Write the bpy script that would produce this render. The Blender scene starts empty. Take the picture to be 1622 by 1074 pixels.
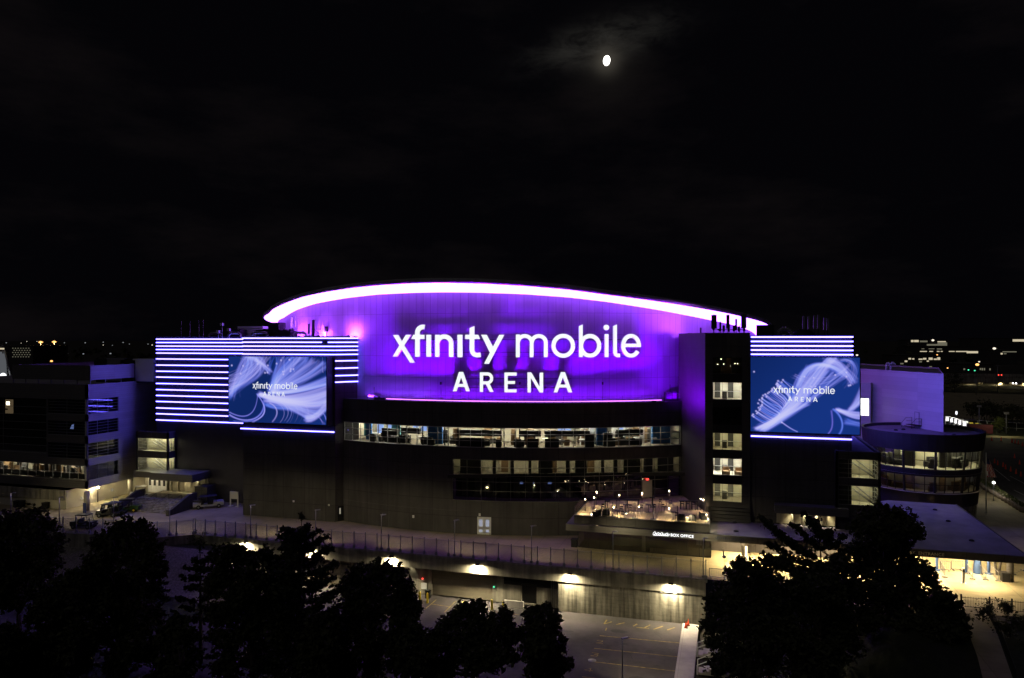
import bpy, math, random
from mathutils import Vector
# ------------------------------------------------------------------ camera, sky, light
F = 1165.0; TH = math.atan(339 / F); H = 27.3          # focal length in photo pixels, yaw, eye height above the plaza
CT, ST = math.cos(TH), math.sin(TH)
sc = bpy.context.scene
col = sc.collection
cd = bpy.data.cameras.new("camera"); cam = bpy.data.objects.new("camera", cd); col.objects.link(cam)
cd.sensor_width = 36.0; cd.lens = 36.0 * F / 1622.0; cd.clip_start = 0.5; cd.clip_end = 12000
cam.location = (0, 0, H); cam.rotation_euler = (math.radians(90), 0, TH)
sc.camera = cam
sc.view_settings.view_transform = 'Standard'; sc.view_settings.look = 'None'
sc.view_settings.exposure = 0.0; sc.view_settings.gamma = 1.0; sc.view_settings.use_curve_mapping = False
sc.cycles.use_denoising = True
try: sc.cycles.denoiser = 'OPENIMAGEDENOISE'
except Exception: pass
sc.cycles.max_bounces = 6; sc.cycles.diffuse_bounces = 3; sc.cycles.glossy_bounces = 3
sc.cycles.transparent_max_bounces = 12; sc.cycles.sample_clamp_indirect = 4.0
sc.cycles.caustics_reflective = False; sc.cycles.caustics_refractive = False


def ray(px, py):
    a = (px - 811) / F; b = -(py - 537) / F
    return Vector((CT * a - ST, ST * a + CT, b))
def G(px, py, z=0.0):
    r = ray(px, py); t = (z - H) / r.z
    return Vector((r.x * t, r.y * t, z))
def PY(px, py, Y):
    r = ray(px, py); t = Y / r.y
    return Vector((r.x * t, Y, H + r.z * t))
def PX(px, py, X):
    r = ray(px, py); t = X / r.x
    return Vector((X, r.y * t, H + r.z * t))
def PD(px, py, d):
    r = ray(px, py)
    return Vector((r.x * d, r.y * d, H + r.z * d))
def proj(p):
    d = -ST * p[0] + CT * p[1]; a = CT * p[0] + ST * p[1]
    return 811 + F * a / d, 537 - F * (p[2] - H) / d

moon_dir = ray(961, 96).normalized()
W = bpy.data.worlds.new("World"); sc.world = W; W.use_nodes = True
nt = W.node_tree; nt.nodes.clear()
def N(nt, t, **kw):
    n = nt.nodes.new(t)
    for k, v in kw.items():
        if k.startswith('i_'): n.inputs[k[2:].replace('_', ' ')].default_value = v
        else: setattr(n, k, v)
    return n
def L(nt, a, b): nt.links.new(a, b)
out = N(nt, 'ShaderNodeOutputWorld'); add1 = N(nt, 'ShaderNodeAddShader'); add2 = N(nt, 'ShaderNodeAddShader')
sky = N(nt, 'ShaderNodeTexSky', sky_type='NISHITA', sun_disc=False)
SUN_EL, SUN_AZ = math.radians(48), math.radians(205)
sky.sun_elevation = math.radians(-9); sky.sun_rotation = SUN_AZ
bg1 = N(nt, 'ShaderNodeBackground'); bg1.inputs[1].default_value = 0.02; L(nt, sky.outputs[0], bg1.inputs[0])
tc = N(nt, 'ShaderNodeTexCoord')
def dotn(v):
    d = N(nt, 'ShaderNodeVectorMath', operation='DOT_PRODUCT'); L(nt, tc.outputs['Generated'], d.inputs[0]); d.inputs[1].default_value = v; return d.outputs['Value']
def mth(op, a, b_=None):
    m = N(nt, 'ShaderNodeMath', operation=op)
    for k, v in enumerate((a, b_)):
        if v is None: continue
        if isinstance(v, (int, float)): m.inputs[k].default_value = v
        else: L(nt, v, m.inputs[k])
    return m.outputs[0]
cdir = ray(952, 66).normalized(); cright = cdir.cross(Vector((0, 0, 1))).normalized(); cup = cright.cross(cdir).normalized()
tilt = math.radians(12); ax = cright * math.cos(tilt) + cup * math.sin(tilt); ay = cup * math.cos(tilt) - cright * math.sin(tilt)
u_ = mth('DIVIDE', dotn(ax), 0.075); v_ = mth('DIVIDE', dotn(ay), 0.021)
gauss = mth('EXPONENT', mth('MULTIPLY', mth('ADD', mth('MULTIPLY', u_, u_), mth('MULTIPLY', v_, v_)), -1.0))      # thin cloud bank just above the moon
mp = N(nt, 'ShaderNodeMapping'); mp.inputs['Scale'].default_value = (20, 20, 50); mp.inputs['Rotation'].default_value = (0.0, -0.2, 0.1); L(nt, tc.outputs['Generated'], mp.inputs[0])
nz = N(nt, 'ShaderNodeTexNoise'); nz.inputs['Scale'].default_value = 1.0; nz.inputs['Detail'].default_value = 8; nz.inputs['Roughness'].default_value = 0.62; nz.inputs['Distortion'].default_value = 0.4; L(nt, mp.outputs[0], nz.inputs['Vector'])
cr = N(nt, 'ShaderNodeValToRGB'); cr.color_ramp.elements[0].position = 0.40; cr.color_ramp.elements[1].position = 0.70; L(nt, nz.outputs['Fac'], cr.inputs[0])
mp2 = N(nt, 'ShaderNodeMapping'); mp2.inputs['Scale'].default_value = (3, 3, 9); L(nt, tc.outputs['Generated'], mp2.inputs[0])
nz2 = N(nt, 'ShaderNodeTexNoise'); nz2.inputs['Scale'].default_value = 1.0; nz2.inputs['Detail'].default_value = 7; nz2.inputs['Roughness'].default_value = 0.6; L(nt, mp2.outputs[0], nz2.inputs['Vector'])
cr2 = N(nt, 'ShaderNodeValToRGB'); cr2.color_ramp.elements[0].position = 0.48; cr2.color_ramp.elements[1].position = 0.85; L(nt, nz2.outputs['Fac'], cr2.inputs[0])
c1_ = N(nt, 'ShaderNodeMixRGB', blend_type='MULTIPLY'); c1_.inputs[0].default_value = 1; c1_.inputs[1].default_value = (0.024, 0.023, 0.020, 1); L(nt, mth('MULTIPLY', gauss, mth('ADD', 0.12, cr.outputs[0])), c1_.inputs[2])
om = mth('SUBTRACT', 1.0, dotn(moon_dir))                 # 1 - cos(angle from the moon)
halo = mth('ADD', mth('MULTIPLY', mth('EXPONENT', mth('MULTIPLY', om, -9000.0)), 0.045), mth('MULTIPLY', mth('EXPONENT', mth('MULTIPLY', om, -900.0)), 0.0035))
ramp2 = N(nt, 'ShaderNodeMixRGB', blend_type='MULTIPLY'); ramp2.inputs[0].default_value = 1; ramp2.inputs[1].default_value = (1.0, 0.9, 0.7, 1); L(nt, halo, ramp2.inputs[2])
wide = N(nt, 'ShaderNodeMixRGB', blend_type='MULTIPLY'); wide.inputs[0].default_value = 1; wide.inputs[1].default_value = (0.0050, 0.0037, 0.0033, 1); L(nt, cr2.outputs[0], wide.inputs[2])
ad = N(nt, 'ShaderNodeMixRGB', blend_type='ADD'); ad.inputs[0].default_value = 1; L(nt, c1_.outputs[0], ad.inputs[1]); L(nt, wide.outputs[0], ad.inputs[2])
ad2 = N(nt, 'ShaderNodeMixRGB', blend_type='ADD'); ad2.inputs[0].default_value = 1; L(nt, ad.outputs[0], ad2.inputs[1]); L(nt, ramp2.outputs[0], ad2.inputs[2])
bg2 = N(nt, 'ShaderNodeBackground'); L(nt, ad2.outputs[0], bg2.inputs[0])
bg3 = N(nt, 'ShaderNodeBackground'); bg3.inputs[0].default_value = (0.0011, 0.0010, 0.0016, 1)
L(nt, bg1.outputs[0], add1.inputs[0]); L(nt, bg2.outputs[0], add1.inputs[1]); L(nt, add1.outputs[0], add2.inputs[0]); L(nt, bg3.outputs[0], add2.inputs[1]); L(nt, add2.outputs[0], out.inputs[0])

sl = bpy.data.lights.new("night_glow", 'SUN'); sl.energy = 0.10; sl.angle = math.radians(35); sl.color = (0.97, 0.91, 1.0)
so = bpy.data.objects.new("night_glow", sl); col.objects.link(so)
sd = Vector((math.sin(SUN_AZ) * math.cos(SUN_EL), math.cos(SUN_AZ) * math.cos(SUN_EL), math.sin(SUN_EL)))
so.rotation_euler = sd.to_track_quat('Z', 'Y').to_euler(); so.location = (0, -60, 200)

# ------------------------------------------------------------------ materials
M = {}
def mat(name, c, rough=0.8, metal=0.0, var=0.25, scale=0.6, bump=0.0, bscale=8.0, spec=0.3, panel=None, pdark=0.5, streak=0.0):
    """painted / mineral surface: colour broken by noise, optional joint grid on UV (metres), optional vertical streaks"""
    m = bpy.data.materials.new(name); m.use_nodes = True; t = m.node_tree; b = t.nodes['Principled BSDF']
    b.inputs['Roughness'].default_value = rough; b.inputs['Metallic'].default_value = metal
    b.inputs['Specular IOR Level'].default_value = spec
    tc = N(t, 'ShaderNodeTexCoord'); n1 = N(t, 'ShaderNodeTexNoise'); n1.inputs['Scale'].default_value = scale; n1.inputs['Detail'].default_value = 8; n1.inputs['Roughness'].default_value = 0.65
    L(t, tc.outputs['Object'], n1.inputs['Vector'])
    r = N(t, 'ShaderNodeMapRange'); r.inputs['From Min'].default_value = 0.3; r.inputs['From Max'].default_value = 0.7; r.inputs['To Min'].default_value = 1 - var; r.inputs['To Max'].default_value = 1 + var
    L(t, n1.outputs['Fac'], r.inputs['Value'])
    mx = N(t, 'ShaderNodeMixRGB', blend_type='MULTIPLY'); mx.inputs[0].default_value = 1; mx.inputs[1].default_value = (*c, 1); L(t, r.outputs[0], mx.inputs[2])
    last = mx.outputs[0]
    if streak:
        mp = N(t, 'ShaderNodeMapping'); mp.inputs['Scale'].default_value = (1.3, 1.3, 0.09); L(t, tc.outputs['Object'], mp.inputs[0])
        n2 = N(t, 'ShaderNodeTexNoise'); n2.inputs['Scale'].default_value = 1.5; n2.inputs['Detail'].default_value = 6; L(t, mp.outputs[0], n2.inputs['Vector'])
        r2 = N(t, 'ShaderNodeMapRange'); r2.inputs['From Min'].default_value = 0.35; r2.inputs['From Max'].default_value = 0.65; r2.inputs['To Min'].default_value = 1 - streak; r2.inputs['To Max'].default_value = 1.05
        L(t, n2.outputs['Fac'], r2.inputs['Value'])
        m2 = N(t, 'ShaderNodeMixRGB', blend_type='MULTIPLY'); m2.inputs[0].default_value = 1; L(t, last, m2.inputs[1]); L(t, r2.outputs[0], m2.inputs[2]); last = m2.outputs[0]
    if panel:
        w, h, mort, off = panel
        br = N(t, 'ShaderNodeTexBrick'); br.offset = off; br.inputs['Scale'].default_value = 1.0; br.inputs['Brick Width'].default_value = w; br.inputs['Row Height'].default_value = h
        br.inputs['Mortar Size'].default_value = mort; br.inputs['Mortar Smooth'].default_value = 0.3
        br.inputs['Color1'].default_value = (1, 1, 1, 1); br.inputs['Color2'].default_value = (0.86, 0.86, 0.86, 1); br.inputs['Mortar'].default_value = (pdark, pdark, pdark, 1)
        L(t, tc.outputs['UV'], br.inputs['Vector'])
        m3 = N(t, 'ShaderNodeMixRGB', blend_type='MULTIPLY'); m3.inputs[0].default_value = 1; L(t, last, m3.inputs[1]); L(t, br.outputs['Color'], m3.inputs[2]); last = m3.outputs[0]
    L(t, last, b.inputs['Base Color'])
    if bump:
        n3 = N(t, 'ShaderNodeTexNoise'); n3.inputs['Scale'].default_value = bscale; n3.inputs['Detail'].default_value = 5; L(t, tc.outputs['Object'], n3.inputs['Vector'])
        bp = N(t, 'ShaderNodeBump'); bp.inputs['Strength'].default_value = bump; bp.inputs['Distance'].default_value = 0.05; L(t, n3.outputs['Fac'], bp.inputs['Height']); L(t, bp.outputs[0], b.inputs['Normal'])
    M[name] = m
    return m
def emis(name, c, s):
    m = bpy.data.materials.new(name); m.use_nodes = True; t = m.node_tree; t.nodes.clear()
    o = N(t, 'ShaderNodeOutputMaterial'); e = N(t, 'ShaderNodeEmission'); e.inputs[0].default_value = (*c, 1); e.inputs[1].default_value = s; L(t, e.outputs[0], o.inputs[0])
    M[name] = m; return m
def glass(name, tint=(0.8, 0.85, 0.85), base=0.06):
    m = bpy.data.materials.new(name); m.use_nodes = True; t = m.node_tree; t.nodes.clear()
    o = N(t, 'ShaderNodeOutputMaterial'); mx = N(t, 'ShaderNodeMixShader'); tr = N(t, 'ShaderNodeBsdfTransparent'); gl = N(t, 'ShaderNodeBsdfGlossy'); fr = N(t, 'ShaderNodeFresnel')
    tr.inputs[0].default_value = (*tint, 1); gl.inputs['Roughness'].default_value = 0.03; fr.inputs[0].default_value = 1.5
    a = N(t, 'ShaderNodeMath', operation='ADD'); a.inputs[1].default_value = base; L(t, fr.outputs[0], a.inputs[0])
    L(t, a.outputs[0], mx.inputs[0]); L(t, tr.outputs[0], mx.inputs[1]); L(t, gl.outputs[0], mx.inputs[2]); L(t, mx.outputs[0], o.inputs[0])
    M[name] = m; return m
def meshfence(name):
    """woven wire infill: mostly open, the wires a fine grid on UV"""
    m = bpy.data.materials.new(name); m.use_nodes = True; t = m.node_tree; t.nodes.clear()
    o = N(t, 'ShaderNodeOutputMaterial'); mx = N(t, 'ShaderNodeMixShader'); tr = N(t, 'ShaderNodeBsdfTransparent'); d = N(t, 'ShaderNodeBsdfDiffuse'); d.inputs[0].default_value = (0.10, 0.10, 0.11, 1)
    tc = N(t, 'ShaderNodeTexCoord'); b = N(t, 'ShaderNodeTexBrick'); b.offset = 0; b.inputs['Scale'].default_value = 1; b.inputs['Brick Width'].default_value = 0.05; b.inputs['Row Height'].default_value = 0.05; b.inputs['Mortar Size'].default_value = 0.0045
    b.inputs['Color1'].default_value = (0, 0, 0, 1); b.inputs['Color2'].default_value = (0, 0, 0, 1); b.inputs['Mortar'].default_value = (1, 1, 1, 1)
    L(t, tc.outputs['UV'], b.inputs['Vector']); L(t, b.outputs['Color'], mx.inputs[0]); L(t, tr.outputs[0], mx.inputs[1]); L(t, d.outputs[0], mx.inputs[2]); L(t, mx.outputs[0], o.inputs[0])
    M[name] = m; return m
def vcol_emis(name, s):
    m = bpy.data.materials.new(name); m.use_nodes = True; t = m.node_tree; t.nodes.clear()
    o = N(t, 'ShaderNodeOutputMaterial'); e = N(t, 'ShaderNodeEmission'); a = N(t, 'ShaderNodeAttribute'); a.attribute_name = 'col'; e.inputs[1].default_value = s
    L(t, a.outputs['Color'], e.inputs[0]); L(t, e.outputs[0], o.inputs[0]); M[name] = m; return m

mat('asphalt', (0.062, 0.055, 0.056), 0.9, var=0.55, scale=0.28, bump=0.3, bscale=30)
mat('lot_asphalt', (0.05, 0.048, 0.046), 0.9, var=0.35, scale=0.2, bump=0.2, bscale=20)
mat('tar', (0.028, 0.026, 0.026), 0.7, var=0.4, scale=2)
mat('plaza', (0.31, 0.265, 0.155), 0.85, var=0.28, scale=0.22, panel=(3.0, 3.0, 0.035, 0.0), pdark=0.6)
mat('walk', (0.45, 0.42, 0.40), 0.85, var=0.15, scale=0.8, panel=(1.5, 4.0, 0.02, 0.0), pdark=0.6)
mat('concrete', (0.27, 0.25, 0.20), 0.9, var=0.3, scale=0.5, bump=0.15, streak=0.5)
mat('boarded_concrete', (0.27, 0.25, 0.20), 0.9, var=0.3, scale=0.5, bump=0.5, bscale=3, streak=0.7, panel=(2.4, 0.42, 0.03, 0.0), pdark=0.78)
mat('gravel', (0.16, 0.145, 0.13), 0.95, var=0.6, scale=4.0, bump=0.9, bscale=14)
mat('grass', (0.020, 0.025, 0.010), 0.95, var=0.5, scale=1.5, bump=0.8, bscale=25)
mat('earth', (0.04, 0.035, 0.028), 0.95, var=0.4, scale=0.05)
mat('facade', (0.066, 0.061, 0.061), 0.6, var=0.22, scale=0.25, panel=(3.6, 2.4, 0.03, 0.0), pdark=0.3, spec=0.25, streak=0.2)
mat('lit_side_panel', (0.36, 0.35, 0.36), 0.5, var=0.08, scale=0.3, panel=(7.2, 0.35, 0.018, 0.0), pdark=0.7)  # paler copy of facade_metal; strip light on the office sides is in the colour
mat('facade_metal', (0.11, 0.103, 0.10), 0.5, var=0.10, scale=0.3, panel=(7.2, 0.35, 0.018, 0.0), pdark=0.55)
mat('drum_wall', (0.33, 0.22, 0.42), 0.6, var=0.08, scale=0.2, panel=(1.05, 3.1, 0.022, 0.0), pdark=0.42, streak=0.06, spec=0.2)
mat('hall_panel', (0.60, 0.56, 0.58), 0.55, var=0.07, scale=0.2, panel=(9.0, 0.72, 0.016, 0.0), pdark=0.72)
mat('led_wall', (0.045, 0.04, 0.055), 0.5, var=0.15, panel=(1.8, 30.0, 0.015, 0.0), pdark=0.6)
mat('roofing', (0.24, 0.23, 0.23), 0.9, var=0.3, scale=0.4, panel=(3.0, 12.0, 0.02, 0.5), pdark=0.8)
mat('canopy_roof', (0.21, 0.185, 0.235), 0.85, var=0.25, scale=0.35, panel=(3.0, 20.0, 0.02, 0.5), pdark=0.8)
mat('light_wall', (0.40, 0.37, 0.29), 0.8, var=0.12, scale=0.5)
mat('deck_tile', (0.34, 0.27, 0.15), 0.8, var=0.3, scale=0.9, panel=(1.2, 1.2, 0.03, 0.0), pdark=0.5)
mat('rotunda', (0.042, 0.038, 0.036), 0.6, var=0.15, panel=(2.2, 2.6, 0.02, 0.0), pdark=0.6)
mat('soffit_white', (0.6, 0.58, 0.52), 0.8, var=0.05)
mat('dark_metal', (0.03, 0.03, 0.033), 0.5, metal=0.3, var=0.2)
mat('grey_metal', (0.22, 0.22, 0.23), 0.45, metal=0.5, var=0.15)
mat('white_metal', (0.62, 0.62, 0.62), 0.5, var=0.1)
mat('frame_metal', (0.30, 0.30, 0.30), 0.45, metal=0.4, var=0.1)
mat('black_paint', (0.012, 0.012, 0.013), 0.6, var=0.2)
mat('interior_wall', (0.52, 0.48, 0.38), 0.85, var=0.12, scale=0.5)
mat('interior_dark', (0.03, 0.028, 0.026), 0.8, var=0.3)
mat('interior_floor', (0.20, 0.17, 0.13), 0.6, var=0.2)
mat('interior_wood', (0.16, 0.10, 0.05), 0.6, var=0.25)
mat('interior_blue', (0.02, 0.10, 0.30), 0.7, var=0.2)
mat('interior_teal', (0.06, 0.35, 0.45), 0.7, var=0.2)
mat('yellow_paint', (0.55, 0.42, 0.03), 0.6, var=0.2, scale=2.0)
mat('line_paint', (0.30, 0.225, 0.06), 0.85, var=0.7, scale=2.5)
mat('white_line', (0.35, 0.34, 0.32), 0.85, var=0.5, scale=2.5)
mat('roller', (0.17, 0.15, 0.11), 0.6, var=0.12, scale=0.6, panel=(60, 0.16, 0.012, 0.0), pdark=0.75)
mat('louver', (0.05, 0.047, 0.042), 0.6, var=0.15, panel=(60, 0.2, 0.06, 0.0), pdark=0.25)
mat('rubber', (0.012, 0.012, 0.012), 0.9, var=0.2)
mat('cart_black', (0.015, 0.015, 0.016), 0.4, var=0.2)
mat('cart_green', (0.03, 0.07, 0.02), 0.4, var=0.2)
mat('cart_white', (0.42, 0.41, 0.40), 0.4, var=0.1)
mat('bin_green', (0.01, 0.06, 0.025), 0.6, var=0.2)
mat('blue_canvas', (0.045, 0.085, 0.20), 0.8, var=0.2)
mat('cone_orange', (0.55, 0.06, 0.02), 0.6, var=0.2)
mat('planter', (0.24, 0.20, 0.17), 0.9, var=0.25, scale=3)
mat('leaf_dark', (0.055, 0.058, 0.028), 0.9, var=0.4, scale=0.8, spec=0.1)
mat('leaf_pine', (0.040, 0.046, 0.026), 0.9, var=0.4, scale=0.8, spec=0.1)
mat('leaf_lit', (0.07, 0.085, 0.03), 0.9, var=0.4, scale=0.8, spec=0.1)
mat('bark', (0.05, 0.038, 0.028), 0.95, var=0.4, scale=2)
mat('flag_red', (0.45, 0.03, 0.04), 0.8, var=0.1)
mat('flag_white', (0.6, 0.58, 0.58), 0.8, var=0.1)
mat('flag_blue', (0.02, 0.03, 0.12), 0.8, var=0.1)
mat('tan_leather', (0.35, 0.22, 0.12), 0.6, var=0.15)
mat('sign_letter_dark', (0.02, 0.03, 0.07), 0.4)
mat('sign_letter_pale', (0.45, 0.42, 0.33), 0.5)
mat('far_building', (0.055, 0.052, 0.048), 0.9, var=0.2, scale=0.05)
mat('red_container', (0.10, 0.02, 0.03), 0.6)
glass('glass'); glass('dark_glass', (0.30, 0.30, 0.33), 0.10); glass('clear_rail', (0.92, 0.94, 0.94), 0.02)
meshfence('wire_mesh')
emis('soffit_glow', (0.36, 0.115, 1.0), 10.0)
emis('strip_led', (0.135, 0.112, 1.0), 11.5)
emis('base_led', (0.62, 0.16, 1.0), 4.0)
emis('letter_face', (0.93, 0.97, 1.0), 1.0)
emis('white_sign', (1.0, 1.0, 1.0), 1.6)
emis('warm_lamp', (1.0, 0.80, 0.48), 28.0)
emis('warm_globe', (1.0, 0.76, 0.42), 7.0)
emis('cold_lamp', (0.95, 0.95, 1.0), 14.0)
emis('pink_lamp', (1.0, 0.80, 0.90), 6.0)
emis('sodium_lamp', (1.0, 0.46, 0.13), 2.4)
emis('white_far_lamp', (1.0, 0.88, 0.70), 1.3)
emis('dim_far_lamp', (0.8, 0.85, 0.9), 0.28)
emis('far_window', (1.0, 0.87, 0.60), 0.62)
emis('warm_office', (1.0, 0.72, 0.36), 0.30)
emis('far_window_dim', (0.9, 0.85, 0.6), 0.16)
emis('office_light', (1.0, 0.86, 0.55), 12.0)
emis('hall_light', (1.0, 0.91, 0.72), 66.0)
emis('stair_light', (1.0, 0.92, 0.56), 34.0)
emis('room_light', (1.0, 0.96, 0.86), 85.0)
emis('cool_tv', (0.35, 0.5, 1.0), 1.0)
emis('red_exit', (1.0, 0.06, 0.04), 2.5)
emis('green_signal', (0.1, 1.0, 0.5), 1.2)
emis('moon', (1.0, 0.97, 0.90), 3.5)
emis('backlit_glass', (0.94, 0.95, 1.0), 2.2)
emis('lit_door_glass', (0.75, 0.78, 0.95), 0.38)
emis('lit_panel', (1.0, 0.93, 0.70), 0.30)
emis('screen_base', (0.006, 0.024, 0.17), 1.0)
emis('screen_text', (0.86, 0.90, 1.0), 0.95)
vcol_emis('screen_streak', 1.0)

# ------------------------------------------------------------------ mesh builder
ROOT = {}
def base_of(o): return ROOT.get(o.name, Vector((0, 0, 0)))
class MB:
    def __init__(s): s.v = []; s.f = []; s.uv = []; s.c = []; s.sm = []
    def face(s, pts, uv=None, c=None, smooth=False):
        i = len(s.v); s.v += [tuple(p) for p in pts]; s.f.append(tuple(range(i, i + len(pts)))); s.sm.append(smooth)
        if uv is None:
            p = [Vector(q) for q in pts]; n = (p[1] - p[0]).cross(p[-1] - p[0])
            if n.length < 1e-12: n = Vector((0, 0, 1))
            n.normalize()
            if abs(n.z) > 0.75: uv = [(q.x, q.y) for q in p]
            else:
                t = Vector((-n.y, n.x, 0)); t = t.normalized() if t.length > 1e-6 else Vector((1, 0, 0)); uv = [(q.dot(t), q.z) for q in p]
        s.uv.append(uv); s.c.append(c)
        return s
    def box(s, x0, x1, y0, y1, z0, z1): return s.obox((0, 0), (1, 0), x0, x1, y0, y1, z0, z1)
    def obox(s, o, u, a0, a1, b0, b1, z0, z1):
        """box in a turned frame: origin o, direction u; a along u, b along its left normal"""
        n = (-u[1], u[0])
        def q(a, b, z): return (o[0] + u[0] * a + n[0] * b, o[1] + u[1] * a + n[1] * b, z)
        A, B, C, D = (a0, b0), (a1, b0), (a1, b1), (a0, b1)
        for p, r in ((A, B), (B, C), (C, D), (D, A)): s.face([q(*p, z0), q(*r, z0), q(*r, z1), q(*p, z1)])
        s.face([q(*A, z1), q(*B, z1), q(*C, z1), q(*D, z1)]); s.face([q(*D, z0), q(*C, z0), q(*B, z0), q(*A, z0)])
        return s
    def prism(s, poly, z0, z1):
        n = len(poly)
        for i in range(n):
            a, b = poly[i], poly[(i + 1) % n]; s.face([(a[0], a[1], z0), (b[0], b[1], z0), (b[0], b[1], z1), (a[0], a[1], z1)])
        s.face([(p[0], p[1], z1) for p in poly]); s.face([(p[0], p[1], z0) for p in reversed(poly)])
        return s
    def xprism(s, prof, x0, x1, o=(0, 0, 0), u=(1, 0)):
        """profile (y,z) swept along u from x0 to x1"""
        n = (-u[1], u[0])
        def q(x, y, z): return (o[0] + u[0] * x + n[0] * y, o[1] + u[1] * x + n[1] * y, o[2] + z)
        k = len(prof)
        for i in range(k):
            a, b = prof[i], prof[(i + 1) % k]; s.face([q(x0, *a), q(x1, *a), q(x1, *b), q(x0, *b)])
        s.face([q(x1, *p) for p in prof]); s.face([q(x0, *p) for p in reversed(prof)])
        return s
    def tube(s, p0, p1, r0, r1=None, n=6, cap=True):
        r1 = r0 if r1 is None else r1; p0 = Vector(p0); p1 = Vector(p1); d = (p1 - p0)
        if d.length < 1e-9: return s
        d.normalize(); a = d.orthogonal().normalized(); b = d.cross(a)
        A = [p0 + (a * math.cos(t) + b * math.sin(t)) * r0 for t in [2 * math.pi * i / n for i in range(n)]]
        B = [p1 + (a * math.cos(t) + b * math.sin(t)) * r1 for t in [2 * math.pi * i / n for i in range(n)]]
        for i in range(n): j = (i + 1) % n; s.face([A[i], A[j], B[j], B[i]], smooth=n > 5)
        if cap: s.face(B); s.face(list(reversed(A)))
        return s
    def path(s, pts, r, n=5):
        for a, b in zip(pts, pts[1:]): s.tube(a, b, r, n=n)
        return s
    def lathe(s, c, prof, n=16):
        """profile of (radius, z) turned round the vertical through c"""
        for (r0, z0), (r1, z1) in zip(prof, prof[1:]):
            for i in range(n):
                a, b = 2 * math.pi * i / n, 2 * math.pi * (i + 1) / n
                q = lambda r, t, z: (c[0] + r * math.cos(t), c[1] + r * math.sin(t), c[2] + z)
                if r0 < 1e-6: s.face([q(r0, a, z0), q(r1, b, z1), q(r1, a, z1)], smooth=True)
                elif r1 < 1e-6: s.face([q(r0, a, z0), q(r0, b, z0), q(r1, a, z1)], smooth=True)
                else: s.face([q(r0, a, z0), q(r0, b, z0), q(r1, b, z1), q(r1, a, z1)], smooth=True)
        return s
    def ball(s, c, r, n=10, m=6, sx=1, sy=1, sz=1):
        def q(i, j):
            t = math.pi * j / m; p = 2 * math.pi * i / n
            return (c[0] + r * sx * math.sin(t) * math.cos(p), c[1] + r * sy * math.sin(t) * math.sin(p), c[2] + r * sz * math.cos(t))
        for j in range(m):
            for i in range(n):
                if j == 0: s.face([q(i, 0), q(i, 1), q(i + 1, 1)], smooth=True)
                elif j == m - 1: s.face([q(i, j), q(i, m), q(i + 1, j)], smooth=True)
                else: s.face([q(i, j), q(i, j + 1), q(i + 1, j + 1), q(i + 1, j)], smooth=True)
        return s
    def curve(s, E, p0, p1, z0, z1, o0, o1=None, n=40):
        """wall following ellipse E between angles; o0 outer offset, o1 inner offset (None = one sheet). z may be functions of angle"""
        f0 = z0 if callable(z0) else (lambda p: z0); f1 = z1 if callable(z1) else (lambda p: z1)
        ps = [p0 + (p1 - p0) * i / n for i in range(n + 1)]; R = (E[2] + E[3]) / 2
        def q(p, off, z): x, y = ell(E, p, off); return (x, y, z)
        for a, b in zip(ps, ps[1:]):
            ua, ub = a * R, b * R
            s.face([q(a, o0, f0(a)), q(b, o0, f0(b)), q(b, o0, f1(b)), q(a, o0, f1(a))], [(ua, f0(a)), (ub, f0(b)), (ub, f1(b)), (ua, f1(a))])
            if o1 is not None:
                s.face([q(b, o1, f0(b)), q(a, o1, f0(a)), q(a, o1, f1(a)), q(b, o1, f1(b))])
                s.face([q(a, o0, f1(a)), q(b, o0, f1(b)), q(b, o1, f1(b)), q(a, o1, f1(a))])
                s.face([q(a, o1, f0(a)), q(b, o1, f0(b)), q(b, o0, f0(b)), q(a, o0, f0(a))])
        if o1 is not None:
            for p in (p0, p1): s.face([q(p, o0, f0(p)), q(p, o1, f0(p)), q(p, o1, f1(p)), q(p, o0, f1(p))])
        return s
    def build(s, name, m, parent=None, local=False, **tags):
        off = Vector((0, 0, 0)) if (local or parent is None) else base_of(parent)
        me = bpy.data.meshes.new(name); me.from_pydata([(a[0] - off.x, a[1] - off.y, a[2] - off.z) for a in s.v], [], s.f)
        uvl = me.uv_layers.new(name='UVMap'); k = 0; flat = []
        for u in s.uv:
            for a in u: flat += [a[0], a[1]]
        uvl.data.foreach_set('uv', flat)
        me.polygons.foreach_set('use_smooth', s.sm)
        if any(c is not None for c in s.c):
            ca = me.color_attributes.new('col', 'FLOAT_COLOR', 'CORNER'); fl = []
            for f, c in zip(s.f, s.c):
                if c is not None and isinstance(c, list): 
                    for q in c: fl += [*q, 1.0]
                else: fl += [*(c or (1, 1, 1)), 1.0] * len(f)
            ca.data.foreach_set('color', fl)
        me.materials.append(M[m] if isinstance(m, str) else m); me.update()
        if any(s.sm):
            import bmesh
            b = bmesh.new(); b.from_mesh(me); bmesh.ops.remove_doubles(b, verts=b.verts, dist=0.0005); b.to_mesh(me); b.free()
        o = bpy.data.objects.new(name, me); col.objects.link(o)
        if parent is not None: o.parent = parent; ROOT[o.name] = base_of(parent)
        tag(o, **tags)
        return o
def ell(E, p, off=0.0): return (E[0] + (E[2] + off) * math.sin(p), E[1] - (E[3] + off) * math.cos(p))
def tag(o, label=None, cat=None, group=None, kind=None):
    if label: o['label'] = label
    if cat: o['category'] = cat
    if group: o['group'] = group
    if kind: o['kind'] = kind
    return o
def thing(name, label, cat, loc=(0, 0, 0), group=None, rz=0.0):
    o = bpy.data.objects.new(name, None); col.objects.link(o); o.location = loc; o.rotation_euler.z = rz; o.empty_display_size = 0.3
    ROOT[o.name] = Vector(loc); return tag(o, label, cat, group)
def kids(o): return [c for c in bpy.data.objects if c.parent == o]
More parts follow.
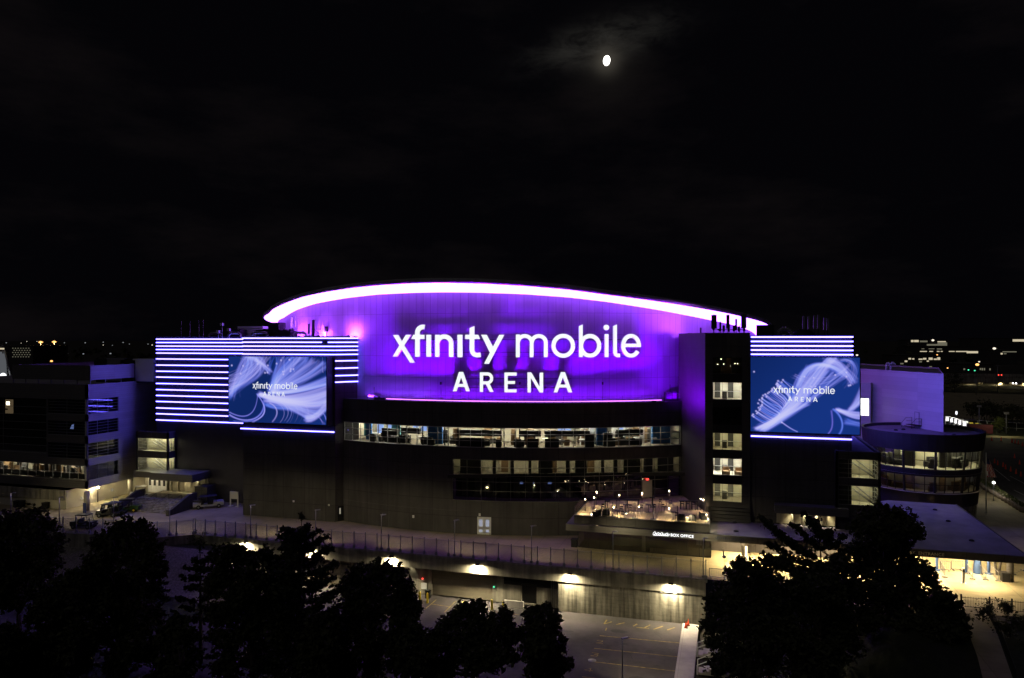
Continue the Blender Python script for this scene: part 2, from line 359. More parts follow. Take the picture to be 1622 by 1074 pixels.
def dup(src, loc, rz=0.0, label=None, group=None, s=1.0):
    def rec(o, par):
        c = o.copy(); col.objects.link(c)
        if par is not None: c.parent = par
        for k in list(o.children): rec(k, c)
        return c
    r = rec(src, None); r.location = loc; r.rotation_euler.z = rz; r.scale = (s, s, s)
    if label: r['label'] = label
    if group: r['group'] = group
    return r
def lamp(kind, loc, power, color, parent=None, d=(0, 0, -1), size=0.3, sizey=None, spot=120, blend=0.6, spread=None, local=False):
    l = bpy.data.lights.new('lamp_light', kind); l.energy = power; l.color = color
    if kind == 'AREA':
        l.shape = 'RECTANGLE'; l.size = size; l.size_y = sizey or size
        if spread: l.spread = math.radians(spread)
    else:
        l.shadow_soft_size = size
        if kind == 'SPOT': l.spot_size = math.radians(spot); l.spot_blend = blend
    o = bpy.data.objects.new('lamp_light', l); col.objects.link(o)
    off = Vector((0, 0, 0)) if (parent is None or local) else base_of(parent)
    if parent is not None: o.parent = parent
    o.location = Vector(loc) - off; o.rotation_euler = (-Vector(d)).to_track_quat('Z', 'Y').to_euler()
    return o
def sheet(name, poly, z, m, kind='structure', parent=None, **k):
    b = MB(); b.face([(p[0], p[1], z) for p in poly]); return b.build(name, m, parent, kind=kind, **k)
ORD = 'first second third fourth fifth sixth seventh eighth ninth tenth eleventh twelfth thirteenth fourteenth fifteenth sixteenth seventeenth eighteenth nineteenth twentieth twenty-first twenty-second twenty-third twenty-fourth'.split()

def facade(mb, o, u, s0, s1, z0, z1, holes=(), th=0.35):
    """wall with real openings, outer face on the line o + u*s, thickness inward (left normal of u)"""
    n = (-u[1], u[0])
    def q(a, b, z): return (o[0] + u[0] * a + n[0] * b, o[1] + u[1] * a + n[1] * b, z)
    xs = sorted({s0, s1, *[h[0] for h in holes], *[h[1] for h in holes]}); zs = sorted({z0, z1, *[h[2] for h in holes], *[h[3] for h in holes]})
    for a, b in zip(xs, xs[1:]):
        for c, d in zip(zs, zs[1:]):
            m, k = (a + b) / 2, (c + d) / 2
            if any(h[0] < m < h[1] and h[2] < k < h[3] for h in holes): continue
            mb.face([q(a, 0, c), q(b, 0, c), q(b, 0, d), q(a, 0, d)]); mb.face([q(b, th, c), q(a, th, c), q(a, th, d), q(b, th, d)])
    for h in list(holes) + [(s0, s1, z0, z1)]:
        a, b, c, d = h
        mb.face([q(a, 0, c), q(a, th, c), q(b, th, c), q(b, 0, c)]); mb.face([q(a, 0, d), q(b, 0, d), q(b, th, d), q(a, th, d)])
        mb.face([q(a, 0, c), q(a, 0, d), q(a, th, d), q(a, th, c)]); mb.face([q(b, 0, c), q(b, th, c), q(b, th, d), q(b, 0, d)])
    return mb
def window(par, o, u, s0, s1, z0, z1, nx, nz, fm='frame_metal', gm='glass', inset=0.12, w=0.07, label=None, zlines=None):
    b = MB(); zl = zlines or [z0 + (z1 - z0) * i / nz for i in range(1, nz)]
    g = w
    b.obox(o, u, s0, s1, inset, inset + g, z0, z0 + w); b.obox(o, u, s0, s1, inset, inset + g, z1 - w, z1)
    b.obox(o, u, s0, s0 + w, inset, inset + g, z0 + w, z1 - w); b.obox(o, u, s1 - w, s1, inset, inset + g, z0 + w, z1 - w)
    for i in range(1, nx):
        x = s0 + (s1 - s0) * i / nx; b.obox(o, u, x - w * .35, x + w * .35, inset + .004, inset + g - .004, z0 + w, z1 - w)
    for z in zl: b.obox(o, u, s0 + w, s1 - w, inset - .02, inset + g - .01, z - w * .3, z + w * .3)
    f = b.build('window', fm, par, label=label)
    n = (-u[1], u[0]); t = inset + g * .5
    q = lambda a, z: (o[0] + u[0] * a + n[0] * t, o[1] + u[1] * a + n[1] * t, z)
    MB().face([q(s0, z0), q(s1, z0), q(s1, z1), q(s0, z1)]).build('pane', gm, f)
    return f
def room(par, o, u, s0, s1, z0, z1, depth, seed, wall='interior_wall', light='office_light', floor='interior_floor', furn=10, nl=4, clutter=('interior_dark', 'interior_wood'), partition=True):
    """shallow lit room behind glazing: shell, lamps, fittings"""
    rnd = random.Random(seed); t0 = 0.4
    b = MB(); q = lambda a, t, z: (o[0] + u[0] * a - u[1] * t, o[1] + u[1] * a + u[0] * t, z)
    b.face([q(s0, depth, z0), q(s1, depth, z0), q(s1, depth, z1), q(s0, depth, z1)]); b.face([q(s0, t0, z1), q(s1, t0, z1), q(s1, depth, z1), q(s0, depth, z1)])
    for a in (s0, s1): b.face([q(a, t0, z0), q(a, depth, z0), q(a, depth, z1), q(a, t0, z1)])
    r = b.build('room', wall, par)
    MB().face([q(s0, t0, z0), q(s1, t0, z0), q(s1, depth, z0), q(s0, depth, z0)]).build('room_floor', floor, r)
    b = MB(); h = z1 - z0
    for i in range(nl):
        a = s0 + (s1 - s0) * (i + .5) / nl; w = min(.8, (s1 - s0) / nl * .3); b.obox(o, u, a - w, a + w, depth * .45, depth * .45 + .5, z1 - .1, z1 - .05)
    b.build('ceiling_lamp', light, r)
    if furn:
        for m in clutter:
            b = MB()
            for i in range(furn):
                a = rnd.uniform(s0 + .3, s1 - .3); t = rnd.uniform(1.2, depth - .4); w = rnd.uniform(.25, .7); hh = rnd.choice([.75, .9, 1.1, 1.1, 1.6, h * .93 if partition else 1.2])
                b.obox(o, u, max(s0 + .02, a - w), min(s1 - .02, a + w), t, t + rnd.uniform(.2, .5), z0 + .01, z0 + min(hh, h - .15))
            b.build('fittings', m, r)
    return r
# ------------------------------------------------------------------ ground, roads, terrain
LOW = -5.3; YF = 86.4                                   # service yard level, line of the plaza edge
def smooth(a, b, x):
    t = max(0, min(1, (x - a) / (b - a))); return t * t * (3 - 2 * t)
def terrain(x, y):
    z = LOW - .05
    z = max(z, LOW - .05 + 5.28 * smooth(7, 17, x)) if y < 88 else z
    if x < -58: z += 4.2 * smooth(75, 84.5, y) * smooth(-58, -66, x)
    return z
b = MB(); far = 9000
b.face([(-far, 92, -.06), (far, 92, -.06), (far, far, -.06), (-far, far, -.06)]); b.face([(-60, 87.6, -.06), (far, 87.6, -.06), (far, 92, -.06), (-60, 92, -.06)])
b.face([(10, 80, -.06), (far, 80, -.06), (far, 87.6, -.06), (10, 87.6, -.06)])
b.face([(-far, -400, LOW - .2), (far, -400, LOW - .2), (far, 87.6, LOW - .2), (-far, 87.6, LOW - .2)])
b.build('ground', 'earth', kind='structure')
b = MB(); nx, ny = 70, 36
def tv(i, j): x = -130 + 190 * i / nx; y = 20 + 66.2 * j / ny; return (x, y, terrain(x, y))
for i in range(nx):
    for j in range(ny):
        x = -130 + 190 * (i + .5) / nx
        if -57 < x < 0 and j > 24: continue
        b.face([tv(i, j), tv(i + 1, j), tv(i + 1, j + 1), tv(i, j + 1)], smooth=True)
b.build('lawn', 'grass', kind='structure')
sheet('service_yard', [(-57.5, 40), (G(1070, 1074, LOW).x - .25, 40), (G(1081, 990, LOW).x, 86.4), (-57.5, 87.4)], LOW, 'asphalt')
sheet('road', [(-130, 62), (-57.5, 62), (-57.5, 71), (-130, 71)], LOW + .004, 'asphalt')
a0, a1 = G(1081, 990, LOW), G(1107, 991, LOW)
b = MB(); b.box(a0.x, a1.x, 40, 86.2, LOW - .1, LOW + .13); b.build('sidewalk', 'walk', kind='structure')
b = MB()                                                # gravel bank below the low wall
for i in range(20):
    for j in range(8):
        q = lambda i, j: (-124 + 62.5 * i / 20, 76.2 + 7.6 * j / 8, terrain(-124 + 62.5 * i / 20, 76.2 + 7.6 * j / 8) + .05)
        b.face([q(i, j), q(i + 1, j), q(i + 1, j + 1), q(i, j + 1)], smooth=True)
b.build('gravel_bank', 'gravel', kind='structure')
# plaza: one sheet, front edge along the parapet
EDGE = [(-135, 78.4), (-100.1, 80.9), (-92, 81.8), (-75.2, 83.6), (-71.3, 86.4), (-2.4, 86.4), (9.0, 86.4), (9.0, 81.5), (60, 86.5)]
pz = [(p[0], p[1]) for p in EDGE] + [(60, 106), (45, 140), (60, 210), (-135, 210)]
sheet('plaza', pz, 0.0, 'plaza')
sheet('parking_lot', [(60.2, 104), (400, 150), (400, 330), (75, 420), (40, 300), (44, 141)], -.02, 'lot_asphalt')
b = MB()                                                # path running down to the right
pl = [G(1537, 965), G(1533, 1000), G(1548, 1040), G(1558, 1080)]; pr = [G(1560, 965), G(1578, 1000), G(1592, 1040), G(1606, 1080)]
for i in range(3): b.face([(pl[i].x, pl[i].y, .03), (pl[i + 1].x, pl[i + 1].y, .03), (pr[i + 1].x, pr[i + 1].y, .03), (pr[i].x, pr[i].y, .03)])
b.build('path', 'plaza', kind='structure')

# ------------------------------------------------------------------ retaining wall of the service yard
rw = thing('retaining_wall', 'board-marked concrete retaining wall below the plaza with roller doors and louvre', 'retaining wall', (-30, YF, LOW))
b = MB(); b.box(-60, -2.2, 86.15, 86.75, -1.75, .02); b.box(-60, -2.2, 86.08, 86.15, -.32, -.1); b.build('parapet_beam', 'concrete', rw)
b = MB(); b.box(-19.3, -2.2, 86.3, 87, LOW, -1.75); b.build('wall_panel', 'boarded_concrete', rw)
def at_wall(px, py, Y=87.1): return PY(px, py, Y)
doors = [(684, 780, 897, 952, 'roller'), (588, 640, 890, 945, 'roller'), (510, 556, 884, 937, 'roller'), (408, 460, 876, 928, 'roller')]
holes = []; xo = -60
for a, c_, t, bt, m in doors: holes.append((at_wall(a, 900).x + 60, at_wall(c_, 900).x + 60, LOW, at_wall((a + c_) / 2, t + 3).z))
lv = (at_wall(798, 905).x + 60, at_wall(883, 905).x + 60 - .1, -3.0, -1.76); dd = (at_wall(826, 940).x + 60, at_wall(850, 940).x + 60, LOW + .15, LOW + 2.55)
b = MB(); facade(b, (-60, 87.1), (1, 0), 0, 40.7, LOW, -1.75, holes + [lv, dd], .5); b.build('wall_panel', 'concrete', rw)
for h in holes:
    b = MB(); b.box(-60 + h[0], -60 + h[1], 87.35, 87.45, h[2], h[3]); b.build('roller_door', 'roller', rw)
b = MB(); b.box(-60 + lv[0], -60 + lv[1], 87.2, 87.4, lv[2], lv[3])
for i in range(6): b.face([(-60 + lv[0], 87.08, lv[2] + .2 * i), (-60 + lv[1], 87.08, lv[2] + .2 * i), (-60 + lv[1], 87.2, lv[2] + .2 * i + .14), (-60 + lv[0], 87.2, lv[2] + .2 * i + .14)])
b.build('louver', 'louver', rw)
b = MB(); b.box(-60 + dd[0], -60 + dd[1], 87.4, 87.5, dd[2], dd[3]); b.build('door', 'black_paint', rw)
b = MB()
for k in range(3): b.tube((-60 + dd[1] + 1.9 + k * .22, 86.95, LOW + .1), (-60 + dd[1] + 1.9 + k * .22, 86.95, LOW + 3.4), .05)
b.path([(-60 + dd[1] + 1.9, 86.95, LOW + 3.4), (-60 + dd[1] + 2.4, 86.95, LOW + 3.4)], .05); b.build('pipe', 'grey_metal', rw)
p1 = PY(1046, 922, 86.3); p2 = PY(1046, 937, 86.3); p3 = PY(1107, 942, 86.3)
b = MB(); b.path([(p1.x, 86.25, p1.z), (p2.x, 86.25, p2.z), (p3.x, 86.25, p2.z)], .06); b.build('conduit', 'grey_metal', rw)
b = MB(); b.box(at_wall(672, 925).x - .4, at_wall(672, 925).x + .35, 87.04, 87.09, at_wall(672, 933).z, at_wall(672, 923).z); b.build('notice_board', 'white_metal', rw)
for px, py, m in ((670, 916, 'red_exit'), (783, 929, 'green_signal')):
    p = at_wall(px, py); MB().ball((p.x, 86.95, p.z), .11).build('signal_light', m, rw)
# low wall on the left, above the gravel bank
lw = thing('boundary_wall', 'low concrete wall carrying the mesh fence above the gravel bank', 'wall', (-90, 83, -2))
b = MB()
for (x0, y0), (x1, y1) in zip(EDGE[:5], EDGE[1:5]):
    u = Vector((x1 - x0, y1 - y0)); ln = u.length; u.normalize(); b.obox((x0, y0), u, 0, ln, -.35, .02, -2.6, .02)
b.build('wall_panel', 'concrete', lw)
b = MB(); b.box(-71.2, -60, 86.15, 86.75, -2.8, .02); b.build('wall_panel', 'concrete', lw)
b = MB(); b.obox((-59.6, 74), (0, 1), 0, 12.8, 0, .4, LOW, -1.7); b.build('wing_wall', 'concrete', lw)

# mesh fence along the plaza edge
fe = thing('mesh_fence', 'tall wire mesh fence on steel posts along the plaza edge', 'fence', (-40, YF, 0))
posts = []
FL = [(-71.3, 86.45), (-2.2, 86.45)]
n = 42
for i in range(n + 1): posts.append((-71.3 + 69.1 * i / n, 86.45, (1, 0)))
left = EDGE[:5]; lp = []
for (x0, y0), (x1, y1) in zip(left, left[1:]):
    ln = math.hypot(x1 - x0, y1 - y0); k = max(1, round(ln / 2.05)); u = ((x1 - x0) / ln, (y1 - y0) / ln)
    for i in range(k): lp.append((x0 + (x1 - x0) * i / k, y0 + (y1 - y0) * i / k, u))
lp.append((-71.55, 86.3, (0.6, 0.8)))
FH = 2.0
for x, y, u in [p for p in lp if p[0] > -104] + posts:
    b = MB(); b.obox((x, y), u, -.045, .045, -.045, .045, .3, FH + .12); b.obox((x, y), u, -.05, .05, -.05, .05, FH + .12, FH + .22); b.xprism([(-.22, -.35), (.1, -.35), (.1, .42), (-.05, .42)], -.16, .16, (x, y, 0), u)
    b.build('post', 'grey_metal', fe)
def fence_run(ps, name):
    b = MB(); r = MB(); r2_ = MB()
    for (x0, y0, _), (x1, y1, _) in zip(ps, ps[1:]):
        u = Vector((x1 - x0, y1 - y0)); ln = u.length; u.normalize()
        b.face([(x0, y0, .12), (x1, y1, .12), (x1, y1, FH), (x0, y0, FH)])
        r.obox((x0, y0), u, 0, ln, -.02, .02, FH, FH + .04); r2_.obox((x0, y0), u, 0, ln, -.03, .03, .06, .12)
    b.build('mesh_panel', 'wire_mesh', fe); r.build('top_rail', 'frame_metal', fe); r2_.build('bottom_rail', 'frame_metal', fe)
fence_run(lp, 'l'); fence_run(posts, 'r')

# ------------------------------------------------------------------ the arena
ar = thing('arena_building', 'huge arena with glowing purple drum, curved roof and light-striped wings', 'arena', (-40, 98, 0))
E1 = (-40.0, 154.0, 57.0, 57.0); E2 = (-40.0, 136.1, 45.0, 37.0)
def hit(E, px, off=0.0):
    r = ray(px, 537); a, b_ = E[2] + off, E[3] + off
    ox, oy = -E[0] / a, -E[1] / b_; dx, dy = r.x / a, r.y / b_
    A = dx * dx + dy * dy; B = ox * dx + oy * dy; C = ox * ox + oy * oy - 1; D = B * B - A * C
    if D < 0: D = 0
    t = (-B - math.sqrt(D)) / A
    return math.atan2(ox + dx * t, -(oy + dy * t)), t
def interp(tab, x):
    if x <= tab[0][0]: return tab[0][1]
    for (a, b_), (c, d) in zip(tab, tab[1:]):
        if x <= c:
            t = (x - a) / (c - a); return b_ + (d - b_) * t
    return tab[-1][1]
EO = 2.4
outer_px = [(426, 497), (432, 490.5), (440, 486), (450, 481.5), (480, 470.5), (520, 462), (560, 456), (600, 452), (650, 449), (700, 448), (760, 449.2), (830, 453), (900, 459), (960, 467), (1040, 477.5), (1120, 490.5), (1180, 503), (1218, 516)]
inner_px = [(450, 503), (470, 491), (500, 481), (550, 472), (600, 466.5), (650, 464), (700, 463), (760, 463.5), (830, 466), (900, 471), (960, 478), (1000, 484), (1040, 490.5), (1080, 498), (1120, 506)]
def table(pxs, off):
    t = []
    for px, py in pxs:
        p, d = hit(E2, px, off); t.append((p, H + (537 - py) * d / F))
    return t
ZO = table(outer_px, EO); ZI = table(inner_px, 0.0)
ZO = [(-math.pi, 28.0), (ZO[0][0] - .6, ZO[0][1] - 1.5)] + ZO + [(ZO[-1][0] + .4, ZO[-1][1] - 1.5), (math.pi, 28.0)]
ZI = [(-math.pi, 27.0), (ZI[0][0] - .6, ZI[0][1] - 1.6)] + ZI + [(ZI[-1][0] + .5, ZI[-1][1] - 2.2), (math.pi, 27.0)]
zo = lambda p: interp(ZO, p)
zi = lambda p: min(interp(ZI, p), interp(ZO, p) - .25)
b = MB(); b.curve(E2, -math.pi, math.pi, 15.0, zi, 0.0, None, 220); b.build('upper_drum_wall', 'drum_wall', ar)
b = MB(); NN = 260
for i in range(NN):
    p, q = -math.pi + 2 * math.pi * i / NN, -math.pi + 2 * math.pi * (i + 1) / NN
    A = [(*ell(E2, p, 0), zi(p)), (*ell(E2, q, 0), zi(q)), (*ell(E2, q, EO), zo(q)), (*ell(E2, p, EO), zo(p))]
    b.face(list(reversed(A)), smooth=True)
sof = b.build('lit_soffit', 'soffit_glow', ar)  # soffit surface itself glows, in place of LED light thrown on it
b = MB()
ring = [(EO + .05, 0.02), (EO + .25, .12), (EO + .2, .62), (EO - .4, .75), (-8, 1.0), (-20, 1.6), (-34, 2.0)]
for i in range(NN):
    p, q = -math.pi + 2 * math.pi * i / NN, -math.pi + 2 * math.pi * (i + 1) / NN
    def rp(a, k):
        off, dz = ring[k]; x, y = ell(E2, a, off); w = max(0, min(1, (EO - off) / 36)); return (x, y, zo(a) * (1 - w) + 34.0 * w + dz)
    for k in range(len(ring) - 1): b.face([rp(p, k), rp(q, k), rp(q, k + 1), rp(p, k + 1)], smooth=True)
b.build('roof', 'roofing', ar)
# lower drum with two window bands
PA, PB = -.2845, .660
zb = 18.4
W1 = (-.268, .634, 12.1, 14.97); W2 = (hit(E1, 717)[0], .634, 4.65, 10.5)
b = MB()
b.curve(E1, PA, PB, 14.97, zb, 0, -.5, 60); b.curve(E1, PA, PB, 10.5, 12.1, 0, -.5, 60); b.curve(E1, PA, PB, 0, 4.65, 0, -.5, 60)
b.curve(E1, PA, W1[0], 12.1, 14.97, 0, -.5, 2); b.curve(E1, W1[1], PB, 12.1, 14.97, 0, -.5, 2)
b.curve(E1, PA, W2[0], 4.65, 10.5, 0, -.5, 20); b.curve(E1, W2[1], PB, 4.65, 10.5, 0, -.5, 2)
b.curve(E1, PA, PB, 3.1, 3.2, .06, .002, 60)
b.build('drum_wall', 'facade', ar)
b = MB()
for i in range(60):
    p, q = PA + (PB - PA) * i / 60, PA + (PB - PA) * (i + 1) / 60
    b.face([(*ell(E1, p, -.5), 18.1), (*ell(E1, q, -.5), 18.1), (*ell(E1, q, -7), 18.1), (*ell(E1, p, -7), 18.1)])
b.build('terrace_floor', 'roofing', ar)
b = MB(); b.curve(E1, hit(E1, 612, -.9)[0], hit(E1, 1048, -.9)[0], 18.5, 18.58, -.85, -.97, 60); b.build('light_strip', 'base_led', ar)
b = MB()
for i in range(34):
    p = hit(E1, 600, -.5)[0] + (hit(E1, 1060, -.5)[0] - hit(E1, 600, -.5)[0]) * i / 33; x, y = ell(E1, p, -.75); b.obox((x, y), (math.cos(p), math.sin(p)), -.12, .12, -.1, .1, 18.1, 18.46)
b.build('light_brackets', 'dark_metal', ar)
b = MB()
pp = [hit(E1, 612 + (1048 - 612) * i / 14, -1.4)[0] for i in range(15)]
for p in pp: x, y = ell(E1, p, -1.4); b.tube((x, y, 18.1), (x, y, 19.2), .02, n=4)
for z in (18.7, 19.2):
    b.path([(*ell(E1, p, -1.4), z) for p in pp], .015, n=4)
b.build('guard_rail', 'dark_metal', ar)
def curved_window(w, nx, zl, seed):
    f = MB(); p0, p1, z0, z1 = w; mw = .04 if seed == 1 else .02
    f.curve(E1, p0, p1, z0, z0 + .1, .03, -.16, 50); f.curve(E1, p0, p1, z1 - .1, z1, .03, -.16, 50)
    for z in zl: f.curve(E1, p0, p1, z - .035, z + .035, -.04, -.14, 50)
    for i in range(nx + 1):
        p = p0 + (p1 - p0) * i / nx; x, y = ell(E1, p, -.1); f.obox((x, y), (math.cos(p), math.sin(p)), -mw, mw, -.055, .055, z0 + .1, z1 - .1)
    fr = f.build('window_band', 'frame_metal' if seed == 1 else 'facade_metal', ar)
    MB().curve(E1, p0, p1, z0, z1, -.1, None, 50).build('pane', 'dark_glass' if seed == 2 else 'glass', fr)
    return fr
rnd = random.Random(4)
def seg_box(b, E, p0, p1, o0, o1, z0, z1): b.curve(E, p0, p1, z0, z1, o0, o1, 2)
def curved_room(w, depth, wall, light, nl, lsz):
    p0, p1, z0, z1 = w; p0 -= .004; p1 += .004
    b = MB(); b.curve(E1, p0, p1, z0, z1, -depth, None, 40)
    for i in range(40):
        p, q = p0 + (p1 - p0) * i / 40, p0 + (p1 - p0) * (i + 1) / 40
        b.face([(*ell(E1, p, -.51), z1 + .3), (*ell(E1, q, -.51), z1 + .3), (*ell(E1, q, -depth), z1 + .3), (*ell(E1, p, -depth), z1 + .3)])
    for p in (p0, p1): b.face([(*ell(E1, p, -.51), z0), (*ell(E1, p, -depth), z0), (*ell(E1, p, -depth), z1), (*ell(E1, p, -.51), z1)])
    r = b.build('room', wall, ar)
    b = MB()
    for i in range(40):
        p, q = p0 + (p1 - p0) * i / 40, p0 + (p1 - p0) * (i + 1) / 40
        b.face([(*ell(E1, p, -.51), z0), (*ell(E1, q, -.51), z0), (*ell(E1, q, -depth), z0), (*ell(E1, p, -depth), z0)])
    b.build('room_floor', 'interior_floor', r)
    b = MB()
    for i in range(nl):
        p = p0 + (p1 - p0) * (i + .5) / nl; x, y = ell(E1, p, -depth * .55); b.obox((x, y), (math.cos(p), math.sin(p)), -lsz, lsz, -.3, .3, z1 + .18, z1 + .24)
    b.build('ceiling_lamp', light, r)
    return r
curved_window(W1, 32, (13.05, 14.0), 1)
r1 = curved_room((W1[0], W1[1], 12.0, 15.0), 6.5, 'interior_wall', 'hall_light', 20, .6)
def fit(r, m, items, E=E1):
    b = MB()
    for p, w, o, dp, z0, z1 in items: x, y = ell(E, p, o); b.obox((x, y), (math.cos(p), math.sin(p)), -w / 2, w / 2, -dp / 2, dp / 2, z0, z1)
    b.build('fittings', m, r)
ru = lambda a, c: rnd.uniform(a, c)
P0, P1 = W1[0], W1[1]
at_px = lambda px: hit(E1, px, -1)[0]
fit(r1, 'interior_blue', [(at_px(px), w, -3, .3, 12.02, 14.9) for px, w in ((571, 1.0), (680, 2.0), (690, .6), (960, 1.6), (1058, 3.0), (1078, 2.2))])
fit(r1, 'interior_teal', [(at_px(px), w, -3.4, .3, 12.4, 14.6) for px, w in ((563, .6), (613, 1.4))])
fit(r1, 'interior_dark', [(ru(P0 + .06, P1 - .02), ru(.5, 1.8), ru(-5.2, -1.6), .5, 12.02, 12 + rnd.choice([.8, .9, 1.0, 1.1, 1.9])) for i in range(60)] + [(at_px(px), w, -2.2, .8, 13.5, 14.3) for px, w in ((745, 4.4), (775, 3), (900, 6.4), (840, 3), (1000, 3.4), (1010, 2.4), (645, 3.0))])
fit(r1, 'interior_dark', [(ru(P0 + .02, P1 - .02), .14, ru(-3, -1.0), .14, 12.02, 15.0) for i in range(10)] + [(at_px(px), w, -1.8, .5, 12.02, 13.2) for px, w in ((745, 3.8), (843, 1.6), (875, 2.0), (970, 1.2))])
fit(r1, 'interior_wood', [(ru(P0 + .2, P1 - .02), ru(.3, 1.2), ru(-5.8, -2.6), .4, 12.02, 12 + rnd.choice([.9, 1.1, 2.3, 2.9])) for i in range(26)])
fit(r1, 'white_metal', [(ru(P0, P1), ru(.3, 1.4), ru(-4.5, -1.5), .4, 12.9, 13.0) for i in range(24)] + [(at_px(px), .7, -4, .7, 12.02, 15) for px in (930, 945, 985, 1005, 1030)])
fit(r1, 'cool_tv', [(at_px(px), .9, -4.5, .06, 13.6, 14.3) for px in (596, 640, 655, 905, 893, 1000)] + [(at_px(580), 1.2, -4.4, .06, 12.8, 14.3)])
curved_window(W2, 16, (6.05, 7.35, 8.2, 9.35), 2)
r2 = curved_room((W2[0], W2[1], 8.0, 10.5), 4.5, 'interior_wall', 'stair_light', 12, .5)
fit(r2, 'interior_dark', [(W2[0] + (W2[1] - W2[0]) * t, w, -2.5, .4, 8.02, 10.6) for t, w in ((.06, 3.0), (.17, .5), (.25, .5), (.33, .4), (.40, 2.0), (.50, .5), (.56, 1.6), (.66, .4), (.72, .5), (.80, 2.4), (.88, 1.2), (.97, 2.4))] + [(W2[0] + (W2[1] - W2[0]) * .5, 34, -.9, .3, 8.0, 8.5)])
fit(r2, 'interior_wood', [(W2[0] + (W2[1] - W2[0]) * t, 1.0, -4.3, .2, 8.02, 10.2) for t in (.21, .44, .62)])
b = MB(); b.curve(E1, W2[0] - .01, W2[1], 4.5, 8.0, -3.2, None, 30); b.build('room', 'interior_dark', ar)
fit(ar, 'cool_tv', [(W2[0] + (W2[1] - W2[0]) * t, .5, -3.0, .06, 6.6, 6.85) for t in (.29, .34, .42)])
fit(ar, 'facade_metal', [(W2[0] + (W2[1] - W2[0]) * (.03 + .06 * k), .9, -2.9, .3, 4.7, 7.4) for k in range(9)])
# double door in the drum, small vents
p = hit(E1, 767)[0]; o = ell(E1, p, .04); u = (math.cos(p), math.sin(p))
b = MB(); b.obox(o, u, -.98, .98, -.02, .1, 0.02, 2.45); dr = b.build('door', 'white_metal', ar)
b = MB(); b.obox(o, u, -.72, -.22, -.05, -.021, 1.15, 2.1); b.obox(o, u, .22, .72, -.05, -.021, 1.15, 2.1); b.obox(o, u, -.7, -.24, -.05, -.021, .35, .7); b.obox(o, u, .24, .7, -.05, -.021, .35, .7); b.build('door_window', 'lit_door_glass', dr)
b = MB(); b.obox(o, u, -.03, .0, -.06, -.02, .95, 1.15); b.build('handle', 'dark_metal', dr)
for px, py in ((655, 818), (760, 815)):
    p = hit(E1, px)[0]; x, y = ell(E1, p, .05); d = hit(E1, px)[1]; z = H - (py - 537) * d / F; MB().obox((x, y), (math.cos(p), math.sin(p)), -.13, .13, -.1, .06, z - .18, z + .18).build('wall_box', 'white_metal', ar)

# wings -----------------------------------------------------------
TOP = 27.72
xl = PY(248, 600, 105).x
b = MB()
facade(b, (xl, 105), (1, 0), 0, -72 - xl, 0, TOP, [(PY(226, 700, 105).x - xl, PY(262, 700, 105).x - xl, 0, 3.6)] if False else [], .4)
b.face([(xl, 130, 0), (xl, 105, 0), (xl, 105, TOP), (xl, 130, TOP)]); b.face([(-72, 105.0, 0), (-72, 98.4, 0), (-72, 98.4, TOP), (-72, 105.0, TOP)])
b.build('wing_wall', 'led_wall', ar)
xs = [-56.0, 98.0]; pj = hit(E2, 568); J = (-53.7, 101.1)
b = MB(); facade(b, (-72, 98), (1, 0), 0, 16, 0, TOP, [], .4)
dw = PY(539, 815, 98.4)
b.face([(-56, 98, 0), (J[0], J[1], 0), (J[0], J[1], TOP), (-56, 98, TOP)])
b.build('wing_wall', 'facade', ar)
b = MB(); b.box(xl, -72.0, 105.4, 130, TOP - .5, TOP - .35); b.box(-72, -56, 98.4, 118, TOP - .5, TOP - .35); b.face([(-56, 98, TOP - .36), J + (TOP - .36,), (-54, 118, TOP - .36), (-56, 118, TOP - .36)]); b.build('wing_roof', 'roofing', ar)
strip_px = [537.2, 542.6, 548.2, 553.6, 559.2, 568.5, 578.2, 587.9, 597.2, 607.3, 617, 626.3, 635.8, 646, 655.2, 665]
def strip(pts, m='strip_led', w=.08, name='light_strip'):
    b = MB()
    for a, c in zip(pts, pts[1:]):
        d = Vector((c[0] - a[0], c[1] - a[1])); ln = d.length; d.normalize(); b.obox((a[0], a[1]), d, 0, ln, -.14, -.02, a[2] - w, a[2] + w)
    return b.build(name, m, ar)
for y in strip_px: z = PY(248, y, 105).z; strip([(xl, 105, z), (-72.05, 105, z)])
px_top = [535.7, 542, 548.2, 554.2, 560.6]
dJ = Vector((J[0] + 56, J[1] - 98)).normalized()
for i, y in enumerate(px_top):
    z = PY(378, y, 98).z
    if i == 1: strip([(-72.1, 98, z), (PY(510, y, 98).x, 98, z)]); strip([(PY(520, y, 98).x, 98, z), (-56, 98, z), (J[0], J[1], z)])
    else: strip([(-72.1, 98, z), (-56, 98, z), (J[0], J[1], z)])
for y in (571.8, 583.4, 595.2, 605.4): z = PY(530, y, 98).z; strip([(-56, 98, z), (J[0], J[1], z)])
z = PY(376, 678.3, 98).z; strip([(-72.4, 98, z), (-56.1, 98, z)])
# service door at the foot of the left wing's return wall
b = MB(); b.obox((-56, 98), dJ, .4, 1.5, -.06, .0, .02, 2.3); d2 = b.build('door', 'black_paint', ar); b = MB(); b.obox((-56, 98), dJ, .65, .85, -.08, -.061, 1.1, 2.0); b.build('door_window', 'lit_panel', d2)
for px, py in ((465, 794), (521, 800)): p = PY(px, py, 97.95); MB().box(p.x - .12, p.x + .12, 97.88, 97.999, p.z - .12, p.z + .12).build('wall_box', 'white_metal', ar)

